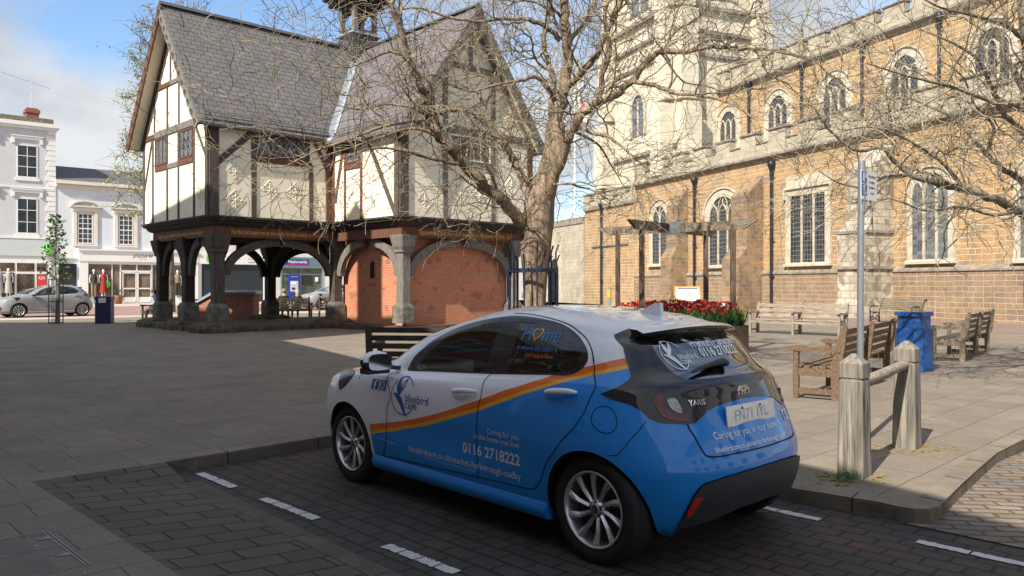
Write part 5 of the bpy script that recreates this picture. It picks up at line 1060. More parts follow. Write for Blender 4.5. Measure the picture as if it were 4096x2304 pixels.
# ================================================================ the church
def church():
    O = (18.9, 30.9, 0); RZ_ = math.atan2(-.923, .384)
    iron = brickmat('ironstone rubble', (.57, .345, .15), (.49, .325, .185), (.67, .55, .38), .50, .235, .027, 'xz', .9, 0, .085, .9, .35, third=((.36, .265, .18), 2.3, .26), dist=.03, sq=.62, freq=3)
    lime = brickmat('pale limestone', (.56, .50, .39), (.48, .43, .335), (.38, .33, .25), .72, .31, .012, 'xz', .9, 0, .02, .5, .42, dist=.012, bias=-.2, spots=[(5, .22, (.40, .35, .28))])
    but = brickmat('weathered buttress stone', (.68, .62, .51), (.52, .46, .37), (.38, .32, .24), .52, .33, .014, 'xz', .9, 0, .06, .8, .5, third=((.34, .28, .22), 3.0, .25), dist=.03)
    butb = brickmat('ironstone buttress', (.44, .27, .14), (.34, .24, .165), (.50, .40, .27), .46, .24, .016, 'xz', .9, 0, .08, .9, .45, third=((.24, .18, .135), 3.2, .4), dist=.03)
    lowr = brickmat('low rubble course', (.40, .265, .16), (.33, .235, .165), (.54, .44, .31), .44, .22, .024, 'xz', .9, 0, .09, .9, .35, third=((.28, .20, .15), 2.6, .28), dist=.03, sq=.7, freq=3)
    trim = mat('carved limestone', (.46, .40, .31), .85, 0, .3, 3, .3, 25, col2=(.58, .52, .42)); drk = mat('weathered string course', (.17, .145, .12), .9, 0, .35, 3, .5, 20, col2=(.34, .30, .25))
    gl = leaded('church leaded glass', .20, .24, 0, (.022, .026, .028), (.13, .135, .14), .014); gl2 = leaded('church diamond glass', .16, .22, PI/4, (.022, .026, .028), (.13, .135, .14), .014); gg = leaded('guarded glass', .5, .16, 0, (.10, .115, .125), (.17, .18, .18), .008)
    iro = mat('black painted iron', (.012, .014, .025), .45, 0, .1, 5)
    c = thing('church', 'medieval parish church of golden ironstone with pale stone battlements and tower', 'church', O, RZ_)
    SK = lambda n, mb, m, p=c, **k: mb.build(n, m, p, **k)
    # main walls
    w = MB(); w.box(-26.6, 12, 0, 4.5, 2.35, 8.5); SK('aisle_wall', w, iron)
    w = MB(); w.box(-26.6, 12, -.10, 4.4, -.1, 2.15); w.mi = 1; w.prism([(-.10, 2.15), (-.16, 2.16), (-.16, 2.24), (0, 2.40), (.2, 2.40), (.2, 2.15)], -26.6, 12, 'yz'); SK('plinth', w, [lowr, drk])
    w = MB(); w.box(-12, 12, -.22, 0, -.1, .55); SK('footing', w, lowr)
    w = MB(); w.box(-26.6, 12, -.08, .35, 8.6, 9.35); SK('aisle_parapet', w, lime)
    w = MB(); w.prism([(0, 8.42), (-.30, 8.52), (-.30, 8.62), (-.08, 8.74), (.2, 8.74), (.2, 8.42)], -26.6, 12, 'yz'); SK('string_course', w, drk)
    def merlons(x0, x1, y0, z0, z1, wd, gap, parent=c):
        """one crenellated wall with its own coping stones"""
        x = x0; P = [(x0, z0-.02)]; top = []
        while x+wd <= x1+.01: P += [(x, z0), (x, z1), (x+wd, z1), (x+wd, z0)]; top.append(x); x += wd+gap
        P.append((x-gap, z0-.02)); b_ = MB(); b_.prism(P, y0+.003, y0+.42); bo = b_.build('battlement', lime, parent)
        for x in top: cp = MB(); cp.prism([(y0-.09, z1), (y0-.09, z1+.07), (y0+.2, z1+.18), (y0+.50, z1+.07), (y0+.50, z1)], x-.06, x+wd+.06, 'yz'); cp.build('coping_stone', drk, bo)
        for x in top[:-1]: cp = MB(); cp.prism([(y0-.07, z0), (y0-.07, z0+.05), (y0+.2, z0+.12), (y0+.48, z0+.05), (y0+.48, z0)], x+wd+.06, x+wd+gap-.06, 'yz'); cp.build('coping_stone', drk, bo)
    merlons(-26.5, 12, -.08, 9.352, 9.95, 1.28, 1.0)
    w = MB(); w.box(-30, 14, 4.52, 13, 8, 14.7); SK('nave_wall', w, iron)
    w = MB(); w.box(-30, 14, 4.42, 4.9, 14.86, 15.42); SK('nave_parapet', w, lime)
    w = MB(); w.prism([(4.5, 14.60), (4.2, 14.70), (4.2, 14.82), (4.42, 14.95), (4.8, 14.95), (4.8, 14.60)], -30, 14, 'yz'); SK('nave_string_course', w, drk)
    merlons(-28.9, 14, 4.42, 15.422, 16.02, 1.30, .48)
    w = MB(); w.prism([(5, 15.0), (12.6, 15.0), (8.8, 16.2)], -30, 14, 'yz'); SK('nave_roof', w, H['slatedark'])
    w = MB(); w.prism([(.3, 9.2), (4.5, 9.2), (4.5, 10.0)], -26.5, 12, 'yz'); SK('aisle_roof', w, H['lead'])
    # windows
    def pointed(x0, x1, z0, zs, za, n=7):
        """outline of a two-centred arch from left foot to right foot"""
        cx = (x0+x1)/2; hw = (x1-x0)/2; L_ = [(x0, z0)]
        R_ = ((za-zs)**2+hw**2)/(2*hw)
        for k in range(n+1):
            t = k/n; 
            if za-zs >= hw*.99: am = math.asin(min(1, (za-zs)/R_)); a = am*t; L_.append((x0+R_-R_*math.cos(a), zs+R_*math.sin(a)))
            else: a = PI/2*t; L_.append((cx-hw*math.cos(a), zs+(za-zs)*math.sin(a)))
        return L_+[(2*cx-x, z) for x, z in L_[::-1][1:]]
    def win(x0, x1, z0, zs, za, y, glass, nl=3, tr=None, hood=True, tracery=True, flat=False, fr=.28):
        o_ = pointed(x0, x1, z0, zs, za) if not flat else [(x0, z0), (x0, za), (x1, za), (x1, z0)]
        i_ = pointed(x0+fr, x1-fr, z0, zs, za-fr*.95) if not flat else [(x0+fr, z0), (x0+fr, za-fr), (x1-fr, za-fr), (x1-fr, z0)]
        f = MB(); f.strip(o_, i_, y-.02, y+.12); 
        cx = (x0+x1)/2; k_ = (x1-x0-.08)/(x1-x0); i2 = [(cx+(x-cx)*((x1-x0-2*fr-.12)/(x1-x0-2*fr)), z-(.04 if z > zs else 0)) for x, z in i_]; f.strip(i_, i2, y-.045, y-.005)
        if hood and not flat:
            h_ = [(cx+(x-cx)*1.05, zs+(z-zs)*1.06) for x, z in o_[1:-1]]; f.strip(h_, o_[1:-1], y-.11, y+.01)
        if flat: f.box(x0-.1, x1+.1, y-.13, y+.01, za, za+.13); f.box(x0-.1, x0, y-.13, y+.01, za-.5, za); f.box(x1, x1+.1, y-.13, y+.01, za-.5, za)
        f.prism([(y-.16, z0-.14), (y+.1, z0-.14), (y+.1, z0+.10), (y-.16, z0-.04)], x0-.05, x1+.05, 'yz')
        gx0, gx1 = x0+fr, x1-fr; lw = (gx1-gx0)/nl
        for k in range(1, nl): f.box(gx0+lw*k-.055, gx0+lw*k+.055, y-.03, y+.05, z0, zs+(.2 if not flat else 0)); 
        for k in range(nl):
            a, b = gx0+lw*k, gx0+lw*(k+1); p_ = pointed(a, b, zs-.1, zs-.05, zs+lw*.8, 5); q_ = pointed(a+.07, b-.07, zs-.1, zs-.05, zs+lw*.8-.08, 5); f.strip(p_, q_, y-.028, y+.045)
            if tracery:
                f.tube([((a+b)/2, y+.0, zs+lw*.75), ((a+b)/2, y+.0, za-fr-.12)], .035, 5)
                if k: f.tube([(a, y, zs), (a+(cx-a)*.15, y, (zs+za)/2), (cx+(a-cx)*.3, y, za-fr)], .035, 5)
        wd = f.build('window', trim, c); g = MB(); g.add([(x, y+.03, z) for x, z in (i_ if flat else i_)], [tuple(range(len(i_)))]); g.build('leaded_glass', glass, wd, fix=False)
        return wd
    # dark openings are cut by laying the glass proud of the masonry and the frame prouder still
    def aisle(x0, x1, z0, zs, za, **k): return win(x0, x1, z0, zs, za, -.06, k.pop('g', gl), **k)
    aisle(-24.7, -22.1, 2.95, 5.9, 7.25, nl=2, fr=.40); aisle(-18.5, -15.0, 2.72, 5.7, 7.25, nl=3, fr=.45); aisle(-11.5, -8.35, 2.68, 6.0, 6.55, nl=3, fr=.32, flat=True); aisle(-3.95, -1.65, 2.62, 5.6, 6.6, nl=3, g=gg, fr=.22); aisle(.85, 3.4, 2.55, 5.4, 6.6, nl=3, g=gg, fr=.22)
    aisle(6.8, 9.4, 2.55, 5.4, 6.6, nl=3, g=gg, fr=.22)
    w = MB(); w.box(-11.5, -8.35, -.04, 0, 6.58, 7.2); SK('relieving_stones', w, trim)
    for x in (-26.6, -22.05, -17.25, -12.65, -8.0, -3.3, 1.6): 
        win(x-1.25, x+1.25, 9.8, 12.3, 13.65, 4.46, gl2, nl=3, tracery=False, fr=.38)
    # buttresses with sloping tops
    def buttress(x0, x1, d0, zt, m, name='buttress', step=3.4, d1=None):
        d1 = d1 or d0*.6; mb = MB()
        mb.prism([(0, -.1), (-d0-.15, -.1), (-d0-.15, .7), (-d0, .95), (-d0, step), (-d1, step+.7), (-d1, zt-1.1), (0, zt)], x0, x1, 'yz'); return mb.build(name, m, c)
    buttress(-21.5, -20.3, 1.25, 7.7, butb, step=3.3, d1=.8); buttress(-14.7, -13.3, 1.7, 7.6, butb, step=3.0, d1=1.1); b3 = buttress(-6.25, -4.7, 1.75, 7.9, but, step=3.9, d1=1.2); buttress(4.6, 6.0, 1.6, 7.6, but)
    st = MB()
    for z, d in ((2.35, 1.87), (3.95, 1.80)): st.box(-6.35, -4.6, -d, 0, z-.06, z+.06)
    st.build('offset', drk, b3)
    # rainwater pipes
    def pipe(x, y, z0, z1, hop=True):
        p = MB(); p.tube([(x, y, z0), (x, y, z1-.3)], .075, 10)
        for z in (z0+.1, (z0+z1)/2, z1-.6, z0+(z1-z0)*.25): p.tube([(x, y, z-.07), (x, y, z+.07)], .10, 10); p.box(x-.16, x+.16, y+.02, y+.08, z-.03, z+.03)
        if hop: p.lathe([(.08, -.45), (.11, -.3), (.20, -.1), (.22, .12), (.18, .12)], (x, y, z1), 8)
        p.build('rainwater_pipe', iro, c)
    for x in (-19.38, -12.44, 3.9): pipe(x, -.22, 0, 8.1)
    pipe(-31.2, -.2, 0, 7.7)
    for x in (-24.5, -19.8, -15.1, -10.6, -5.9): pipe(x, 4.3, 10.1, 14.6)
    # lower vestry / porch end beyond the aisle
    w = MB(); w.box(-34.2, -26.62, .02, 5, -.1, 7.4); SK('vestry_wall', w, iron); w = MB(); w.box(-34.2, -26.62, -.14, .2, 7.4, 7.62); w.box(-33, -27.5, -.1, 0, 4.5, 4.66); SK('vestry_string', w, drk)
    w = MB(); w.box(-34.3, -26.62, -.1, .35, 7.62, 8.1); SK('vestry_parapet', w, lime); merlons(-34.2, -27, -.1, 8.102, 8.6, 1.0, .8)
    w = MB(); w.box(-44, -34.22, -.12, 4, -.1, 6.5); SK('porch_wall', w, lime); w = MB(); w.box(-44, -34.22, -.2, .3, 6.5, 7.0); SK('porch_parapet', w, drk)
    dw = MB(); o_ = pointed(-41.0, -37.8, .1, 2.6, 4.6); i_ = pointed(-40.5, -38.3, .1, 2.6, 4.1); dw.strip(o_, i_, -.26, -.12); i2 = pointed(-40.3, -38.5, .1, 2.6, 3.85); dw.strip(i_, i2, -.20, -.121); dr_ = dw.build('doorway', trim, c)
    g = MB(); g.add([(x, -.13, z) for x, z in i_], [tuple(range(len(i_)))]); g.build('door_opening', M['dark'], dr_, fix=False)
    g = MB()
    for k in range(13): x = -40.3+k*.15; g.tube([(x, -.16, .1), (x, -.16, 2.7)], .016, 5)
    for z in (.2, 1.3, 1.45, 2.6): g.obox((-40.4, -.16, z), (-38.4, -.16, z), .03, .05)
    for k in range(-4, 5):
        x = -39.4+k*.22; g.tube([(x-.3, -.16, 2.7), (x+.4, -.16, 3.9)] if abs(k) < 3 else [(x, -.16, 2.7), (x, -.16, 3.0)], .014, 4); g.tube([(x+.3, -.16, 2.7), (x-.4, -.16, 3.9)] if abs(k) < 3 else [(x, -.16, 2.7), (x, -.16, 3.0)], .014, 4)
    g.build('iron_gate', iro, dr_)
    # tower
    lime = brickmat('tower limestone', (.74, .68, .55), (.66, .60, .48), (.50, .45, .36), .74, .32, .010, 'xz', .9, 0, .02, .5, .30, dist=.012, bias=-.2)
    tw = thing('church_tower', 'pale limestone church tower with clasping buttresses and a band of carved panels', 'tower', O, RZ_)
    # corner nearest the camera in church coordinates
    dxp, dyp = 10.9-18.9, 52.6-30.9; tx = dxp*.384+dyp*-.923; ty = dxp*.923+dyp*.384
    X1 = tx; X0 = tx-9.2; Y0 = ty; Y1 = ty+7.5
    w = MB(); w.box(X0, X1, Y0, Y1, -.1, 18.9); w.box(X0+.2, X1-.2, Y0+.2, Y1-.2, 18.9, 30); w.build('wall', lime, tw)
    for z, d in ((10.9, .22), (17.2, .15), (18.75, .22), (20.45, .12)):
        w = MB(); w.box(X0-d, X1+d, Y0-d, Y1+d, z-.12, z+.12); w.build('string_course', drk, tw)
    for (bx, by) in ((X1, Y0), (X1, Y1), (X0, Y0)):
        for ax in (0, 1):
            w = MB(); s = 1 if bx == X1 else -1; q = -1 if by == Y0 else 1
            for d, z0, z1 in ((1.15, 8.9, 14), (.8, 14, 20.3), (.45, 20.3, 28)):
                if ax == 0: a0, a1 = (bx, bx+s*d), (by, by-q*1.3)
                else: a0, a1 = (bx, bx-s*1.3), (by, by+q*d)
                w.box(min(a0), max(a0), min(a1), max(a1), z0, z1-.35)
                (xa, xb), (ya, yb) = (min(a0), max(a0)), (min(a1), max(a1)); w.box(xa+.0, xb-.0, ya, yb, z1-.35, z1-.3)
            w.build('buttress', lime, tw)
    # band of quatrefoils and the belfry openings
    for k in range(6):
        y = Y0+1.75+k*.8; w = MB(); w.tube([(X1+.05, y+.26*math.cos(t)*(1+.18*math.cos(4*t)), 18.0+.26*math.sin(t)*(1+.18*math.cos(4*t))) for t in [2*PI*i/24 for i in range(25)]], .06, 6, cap=False); w.build('quatrefoil', trim, tw)
    for k in range(8):
        x = X0+1.75+k*.8; w = MB(); w.tube([(x+.26*math.cos(t)*(1+.18*math.cos(4*t)), Y0-.05, 18.0+.26*math.sin(t)*(1+.18*math.cos(4*t))) for t in [2*PI*i/24 for i in range(25)]], .06, 6, cap=False); w.build('quatrefoil', trim, tw)
    def tall(ax, c0, c1, z0, zs, za, pos):
        o_ = pointed(c0, c1, z0, zs, za); i_ = pointed(c0+.3, c1-.3, z0, zs, za-.3); w = MB(); pl = 'xz' if ax else 'yz'
        a0, a1 = (pos-.12, pos+.02) if ax else (pos-.02, pos+.12); w.strip(o_, i_, a0, a1, pl); m_ = (c0+c1)/2
        (w.box(m_-.07, m_+.07, pos-.09, pos, z0, zs+.6) if ax else w.box(pos, pos+.09, m_-.07, m_+.07, z0, zs+.6)); b_ = w.build('window', trim, tw)
        g_ = MB(); g_.add([(x, pos-.03, z) if ax else (pos+.03, x, z) for x, z in i_], [tuple(range(len(i_)))]); g_.build('louvres', gg, b_, fix=False)
    cy, cx = (Y0+Y1)/2, (X0+X1)/2
    tall(0, cy-1.4, cy+1.4, 21.2, 25, 27, X1-.18); tall(1, cx-1.5, cx+1.5, 21.2, 25, 27, Y0+.18); tall(1, cx-1.1, cx+1.1, 12.3, 14.2, 15.6, Y0)
    return c, pointed
church()
# ================================================================ trees
bark_m = mat('plane bark', (.085, .055, .038), .9, 0, .45, 3, 1.0, 9, stretch=(5, 5, .8), col2=(.40, .30, .21))
twig_m = mat('twigs with painted shade', (.050, .036, .022), .9, 0, .5, 2.2, .3, 30, col2=(.37, .315, .21)); bark2_m = mat('grey bark', (.10, .085, .07), .9, 0, .5, 3, .6, 12, col2=(.27, .24, .19)); twig2_m = mat('pale grey twigs', (.075, .058, .042), .9, 0, .5, 2.2, .3, 30, col2=(.42, .36, .25))  # twig_m: dark tones paint shaded undersides, pale tones the sunlit sides
def PX(x, y, d): return Vector(((x*4096/2576-2048)/3150*d, d, 1.58+(1140-y*4096/2576)/3150*d))
class Tree:
    """a bare winter crown: main limbs as surveyed, smaller branches and crooked twigs grown from them"""
    def __init__(s, seed, kinks=.5, droop=0, up=.35, dens=1.35): s.r = random.Random(seed); s.big = MB(); s.tw = MB(); s.k = kinks; s.up = up; s.n = 0; s.droop = droop; s.dens = dens
    def limb(s, pts, r0, r1, kids=True, n=10, lev=1, step=.42):
        P = [Vector(p) for p in smoothpoly([tuple(p) for p in pts], 5, False)]; m = len(P); R = [r0+(r1-r0)*(i/(m-1))**.8 for i in range(m)]
        for i in range(1, m-1): P[i] = P[i]+Vector((s.r.gauss(0, 1), s.r.gauss(0, 1), s.r.gauss(0, 1)))*min(.035, R[i]*.22)
        s.big.tube(P, R, n)
        if kids:
            L_ = 0; nxt = step*s.r.uniform(.3, 1)
            for i in range(1, m):
                L_ += (P[i]-P[i-1]).length
                if R[i] > .16: nxt = L_+.1; continue
                while L_ > nxt:
                    d = (P[i]-P[i-1]).normalized(); s.side(P[i], d, R[i], lev); nxt += step*s.r.uniform(.5, 1.4)/s.dens
            s.grow(P[-1], (P[-1]-P[-2]).normalized(), r1, 1.3, 2)
    def side(s, p, d, R, lev):
        a = s.perp(d); q = (d*s.r.uniform(.1, .7)+a*s.r.uniform(.7, 1.1)+Vector((0, 0, s.up*s.r.uniform(-.6, 1.3)))).normalized()
        r = min(R*.55, s.r.uniform(.011, .024)); s.grow(p, q, r, s.r.uniform(.9, 1.9)*(1+R*3), lev)
    def perp(s, d):
        a = Vector((s.r.gauss(0, 1), s.r.gauss(0, 1), s.r.gauss(0, 1))); a -= d*a.dot(d); return a.normalized()
    def grow(s, p, d, r, L_, lev):
        """a crooked shoot that forks into finer ones"""
        if lev > 4 or L_ < .10 or s.n > 9500 or p.z < 2.35: return
        s.n += 1; k = max(3, int(L_/(.11+.03*(lev < 3)))); pts = [p]; rs = [r]; st = L_/k
        for i in range(k):
            d = (d+s.perp(d)*s.k*s.r.uniform(.2, 1)+Vector((0, 0, s.up*.16-s.droop*.12))).normalized(); p = p+d*st; pts.append(p); rs.append(max(.0042, r*(1-.6*(i+1)/k)))
            if lev < 4 and i >= 1 and s.r.random() < (.66 if lev <= 2 else .55):
                a = s.perp(d); s.grow(p, (d*.75+a*.75).normalized(), rs[-1]*.72, L_*s.r.uniform(.36, .62), lev+1)
        s.tw.tube(pts, rs, 5 if r > .012 else 4 if r > .008 else 3, cap=False, smooth=r > .012)
    def finish(s, o, bm, tm): s.big.build('trunk', bm, o, fix=False); s.tw.build('crown', tm, o, fix=False)
def big_tree():
    o = thing('bare_tree', 'large bare tree with ridged brown trunk, standing in a blue iron guard behind the car', 'tree'); D0 = 13.0; T = Tree(5, .62, .4, .28, 1.05)
    # trunk with buttressed fork
    base = PX(1345, 905, D0); base.z = .1
    trunk = [base, PX(1345, 760, D0), PX(1346, 690, D0), PX(1349, 620, D0), PX(1352, 560, D0), PX(1362, 500, D0), PX(1378, 440, D0), PX(1395, 370, D0), PX(1397, 310, D0)]
    P = smoothpoly([tuple(p) for p in trunk], 5, False); R = []
    ks = [.24, .185, .20, .245, .272, .225, .19, .17, .15]
    for i in range(len(P)): t = i/5; a = int(t); f = t-a; R.append(ks[min(a, 8)]*(1-f)+ks[min(a+1, 8)]*f)
    # fluted bark
    n = 30; vs = []
    for i, p in enumerate(P):
        for k in range(n):
            a = 2*PI*k/n; q = Vector(p); f = 1+.035*math.sin(k*5.3+i*.25)+.03*math.sin(k*2.1-i*.4)+.05*noise.noise(Vector((math.cos(a)*3, math.sin(a)*3, q.z*1.2))); vs.append((q.x+R[i]*f*math.cos(a), q.y+R[i]*f*math.sin(a), q.z))
    T.big.add(vs, [(i*n+k, i*n+(k+1) % n, (i+1)*n+(k+1) % n, (i+1)*n+k) for i in range(len(P)-1) for k in range(n)], True)
    def L(pts, r0, r1, **k): T.limb([PX(x, y, D0+d) for x, y, d in pts], r0, r1, **k)
    L([(1335, 590, 0), (1306, 548, -.2), (1262, 505, -.5), (1215, 462, -.8), (1172, 418, -1.0), (1128, 372, -1.2), (1098, 330, -1.3), (1080, 290, -1.3), (1066, 240, -1.4), (1052, 205, -1.5), (1030, 150, -1.6), (1018, 105, -1.7), (1000, 55, -1.8), (985, 10, -1.9)], 0.115, 0.036, n=14)
    L([(1350, 545, 0), (1322, 470, .2), (1300, 415, .4), (1272, 372, .5), (1236, 330, .6), (1205, 295, .5), (1168, 278, .3), (1120, 280, .1), (1070, 296, -.2), (1010, 308, -.5), (950, 322, -.8), (880, 350, -1.1), (800, 378, -1.3), (720, 418, -1.5)], 0.076, 0.013, n=10)
    L([(1395, 330, 0), (1412, 260, 0), (1425, 190, 0), (1425, 120, -.1), (1422, 50, -.2), (1420, -40, -.3), (1405, -160, -.3), (1390, -300, -.4)], 0.112, 0.056, n=14)
    L([(1398, 345, .1), (1388, 270, .2), (1392, 200, .3), (1376, 150, .4), (1368, 90, .5), (1380, 30, .5), (1372, -60, .6), (1350, -200, .7)], 0.059, 0.032)
    L([(1368, 510, -.1), (1400, 430, -.3), (1425, 360, -.5), (1452, 305, -.7), (1492, 262, -.8), (1540, 240, -.9), (1590, 205, -1.0), (1622, 160, -1.1), (1660, 132, -1.2), (1720, 130, -1.2), (1790, 118, -1.4), (1880, 122, -1.5), (1950, 128, -1.6), (2040, 150, -1.7)], 0.102, 0.016, n=12)
    L([(1420, 225, 0), (1470, 175, -.3), (1505, 130, -.5), (1530, 70, -.6), (1560, 10, -.7), (1590, -60, -.8), (1640, -150, -1)], 0.066, 0.032)
    L([(1510, 250, -.8), (1518, 180, -.9), (1530, 110, -1.0), (1520, 40, -1.1), (1545, -40, -1.2)], 0.052, 0.024)
    L([(1590, 205, -1.0), (1650, 215, -1.3), (1700, 235, -1.5), (1760, 240, -1.8), (1840, 262, -2.0), (1900, 300, -2.2)], 0.040, 0.010)
    L([(1400, 250, .1), (1372, 215, .1), (1345, 195, 0), (1300, 205, -.2), (1240, 215, -.4), (1190, 230, -.6), (1130, 215, -.8)], 0.048, 0.010)
    L([(1408, 100, .1), (1370, 65, 0), (1330, 50, -.1), (1270, 45, -.2), (1200, 55, -.3), (1120, 40, -.4), (1050, 20, -.5), (980, 30, -.6), (900, 45, -.7)], 0.048, 0.008)
    L([(1452, 300, -.6), (1480, 330, -.9), (1530, 345, -1.1), (1575, 378, -1.3), (1600, 430, -1.5), (1590, 480, -1.6)], 0.040, 0.008)
    L([(1172, 418, -1.0), (1130, 408, -1.2), (1080, 398, -1.4), (1020, 380, -1.6), (950, 372, -1.8), (880, 392, -2.0), (800, 430, -2.1)], 0.040, 0.008)
    L([(1128, 372, -1.2), (1100, 345, -1.3), (1040, 322, -1.5), (960, 345, -1.7), (880, 372, -1.8), (790, 400, -2.0)], 0.036, 0.008); L([(1080, 290, -1.3), (1030, 270, -1.5), (970, 262, -1.6), (900, 275, -1.8), (840, 262, -1.9)], 0.028, 0.006)
    L([(1030, 150, -1.6), (980, 130, -1.7), (930, 150, -1.8), (870, 170, -1.9), (810, 160, -2)], 0.028, 0.006); L([(1262, 505, -.5), (1240, 450, -.8), (1215, 400, -1.0), (1190, 350, -1.1)], 0.024, 0.008)
    L([(1236, 330, .6), (1210, 250, .7), (1170, 190, .8), (1140, 120, .9), (1100, 60, 1)], 0.032, 0.008); L([(1440, 330, -.5), (1500, 360, -.3), (1540, 420, 0), (1570, 470, .2)], 0.028, 0.006); L([(1660, 132, -1.2), (1700, 80, -1.2), (1760, 40, -1.3), (1800, -20, -1.4)], 0.028, 0.010)
    L([(1425, 110, 0), (1470, 60, .3), (1500, 0, .5), (1550, -80, .7)], 0.048, 0.024); L([(1272, 372, .5), (1290, 300, .8), (1280, 220, 1.1), (1250, 150, 1.3), (1230, 80, 1.4)], 0.028, 0.008)
    T.finish(o, bark_m, twig_m)
def right_tree():
    o = thing('bare_tree', 'bare grey tree reaching in from the right edge over the benches', 'tree'); D0 = 12.2; T = Tree(11, .62, .3, .22, 1.35)
    tr = PX(2640, 560, D0); tr.z = .1; T.big.tube([tr, PX(2650, 700, D0), PX(2650, 600, D0), PX(2640, 480, D0), PX(2620, 350, D0), PX(2600, 200, D0), PX(2580, 60, D0), PX(2560, -80, D0)], [.30, .22, .18, .16, .13, .11, .09, .06], 16)
    def L(pts, r0, r1, **k): T.limb([PX(x, y, D0+d) for x, y, d in pts], r0, r1, **k)
    L([(2640, 570, 0), (2560, 530, -.3), (2500, 500, -.6), (2430, 478, -.8), (2360, 462, -1.0), (2290, 440, -1.1), (2250, 405, -1.1), (2215, 372, -1.2), (2150, 378, -1.3), (2090, 330, -1.4), (2060, 290, -1.5)], 0.078, 0.010, n=10)
    L([(2640, 520, 0), (2590, 470, .2), (2530, 430, .4), (2480, 385, .6), (2440, 340, .8), (2400, 300, .9), (2340, 270, 1), (2270, 245, 1.1), (2200, 260, 1.2)], 0.060, 0.010); L([(2630, 400, 0), (2570, 330, -.2), (2520, 280, -.5), (2490, 210, -.7), (2460, 150, -.8), (2400, 110, -.9), (2330, 80, -1)], 0.060, 0.010)
    L([(2600, 250, 0), (2550, 180, .3), (2520, 110, .5), (2530, 40, .6), (2500, -30, .7)], 0.056, 0.016); L([(2610, 300, 0), (2560, 270, -.6), (2480, 250, -1.1), (2380, 215, -1.6), (2280, 190, -1.9), (2180, 160, -2.1)], 0.048, 0.008)
    L([(2560, 530, -.3), (2500, 540, -.8), (2420, 520, -1.2), (2330, 530, -1.5), (2240, 500, -1.8), (2180, 520, -1.9)], 0.032, 0.006); L([(2430, 478, -.8), (2380, 420, -1.2), (2330, 380, -1.5), (2260, 340, -1.7), (2190, 320, -1.9), (2120, 330, -2)], 0.032, 0.006)
    L([(2480, 385, .6), (2500, 320, .3), (2450, 260, 0), (2420, 190, -.2), (2360, 150, -.3)], 0.032, 0.006); L([(2580, 100, 0), (2520, 60, -.5), (2450, 40, -.9), (2370, 20, -1.2), (2290, -20, -1.4)], 0.040, 0.008); L([(2290, 440, -1.1), (2230, 445, -1.3), (2170, 470, -1.5), (2110, 460, -1.6), (2060, 430, -1.7)], 0.024, 0.006)
    T.finish(o, bark2_m, twig2_m)
def budding_tree():
    o = thing('budding_tree', 'tall tree with sparse fresh green leaves behind the timber framed hall', 'tree'); T = Tree(23, .30, 0, .5, 1.0); D0 = 43
    base = PX(425, 800, D0); base.z = .1; rnd = random.Random(4); T.big.tube([base, PX(424, 640, D0), PX(420, 500, D0), PX(415, 350, D0), PX(412, 200, D0), PX(425, 60, D0)], [.35, .28, .22, .16, .10, .05], 10)
    tips = []
    lv = MB()
    for k in range(34):
        y0 = 560-k*15.0; s = -1 if k % 5 else 1; ln = rnd.uniform(60, 165)*(1-.5*abs(k-9)/26); p0 = PX(418, max(y0, 80), D0); an = rnd.uniform(-2, 2)
        p1 = PX(418+s*ln*.5, max(y0, 80)-rnd.uniform(-5, 50), D0+an); p2 = PX(418+s*ln, max(y0, 80)-rnd.uniform(-20, 70), D0+an*2); pts = smoothpoly([tuple(p0), tuple(p1), tuple(p2)], 5, False); T.big.tube(pts, [(.045-.004*i) for i in range(len(pts))], 4, cap=False)
        for q in pts[3:]:
            for _ in range(4):
                d = Vector((rnd.gauss(0, 1), rnd.gauss(0, 1), rnd.gauss(0, .8)))*.55; e = Vector(q)+d; T.tw.tube([q, Vector(q)+d*.5+Vector((0, 0, .1)), e], [.016, .012, .006], 3, cap=False)
                if max(y0, 80) > 150 or rnd.random() < .35:
                    for _ in range(3): leaf(lv, Vector(q)+d*rnd.random()+Vector((rnd.gauss(0, .13), rnd.gauss(0, .13), rnd.gauss(0, .13))), rnd.uniform(.09, .16), rnd)
    for k in range(10):
        x = 432+k*10; T.tw.tube([PX(x, 60, D0+2), PX(x+rnd.uniform(-8, 8), 25, D0+2), PX(x+rnd.uniform(-14, 14), rnd.uniform(-8, 8), D0+2)], [.05, .035, .015], 4, cap=False)
        for j in range(5): yy = rnd.uniform(2, 40); T.tw.tube([PX(x, yy, D0+2), PX(x+rnd.uniform(-20, 20), yy-rnd.uniform(4, 16), D0+2)], [.02, .01], 3, cap=False)
    T.finish(o, bark2_m, bark2_m); lv.build('leaves', mat('fresh leaves', (.30, .36, .10), .7, 0, .35, 1.5), o, fix=False)
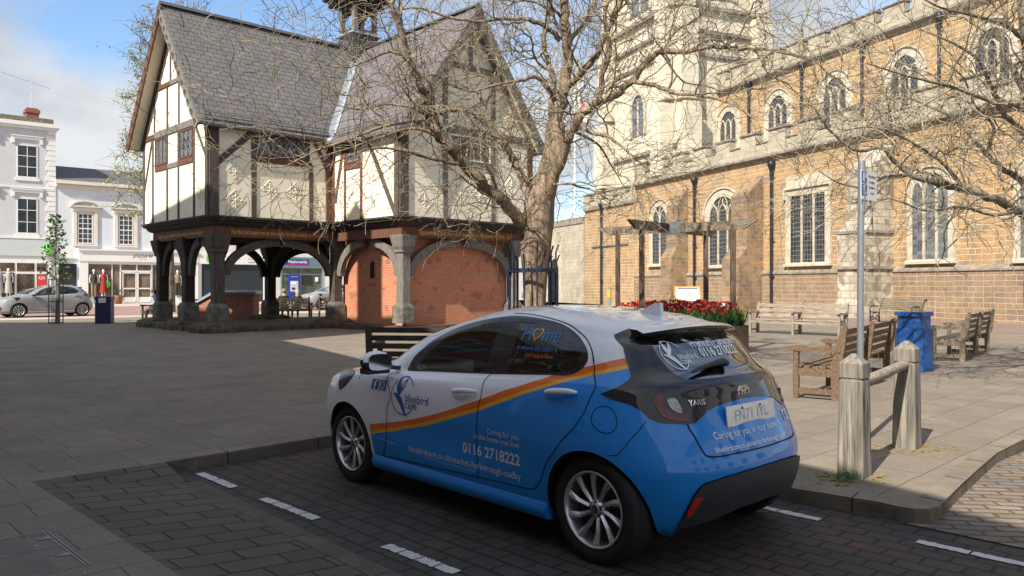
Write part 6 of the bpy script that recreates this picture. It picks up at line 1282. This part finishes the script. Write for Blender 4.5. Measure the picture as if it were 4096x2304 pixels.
def sapling():
    o = thing('sapling', 'young leafy street tree in a tall black wire guard beside the blue litter bin', 'tree', (-17.55, 30.3, .1)); rnd = random.Random(9)
    m = MB(); m.tube([(0, 0, 0), (.02, 0, 1.2), (-.03, .02, 2.4), (.03, 0, 3.4), (.0, 0, 4.25)], [.035, .03, .024, .018, .008], 8); L_ = MB()
    for k in range(42):
        z = 1.55+k*.062; a = k*2.4; r = .50*(1-(z-1.5)/3.4)*rnd.uniform(.6, 1.2)+.10; e = Vector((r*math.cos(a), r*math.sin(a), z+r*.5)); m.tube([(0, 0, z), e], [.010, .004], 4, cap=False)
        for _ in range(11): q = Vector((0, 0, z)).lerp(e, rnd.uniform(.35, 1.1)); leaf(L_, q+Vector((rnd.gauss(0, .05), rnd.gauss(0, .05), rnd.gauss(0, .05))), rnd.uniform(.09, .16), rnd)
    m.build('trunk', bark2_m, o); L_.build('crown', mat('sapling leaves', (.055, .12, .025), .6, 0, .4, 4), o, fix=False)
    g = thing('tree_guard', 'slim black wire guard with a wooden stake round the street sapling', 'tree guard', (-17.55, 30.3, .1)); f = MB(); blk = mat('guard black', (.015, .015, .02), .5, 0, 0)
    for k in range(8): a = 2*PI*k/8; f.tube([(.26*math.cos(a), .26*math.sin(a), 0), (.26*math.cos(a), .26*math.sin(a), 1.72)], .011, 5)
    for z in (.03, .85, 1.7): f.tube([(.26*math.cos(a), .26*math.sin(a), z) for a in [2*PI*k/20 for k in range(21)]], .014, 5, cap=False)
    f.build('cage', blk, g); s = MB(); s.bevbox(.06, .15, -.05, .04, 0, 1.75, .01); s.build('stake', H['oakgrey'], g)
def guard():
    c = PX(1345, 905, 13.0); o = thing('iron_tree_guard', 'blue painted iron guard around the big tree trunk with spiked uprights', 'tree guard', (c.x-.03, c.y, .1)); ir = mat('blue black iron', (.012, .02, .05), .5, .2, .25, 8)
    R_ = .40; hh = []
    for k in range(12):
        a = 2*PI*k/12+.15; x, y = R_*math.cos(a), R_*math.sin(a); u_ = MB(); top = 2.04 if k % 2 else 1.88; u_.obox((x, y, 0), (x, y, top), .022, .022, up=(x, y, 0)); u_.obox((x*1.0, y, top-.02), (x*1.12, y*1.12, top+.10), .02, .02, up=(x, y, 0)); u_.build('upright', ir, o)
    for z in (.25, 1.0, 1.72):
        r = MB(); vs = []
        for k in range(25): a = 2*PI*k/24; vs += [((R_+.014)*math.cos(a), (R_+.014)*math.sin(a), z-.03), ((R_+.014)*math.cos(a), (R_+.014)*math.sin(a), z+.03), ((R_+.024)*math.cos(a), (R_+.024)*math.sin(a), z+.03), ((R_+.024)*math.cos(a), (R_+.024)*math.sin(a), z-.03)]
        r.add(vs, [(4*k+i, 4*k+(i+1) % 4, 4*k+4+(i+1) % 4, 4*k+4+i) for k in range(24) for i in range(4)]); r.build('hoop', ir, o)
big_tree(); right_tree(); budding_tree(); sapling(); guard()
# ================================================================ furniture of the square
W_ = {}
W_['grey'] = mat('silvered bench timber', (.17, .135, .10), .85, 0, .4, 4, .4, 14, stretch=(1, 7, 7), col2=(.40, .345, .275)); W_['mid'] = mat('grey brown bench timber', (.11, .085, .06), .85, 0, .4, 4, .4, 14, stretch=(1, 7, 7), col2=(.27, .225, .17)); W_['perg'] = mat('dark pergola timber', (.06, .036, .024), .8, 0, .4, 4, .4, 10, stretch=(6, 6, .8), col2=(.16, .105, .075)); W_['brown'] = mat('brown bench timber', (.085, .050, .028), .75, 0, .4, 4, .35, 14, stretch=(1, 7, 7), col2=(.20, .13, .08)); W_['dark'] = mat('dark bench timber', (.030, .026, .020), .7, 0, .4, 4, .3, 14, col2=(.07, .06, .045))
W_['post'] = mat('weathered bollard timber', (.105, .093, .075), .9, 0, .45, 3, .45, 7, stretch=(9, 9, .5), col2=(.31, .285, .24)); W_['moss'] = mat('green tinged timber', (.12, .125, .06), .9, 0, .4, 6, .5, 12); W_['blue'] = mat('blue painted steel', (.012, .075, .27), .4, 0, .03, 2.5); W_['navy'] = mat('navy painted steel', (.010, .018, .075), .4, 0, .1, 3)
W_['galv'] = mat('galvanised steel', (.33, .38, .41), .38, .7, .12, 6); W_['iron'] = mat('cast iron', (.02, .03, .035), .5, .3, .2, 9); W_['white'] = mat('white plate', (.7, .7, .68), .5, 0, 0)
def bench(label, x, y, rz, L_, m, bays=2, slats=4, seatm=None, group=None, tilt=True):
    """timber bench: origin at the foot of the left rear leg seen from behind, x along the back, y towards the sitter's knees"""
    o = thing('park_bench', label, 'bench', (x, y, .1), rz, group); wd = .07; seatm = seatm or m
    for k in range(bays+1):
        xx = (L_-wd)*k/bays
        b = MB(); b.prism([(0, 0), (wd+.02, 0), (.10, .42), (-.02, .92), (-.07, .96), (-.10, .93), (-.04, .45), (0, .40)], xx, xx+wd, 'yz'); b.build('rear_leg', m, o)
        b = MB(); b.bevbox(xx, xx+wd, .50, .57, 0, .62, .008); b.build('front_leg', m, o)
        b = MB(); b.prism([(-.02, .62), (.60, .62), (.64, .64), (.64, .675), (.55, .69), (.3, .668), (-.02, .69)], xx-.012, xx+wd+.012, 'yz'); b.build('armrest', m, o)
        b = MB(); b.box(xx+.012, xx+wd-.012, .08, .52, .30, .40); b.box(xx+.014, xx+wd-.014, .08, .52, .07, .14); b.build('side_rail', m, o)
    b = MB(); b.box(wd, L_-wd, .52, .56, .32, .40); b.build('front_rail', m, o)
    for k in range(5):
        b = MB(); y0 = .07+k*.098; z = .415+.012*abs(k-2)-.006; b.bevbox(.03, L_-.03, y0, y0+.082, z-.02, z+.008, .006); b.build('seat_slat', seatm, o)
    for k in range(slats):
        z = .50+k*(.44/slats); t = (z-.42)/.5; yc = .055-.09*t; h = .44/slats-.035; b = MB(); b.prism([(yc+.0, z), (yc+.022, z), (yc+.022-h*.18, z+h), (yc-h*.18, z+h)], .02, L_-.02, 'yz'); b.build('back_slat', m, o)
    return o
def furnish():
    # long benches right of the car, seen from behind
    def ang(a, b): return math.atan2(b[1]-a[1], b[0]-a[0])
    G1 = 'long timber benches round the planter'
    a, b = (4.14, 9.98), (6.11, 12.7); bench('brown double bench seen from behind, nearest the sign pole and bollards', a[0], a[1], ang(a, b), 3.3, W_['brown'], group=G1)
    a, b = (8.68, 15.09), (10.58, 17.43); bench('double bench seen from behind beyond the bright blue litter bin', a[0], a[1], ang(a, b), 3.0, W_['mid'], group=G1)
    a, b = (9.72, 22.8), (7.72, 24.75); bench('pale silvered double bench facing us in front of the church wall', a[0], a[1], ang(a, b), 2.8, W_['grey'], group=G1, slats=3)
    bench('dark timber bench seen from behind, left of the car roof', -1.98, 10.75, -rad(6), 1.62, W_['dark'], 1)
    # thin white number plates on the near bench legs
    # cast iron seat against the church
    o = thing('iron_bench', 'cast iron bench with slender timber slats below the church window', 'bench', (15.55, 29.9, .1), math.atan2(-.923, .384)+PI)
    for xx in (0, 1.95):
        m = MB(); path = [(0, 0, 0), (0, .04, .28), (0, .02, .45), (0, -.05, .62), (0, -.15, .86), (0, -.24, .93), (0, -.27, .86)]; m.tube([(xx, p[1], p[2]) for p in path], .028, 8); m.tube([(xx, .52, 0), (xx, .50, .2), (xx, .52, .42), (xx, .50, .62), (xx, .38, .66), (xx, .1, .63)], .028, 8); m.tube([(xx, .02, .42), (xx, .3, .38), (xx, .52, .42)], .022, 8)
        for cy, cz, r in ((.26, .25, .12), (.15, .18, .07), (.38, .18, .07), (.3, .53, .07)): m.tube([(xx, cy+r*math.cos(t), cz+r*math.sin(t)) for t in [2*PI*k/12 for k in range(13)]], .012, 5, cap=False)
        m.tube([(xx, .02, .02), (xx, .14, .10), (xx, .26, .13), (xx, .40, .10), (xx, .52, .02)], .018, 6); m.build('end_frame', W_['iron'], o)
    for k in range(6): m = MB(); z = .50+k*.072; m.box(0, 1.95, .0-.045*(z-.45)*6*.4-.01, .02-.045*(z-.45)*6*.4, z, z+.055); m.build('back_slat', W_['mid'], o)
    for k in range(6): m = MB(); y = .06+k*.078; m.box(0, 1.95, y, y+.06, .42, .44); m.build('seat_slat', W_['mid'], o)
    # blue litter bin
    o = thing('litter_bin', 'bright blue faceted steel litter bin with a notched top, between two benches', 'bin', (6.95, 13.62, .1), rad(35)); m = MB()
    def hexa(mb, w, d, z0, z1, c=.2): P = [(-w/2, -d/2+d*c), (-w/2+w*c, -d/2), (w/2-w*c, -d/2), (w/2, -d/2+d*c), (w/2, d/2-d*c), (w/2-w*c, d/2), (-w/2+w*c, d/2), (-w/2, d/2-d*c)]; mb.prism(P, z0, z1, 'xy')
    hexa(m, .56, .50, 0, .74); m.build('body', W_['blue'], o); m = MB(); hexa(m, .46, .44, .74, .95); m.build('neck', W_['blue'], o); m = MB(); hexa(m, .57, .50, .95, 1.02); m.build('lid', W_['blue'], o)
    m = MB(); m.box(-.14, .14, -.262, -.25, .05, .70); m.build('door', W_['blue'], o)
    o = thing('litter_bin', 'dark navy square litter bin with a white notice, left of the hall', 'bin', (-15.7, 30.35, .1), rad(10)); m = MB(); m.bevbox(-.28, .28, -.25, .25, 0, .88, .03); m.build('body', W_['navy'], o); m = MB(); m.bevbox(-.30, .30, -.27, .27, .88, 1.05, .03); m.build('lid', W_['navy'], o); m = MB(); m.box(-.13, .13, -.285, -.275, .80, .99); m.build('notice', W_['white'], o)
    # bollards and rail
    def bollard(x, y, s, h, label):
        o = thing('timber_bollard', label, 'bollard', (x, y, .1), rad(44)+rad(2), 'square timber bollards by the kerb')
        m = MB(); r0, r1 = s, s*.90
        def ring_(r, c): return [(-r, -r+c), (-r+c, -r), (r-c, -r), (r, -r+c), (r, r-c), (r-c, r), (-r+c, r), (-r, r-c)]
        L_ = [(r0, .018, 0), (r0, .018, .05), (r1*1.0, .016, h-.135), (r1*.90, .014, h-.13), (r1*.90, .014, h-.115), (r1*1.01, .014, h-.11), (r1*1.01, .014, h-.0), (.015, .004, h+.075)]; vs = [(a, b, z) for r, c, z in L_ for a, b in ring_(r, c)]
        m.add(vs, [(i*8+k, i*8+(k+1) % 8, (i+1)*8+(k+1) % 8, (i+1)*8+k) for i in range(len(L_)-1) for k in range(8)]); m.build('post', W_['post'], o)
        # drying cracks
        c = MB(); rn = random.Random(int(x*100))
        for f in range(4):
            for _ in range(9):
                t = rn.uniform(-.8, .8)*r1; z0 = rn.uniform(.05, h*.6); z1 = min(h-.16, z0+rn.uniform(.12, .5)); w = rn.uniform(.001, .0028); d = r1+.0012+(.1*r0*(1-(z0+z1)/2/h)); R_ = Matrix.Rotation(f*PI/2, 3, 'Z')
                dd0 = r0+(r1-r0)*z0/h+.001; dd1 = r0+(r1-r0)*z1/h+.001; c.add([R_ @ Vector(p) for p in ((t, -dd0, z0), (t+w, -dd0-.0, (z0+z1)/2-.02), (t, -dd1, z1), (t-w, -(dd0+dd1)/2, (z0+z1)/2))], [(0, 1, 2, 3)])
        c.build('crack', M['dark'], o, fix=False)
        return o
    bollard(2.66, 6.12, .100, .875, 'nearer of two square timber bollards, weeds at its foot'); bollard(3.60, 7.18, .100, .90, 'farther square timber bollard with a sharp shadow on its side')
    r = MB(); r.tube([(2.72, 6.19, .80), (3.54, 7.11, .86)], .043, 14); tag(r.build('timber_rail', W_['grey']), 'round timber rail joining the two square bollards', 'rail')
    w = MB(); rn = random.Random(2)
    for k in range(150): a = rn.uniform(0, 2*PI); q = Vector((2.52+rn.gauss(0, .05), 5.93+rn.gauss(0, .03), .11+abs(rn.gauss(0, .035)))); leaf(w, q, rn.uniform(.015, .035), rn)
    tag(w.build('weed', mat('weed leaves', (.05, .13, .02), .7, 0, .3, 20), fix=False), 'small green weed growing at the foot of the nearer bollard', 'weed')
    # yellow lichen and moss on the flags round the bollards
    L_ = MB(); rn = random.Random(8)
    for (cx, cy) in ((2.6, 6.05), (3.62, 7.14)):
        for k in range(150):
            a = rn.uniform(0, 2*PI); d = .11+abs(rn.gauss(0, .11)); x, y = cx+d*math.cos(a)*1.4, cy+d*math.sin(a); s = rn.uniform(.006, .026)
            if y < 5.75: continue
            L_.add([(x+s*rn.uniform(.6, 1)*math.cos(t)*1.5, y+s*rn.uniform(.5, 1)*math.sin(t), .1015) for t in [2*PI*i/7 for i in range(7)]], [tuple(range(7))])
    tag(L_.build('lichen', mat('yellow lichen', (.27, .20, .06), .95, 0, .3, 9), fix=False), 'yellow lichen on the paving round the bollards', 'lichen', kind='stuff')
    # sign on its pole
    o = thing('parking_sign', 'blue badge parking sign on a galvanised pole behind the nearer bollard', 'sign', (3.23, 7.30, .1)); p = MB(); p.tube([(0, 0, 0), (0, 0, 1.5), (.01, 0, 2.62)], .030, 14); p.build('pole', W_['galv'], o); p = MB(); p.tube([(.01, 0, 2.15), (.012, 0, 2.63)], .034, 14); p.build('pole_sleeve', W_['galv'], o)
    s = MB(); A = rad(43)
    def SP(a, b, d=0): return (.01+math.cos(A)*a+math.sin(A)*d, -.036+math.sin(A)*a-math.cos(A)*d, 2.27+b*.71)
    def sb(a0, a1, b0, b1, d0, d1): s.add([SP(a, b, d) for d in (d0, d1) for a, b in ((a0, b0), (a1, b0), (a1, b1), (a0, b1))], [(3, 2, 1, 0), (4, 5, 6, 7), (0, 1, 5, 4), (1, 2, 6, 5), (2, 3, 7, 6), (3, 0, 4, 7)])
    X0, X1 = -.055, .29
    sb(X0, X1, 0, .38, 0, .004); s.mi = 1; sb(X0+.012, X0+.125, .215, .365, .004, .005); sb(X0+.012, X0+.125, .05, .20, .004, .005); s.mi = 0
    put_text(s, 'P', .15, lambda a, b: SP(X0+.028+a*1.2, .24+b, .0062), bold=.004); hd = lambda q, r0, r1, a0, a1: s.add([SP(q[0]+r*math.cos(t), q[1]+r*math.sin(t), .0062) for r in (r0, r1) for t in [a0+(a1-a0)*k/14 for k in range(15)]], [(k, k+1, 16+k, 15+k) for k in range(14)])
    hd((X0+.066, .098), .024, .030, rad(100), rad(390)); s.tube([SP(X0+.056, .165, .006), SP(X0+.060, .115, .006), SP(X0+.085, .113, .006), SP(X0+.097, .08, .006)], .0035, 4); s.sphere(SP(X0+.056, .178, .006), .006, 6, 4)
    s.mi = 2
    for k, t in enumerate(('Disabled', 'badge', 'holders', 'only')): put_text(s, t, .044, lambda a, b: SP(X0+.235+a*1.12, .30-k*.072+b, .0062), align='CENTER', bold=.0006)
    s.build('sign_plate', [W_['white'], mat('sign blue', (.01, .07, .32), .4, 0, 0), M['dark']], o)
    # planter, tulips, pergola
    C0 = Vector((3.75, 17.75)); R0 = 1.50
    o = thing('timber_planter', 'large octagonal timber planter full of red tulips', 'planter', (C0.x, C0.y, .1)); 
    for k in range(8):
        m = MB(); a0, a1 = 2*PI*(k+.5)/8, 2*PI*(k+1.5)/8; p0, p1 = Vector((R0*math.cos(a0), R0*math.sin(a0))), Vector((R0*math.cos(a1), R0*math.sin(a1))); nb = 9
        for j in range(nb):
            q0 = p0.lerp(p1, j/nb+.004); q1 = p0.lerp(p1, (j+1)/nb-.004); n_ = Vector((math.cos((a0+a1)/2), math.sin((a0+a1)/2)))*.03; m.add([(q.x+e.x, q.y+e.y, z) for z in (0, .60) for q, e in ((q0, n_*0), (q1, n_*0), (q1, n_), (q0, n_))], [(3, 2, 1, 0), (4, 5, 6, 7), (0, 1, 5, 4), (1, 2, 6, 5), (2, 3, 7, 6), (3, 0, 4, 7)])
        m.build('side', W_['perg'] if k % 2 else W_['brown'], o)
    m = MB(); m.lathe([(R0-.05, .5), (.01, .55)], n=8); m.build('soil', mat('soil', (.03, .02, .013), 1, 0, .3, 8), o)
    rn = random.Random(12); leafm = mat('tulip leaves', (.045, .125, .03), .6, 0, .4, 6); redm = mat('red tulips', (.30, .006, .012), .6, 0, .3, 9, col2=(.62, .04, .035)); orm = mat('orange tulips', (.75, .12, .03), .6, 0, .3, 9); yem = mat('yellow flowers', (.75, .50, .03), .6, 0, .3, 9)
    pl = thing('tulip_bed', 'dense bed of red and orange tulips with green leaves in the planter', 'flowers', (C0.x, C0.y, .1)); pl['kind'] = 'stuff'
    lf = MB(); fr = MB(); fo = MB(); fy = MB()
    for k in range(380):
        a = rn.uniform(0, 2*PI); d = R0*.95*math.sqrt(rn.random()); x, y = d*math.cos(a), d*math.sin(a); h = .55+rn.uniform(.25, .48)+.10*(1-d/R0); e = Vector((x+rn.gauss(0, .03), y+rn.gauss(0, .03), h)); lf.tube([(x, y, .5), e], .007, 3, cap=False)
        for _ in range(8):
            b = rn.uniform(0, 2*PI); w = Vector((math.cos(b), math.sin(b), 0)); n_ = Vector((-w.y, w.x, 0))*.022; p = Vector((x, y, .5+rn.uniform(0, .12))); q = p+w*.08+Vector((0, 0, .16)); t = p+w*rn.uniform(.1, .22)+Vector((0, 0, rn.uniform(.2, .42))); lf.add([p, q-n_, t, q+n_], [(0, 1, 2, 3)])
        tgt = fo if (x < -.85 and rn.random() < .75) else fr
        if x > 1.05 and y < .2 and rn.random() < .8: tgt = fy; e.z -= .12
        for j in range(6):
            b = 2*PI*j/6+rn.random(); w = Vector((math.cos(b), math.sin(b), 0)); n_ = Vector((-w.y, w.x, 0))*.022; op = rn.uniform(.02, .06); tgt.add([e, e+w*.030-n_+Vector((0, 0, .03)), e+w*op+Vector((0, 0, .075)), e+w*.030+n_+Vector((0, 0, .03))], [(0, 1, 2, 3)])
    for n_, mb, mm in (('leaves', lf, leafm), ('red_tulips', fr, redm), ('orange_tulips', fo, orm), ('yellow_flowers', fy, yem)): q = mb.build(n_, mm, pl, fix=False); q['kind'] = 'stuff'
    pg = thing('pergola', 'open timber pergola of four posts and two crossed beams over the planter', 'pergola', (0, 0, .1)); P4 = [(2.86, 17.35), (4.87, 17.35), (2.58, 19.2), (4.85, 19.7)]
    for (x, y) in P4: m = MB(); m.bevbox(x-.055, x+.055, y-.055, y+.055, 0 if y > 0 else 0, 2.82, .008); m.build('post', W_['perg'], pg)
    for a, b in ((P4[0], P4[3]), (P4[1], P4[2])):
        va, vb = Vector(a), Vector(b); d = (vb-va).normalized(); p, q = va-d*.55, vb+d*.55; m = MB(); n_ = Vector((-d.y, d.x))*.035; L__ = (q-p).length
        z0 = 2.70; prof = [(0, z0+.17), (.30, z0), (L__-.30, z0), (L__, z0+.17), (L__, z0+.20), (0, z0+.20)]; vs = [(p.x+d.x*t+s*n_.x, p.y+d.y*t+s*n_.y, z) for s in (-1, 1) for t, z in prof]; m.add(vs, [(i, (i+1) % 6, 6+(i+1) % 6, 6+i) for i in range(6)]+[(5, 4, 3, 2, 1, 0), (6, 7, 8, 9, 10, 11)]); m.build('beam', W_['mid' if a is P4[1] else 'perg'], pg)
    m = MB(); m.bevbox(3.62, 4.02, 18.13, 18.55, 2.66, 2.93, .01); m.build('joint_plate', W_['galv'], pg)
    # information lectern
    o = thing('information_lectern', 'sloping information board with an orange timber frame behind the tulips', 'sign', (4.65, 21.0, .1)); fm = mat('orange timber', (.50, .23, .06), .7, 0, .2, 5); m = MB()
    for x in (-.22, .22): m.bevbox(x-.04, x+.04, .05, .12, 0, 1.1, .005)
    m.build('leg', fm, o); m = MB(); t = rad(50); P = lambda a, b, d: (a+b*.12, -.18+b*math.cos(t)-d*math.sin(t), 1.02+b*math.sin(t)*1.0+d*math.cos(t)); 
    def pb(a0, a1, b0, b1, d0, d1): m.add([P(a, b, d) for d in (d0, d1) for a, b in ((a0, b0), (a1, b0), (a1, b1), (a0, b1))], [(3, 2, 1, 0), (4, 5, 6, 7), (0, 1, 5, 4), (1, 2, 6, 5), (2, 3, 7, 6), (3, 0, 4, 7)])
    pb(-.36, .36, 0, .56, -.03, 0); m.mi = 1; pb(-.31, .31, .05, .51, 0, .006); m.mi = 2; pb(-.02, .12, .20, .32, .006, .009); m.mi = 3; pb(-.27, .27, .46, .495, .006, .009); m.build('board', [fm, W_['white'], mat('map green', (.35, .5, .15), .6, 0, .3, 20), M['dark']], o)
    # grey post and yellow box by the church gate, small grey bollard
    b = MB(); b.lathe([(.09, 0), (.09, .95), (.07, 1.0), (.001, 1.02)], (5.75, 21.3, .1), 14); tag(b.build('grey_bollard', W_['galv']), 'short grey metal bollard to the right of the tulips', 'bollard')
    b = MB(); b.box(-.1, .1, -.1, .1, 0, 1.35); b.mi = 1; b.box(-.085, .085, -.12, -.10, .75, 1.2); o = b.build('marker_post', [W_['galv'], mat('yellow plate', (.65, .33, .02), .5, 0, .1, 5)], None, (5.62, 45.5, .1), -.3); tag(o, 'grey marker post with a yellow plate beside the church gate', 'post')
    # flag on its white pole, by the tower
    o = thing('flagpole', 'white flagpole with a furled white and red flag by the church tower', 'flagpole', (6.0, 75, .1)); f = MB(); f.tube([(0, 0, 0), (0, 0, 10), (0, 0, 21.4)], [.14, .12, .07], 10); f.build('pole', W_['white'], o)
    f = MB(); vs = []; NX, NZ = 8, 12
    for i in range(NX+1):
        for j in range(NZ+1): a = i/NX; b_ = j/NZ; vs.append((.08+a*(.5+1.1*b_)*(1-.5*max(0, b_-.6)), .2*math.sin(a*9+b_*3), 21.2-3.6*b_-1.5*a*a*(1-b_*.3)))
    for i in range(NX):
        for j in range(NZ): f.mi = 1 if (j in (5, 6) and i > 3) or (i == 5 and 4 < j < 9) else 0; f.add([vs[i*(NZ+1)+j], vs[(i+1)*(NZ+1)+j], vs[(i+1)*(NZ+1)+j+1], vs[i*(NZ+1)+j+1]], [(0, 1, 2, 3)], True)
    f.build('flag', [W_['white'], mat('flag red', (.6, .03, .05), .7, 0, 0)], o, fix=False)
    # things beneath and beyond the hall
    G2 = 'small timber benches beyond the hall posts'
    bench('dark bench with a seated man in a blue coat, left of the hall posts', -13.6, 31.3, rad(44)+PI/2+rad(0), 1.5, W_['dark'], 1, group=G2)
    bench('dark bench under the hall where a couple sit with their backs to us', -10.45, 34.6, rad(4), 1.55, W_['dark'], 1, group=G2)
    bench('bench between the couple and the brick corner of the hall', -8.85, 36.0, rad(12), 1.6, W_['brown'], 1, group=G2)
    bench('bench seen past the middle left post of the hall', -12.75, 33.4, rad(-100), 1.5, W_['dark'], 1, group=G2)
    o = thing('brick_pier', 'low red brick wall end with a sloping stone coping behind the hall posts', 'wall', (-10.9, 30.9, .1), rad(6)); br = brickmat('pier brick', (.50, .16, .09), (.58, .25, .15), (.55, .47, .36), .225, .075, .01, dirt=.3)
    m = MB(); m.box(-.75, .72, 0, 1.1, 0, 1.12); m.prism([(-1.45, 0), (-.76, 0), (-.76, 1.10), (-1.45, .72)], 0, 1.1); m.build('wall', br, o)
    m = MB(); m.bevbox(-.80, .82, -.08, 1.18, 1.12, 1.24, .015); m.prism([(-1.5, .72), (-.80, 1.12), (-.80, 1.24), (-1.5, .82)], -.08, 1.18); m.build('coping', H['lead'], o)
furnish()
# ================================================================ people
def person(label, x, y, rz, coat, hair=None, seat=.42, hood=None, legs=None, scale=1, lean=0, bow=.0):
    """seated figure, one continuous skinned body facing +y before turning"""
    o = thing('person', label, 'person', (x, y, .1), rz); o.scale = (scale,)*3
    me = bpy.data.meshes.new('body'); bm = bmesh.new(); lay = bm.verts.layers.skin.verify(); R_ = {}
    def V(p, r): v = bm.verts.new(p); v[lay].radius = (r, r) if not hasattr(r, '__len__') else r; return v
    s = seat
    pel = V((0, 0, s+.10), (.17, .13)); v_ = pel; pel[lay].use_root = True
    ch = [((0, .0, s+.28), (.155, .115)), ((lean*.4, .02+bow*.3, s+.44), (.18, .12)), ((lean, .03+bow*.8, s+.56), (.12, .10)), ((lean, .05+bow, s+.62), (.06, .06)), ((lean, .075+bow*1.15, s+.70), (.082, .09)), ((lean, .08+bow*1.2, s+.80), (.085, .10)), ((lean, .07+bow*1.2, s+.87), (.05, .06))]
    sh = None
    for p, r in ch:
        n = V(p, r); bm.edges.new((v_, n)); v_ = n
        if abs(p[2]-(s+.56)) < .01: sh = n
    for sx in (-1, 1):
        a = V((lean+sx*.18, .02+bow*.7, s+.53), .062); bm.edges.new((sh, a)); b = V((sx*.25, .02+bow*.3, s+.30), .05); bm.edges.new((a, b)); c = V((sx*.18, .24, s+.20), .038); bm.edges.new((b, c)); d = V((sx*.13, .33, s+.17), .032); bm.edges.new((c, d)); e = V((sx*.11, .40, s+.155), .026); bm.edges.new((d, e))
        h = V((sx*.10, .06, s+.07), .092); bm.edges.new((pel, h)); k = V((sx*.12, .44, s+.06), .07); bm.edges.new((h, k)); f = V((sx*.13, .46, .12), .048); bm.edges.new((k, f)); g = V((sx*.13, .48, .05), .045); bm.edges.new((f, g)); t = V((sx*.14, .62, .035), .035); bm.edges.new((g, t))
    bm.to_mesh(me); bm.free(); ob = bpy.data.objects.new('body', me); COL.objects.link(ob); ob.modifiers.new('s', 'SKIN').use_smooth_shade = True; sub = ob.modifiers.new('d', 'SUBSURF'); sub.levels = 1; sub.render_levels = 1
    bpy.context.view_layer.update(); m2 = bpy.data.meshes.new_from_object(ob.evaluated_get(bpy.context.evaluated_depsgraph_get())); bpy.data.objects.remove(ob)
    skin = mat('skin', (.50, .28, .20), .6, 0, .05, 5); m2.materials.clear(); lg = legs or W_['dark']
    for q in (coat, skin, lg): m2.materials.append(q)
    for p in m2.polygons:
        c = p.center; p.use_smooth = True; p.material_index = 1 if c.z > s+.61 or (c.y > .345 and c.z > s+.1 and c.z < s+.23 and abs(c.x) < .15 and c.z > s+.125) else 2 if c.z < s+.09 or (c.y > .12 and c.z < s+.12) else 0
    b = bpy.data.objects.new('body', m2); COL.objects.link(b); b.parent = o
    hd = Vector((lean, .075+bow*1.18, s+.77)); fmb = MB()
    fmb.sphere((hd.x, hd.y+.098, hd.z-.02), (.014, .022, .02), 6, 5)
    for sx in (-1, 1): fmb.sphere((hd.x+sx*.086, hd.y, hd.z-.01), (.012, .02, .03), 6, 5)
    fmb.mi = 1
    for sx in (-1, 1): fmb.sphere((hd.x+sx*.032, hd.y+.088, hd.z+.015), .011, 6, 5)
    fmb.box(hd.x-.025, hd.x+.025, hd.y+.085, hd.y+.094, hd.z-.062, hd.z-.054); fmb.build('face', [skin, M['dark']], o)
    if hair:
        h = MB(); h.sphere((hd.x, hd.y-.02, hd.z+.03), (.100, .108, .105), 12, 8)
        if hair[1]: h.tube([(hd.x, hd.y-.06, hd.z+.03), (hd.x, hd.y-.085, hd.z-.08), (hd.x, hd.y-.09, hd.z-.2)], [.10, .095, .07], 10)
        h.build('hair', hair[0], o)
    if hood: h = MB(); h.tube([(hd.x, hd.y-.05, hd.z-.22), (hd.x, hd.y-.08, hd.z-.12), (hd.x, hd.y-.03, hd.z-.10)], [.14, .13, .09], 10); h.build('hood', hood, o)
    hm = MB()
    for sx in (-1, 1):
        for k in range(4): xx = sx*(.085+.016*k); hm.tube([(xx, .40, s+.16), (xx, .435-.006*abs(k-1.5), s+.15), (xx*.97, .45, s+.125)], [.009, .0085, .007], 5)
        hm.tube([(sx*.08, .37, s+.16), (sx*.06, .40, s+.155)], [.010, .008], 5)
    hm.build('fingers', skin, o)
    return o
def people():
    navy = mat('navy coat', (.008, .022, .10), .8, 0, .2, 6); bk = mat('black coat', (.012, .012, .014), .85, 0, .2, 6); gh = mat('grey hair', (.25, .22, .20), .8, 0, .3, 20); bl = mat('fair hair', (.42, .30, .17), .7, 0, .3, 20); dh = mat('dark hair', (.01, .01, .01), .7, 0, 0)
    person('man in a blue hooded coat and dark cap sitting hunched on a bench', -14.25, 31.75, rad(112), navy, (dh, False), hood=navy, bow=.10)
    person('grey haired person in a dark jacket seated beside a fair haired companion', -10.1, 34.85, rad(8), bk, (gh, False)); person('fair haired person in a dark jacket seated beside a grey haired companion', -9.5, 34.9, rad(30), bk, (bl, True), scale=.97)
people()
build_car((-21.9, 36.95, .105), math.atan2(-.74, -.67), 'silver hatchback seen side on, waiting on the street by the sapling', False, 1.04)
build_car((-10.9, 48.8, .105), math.atan2(-.629, -.777), 'silver car parked beyond the hall, half hidden by the benches', False, 1.08)
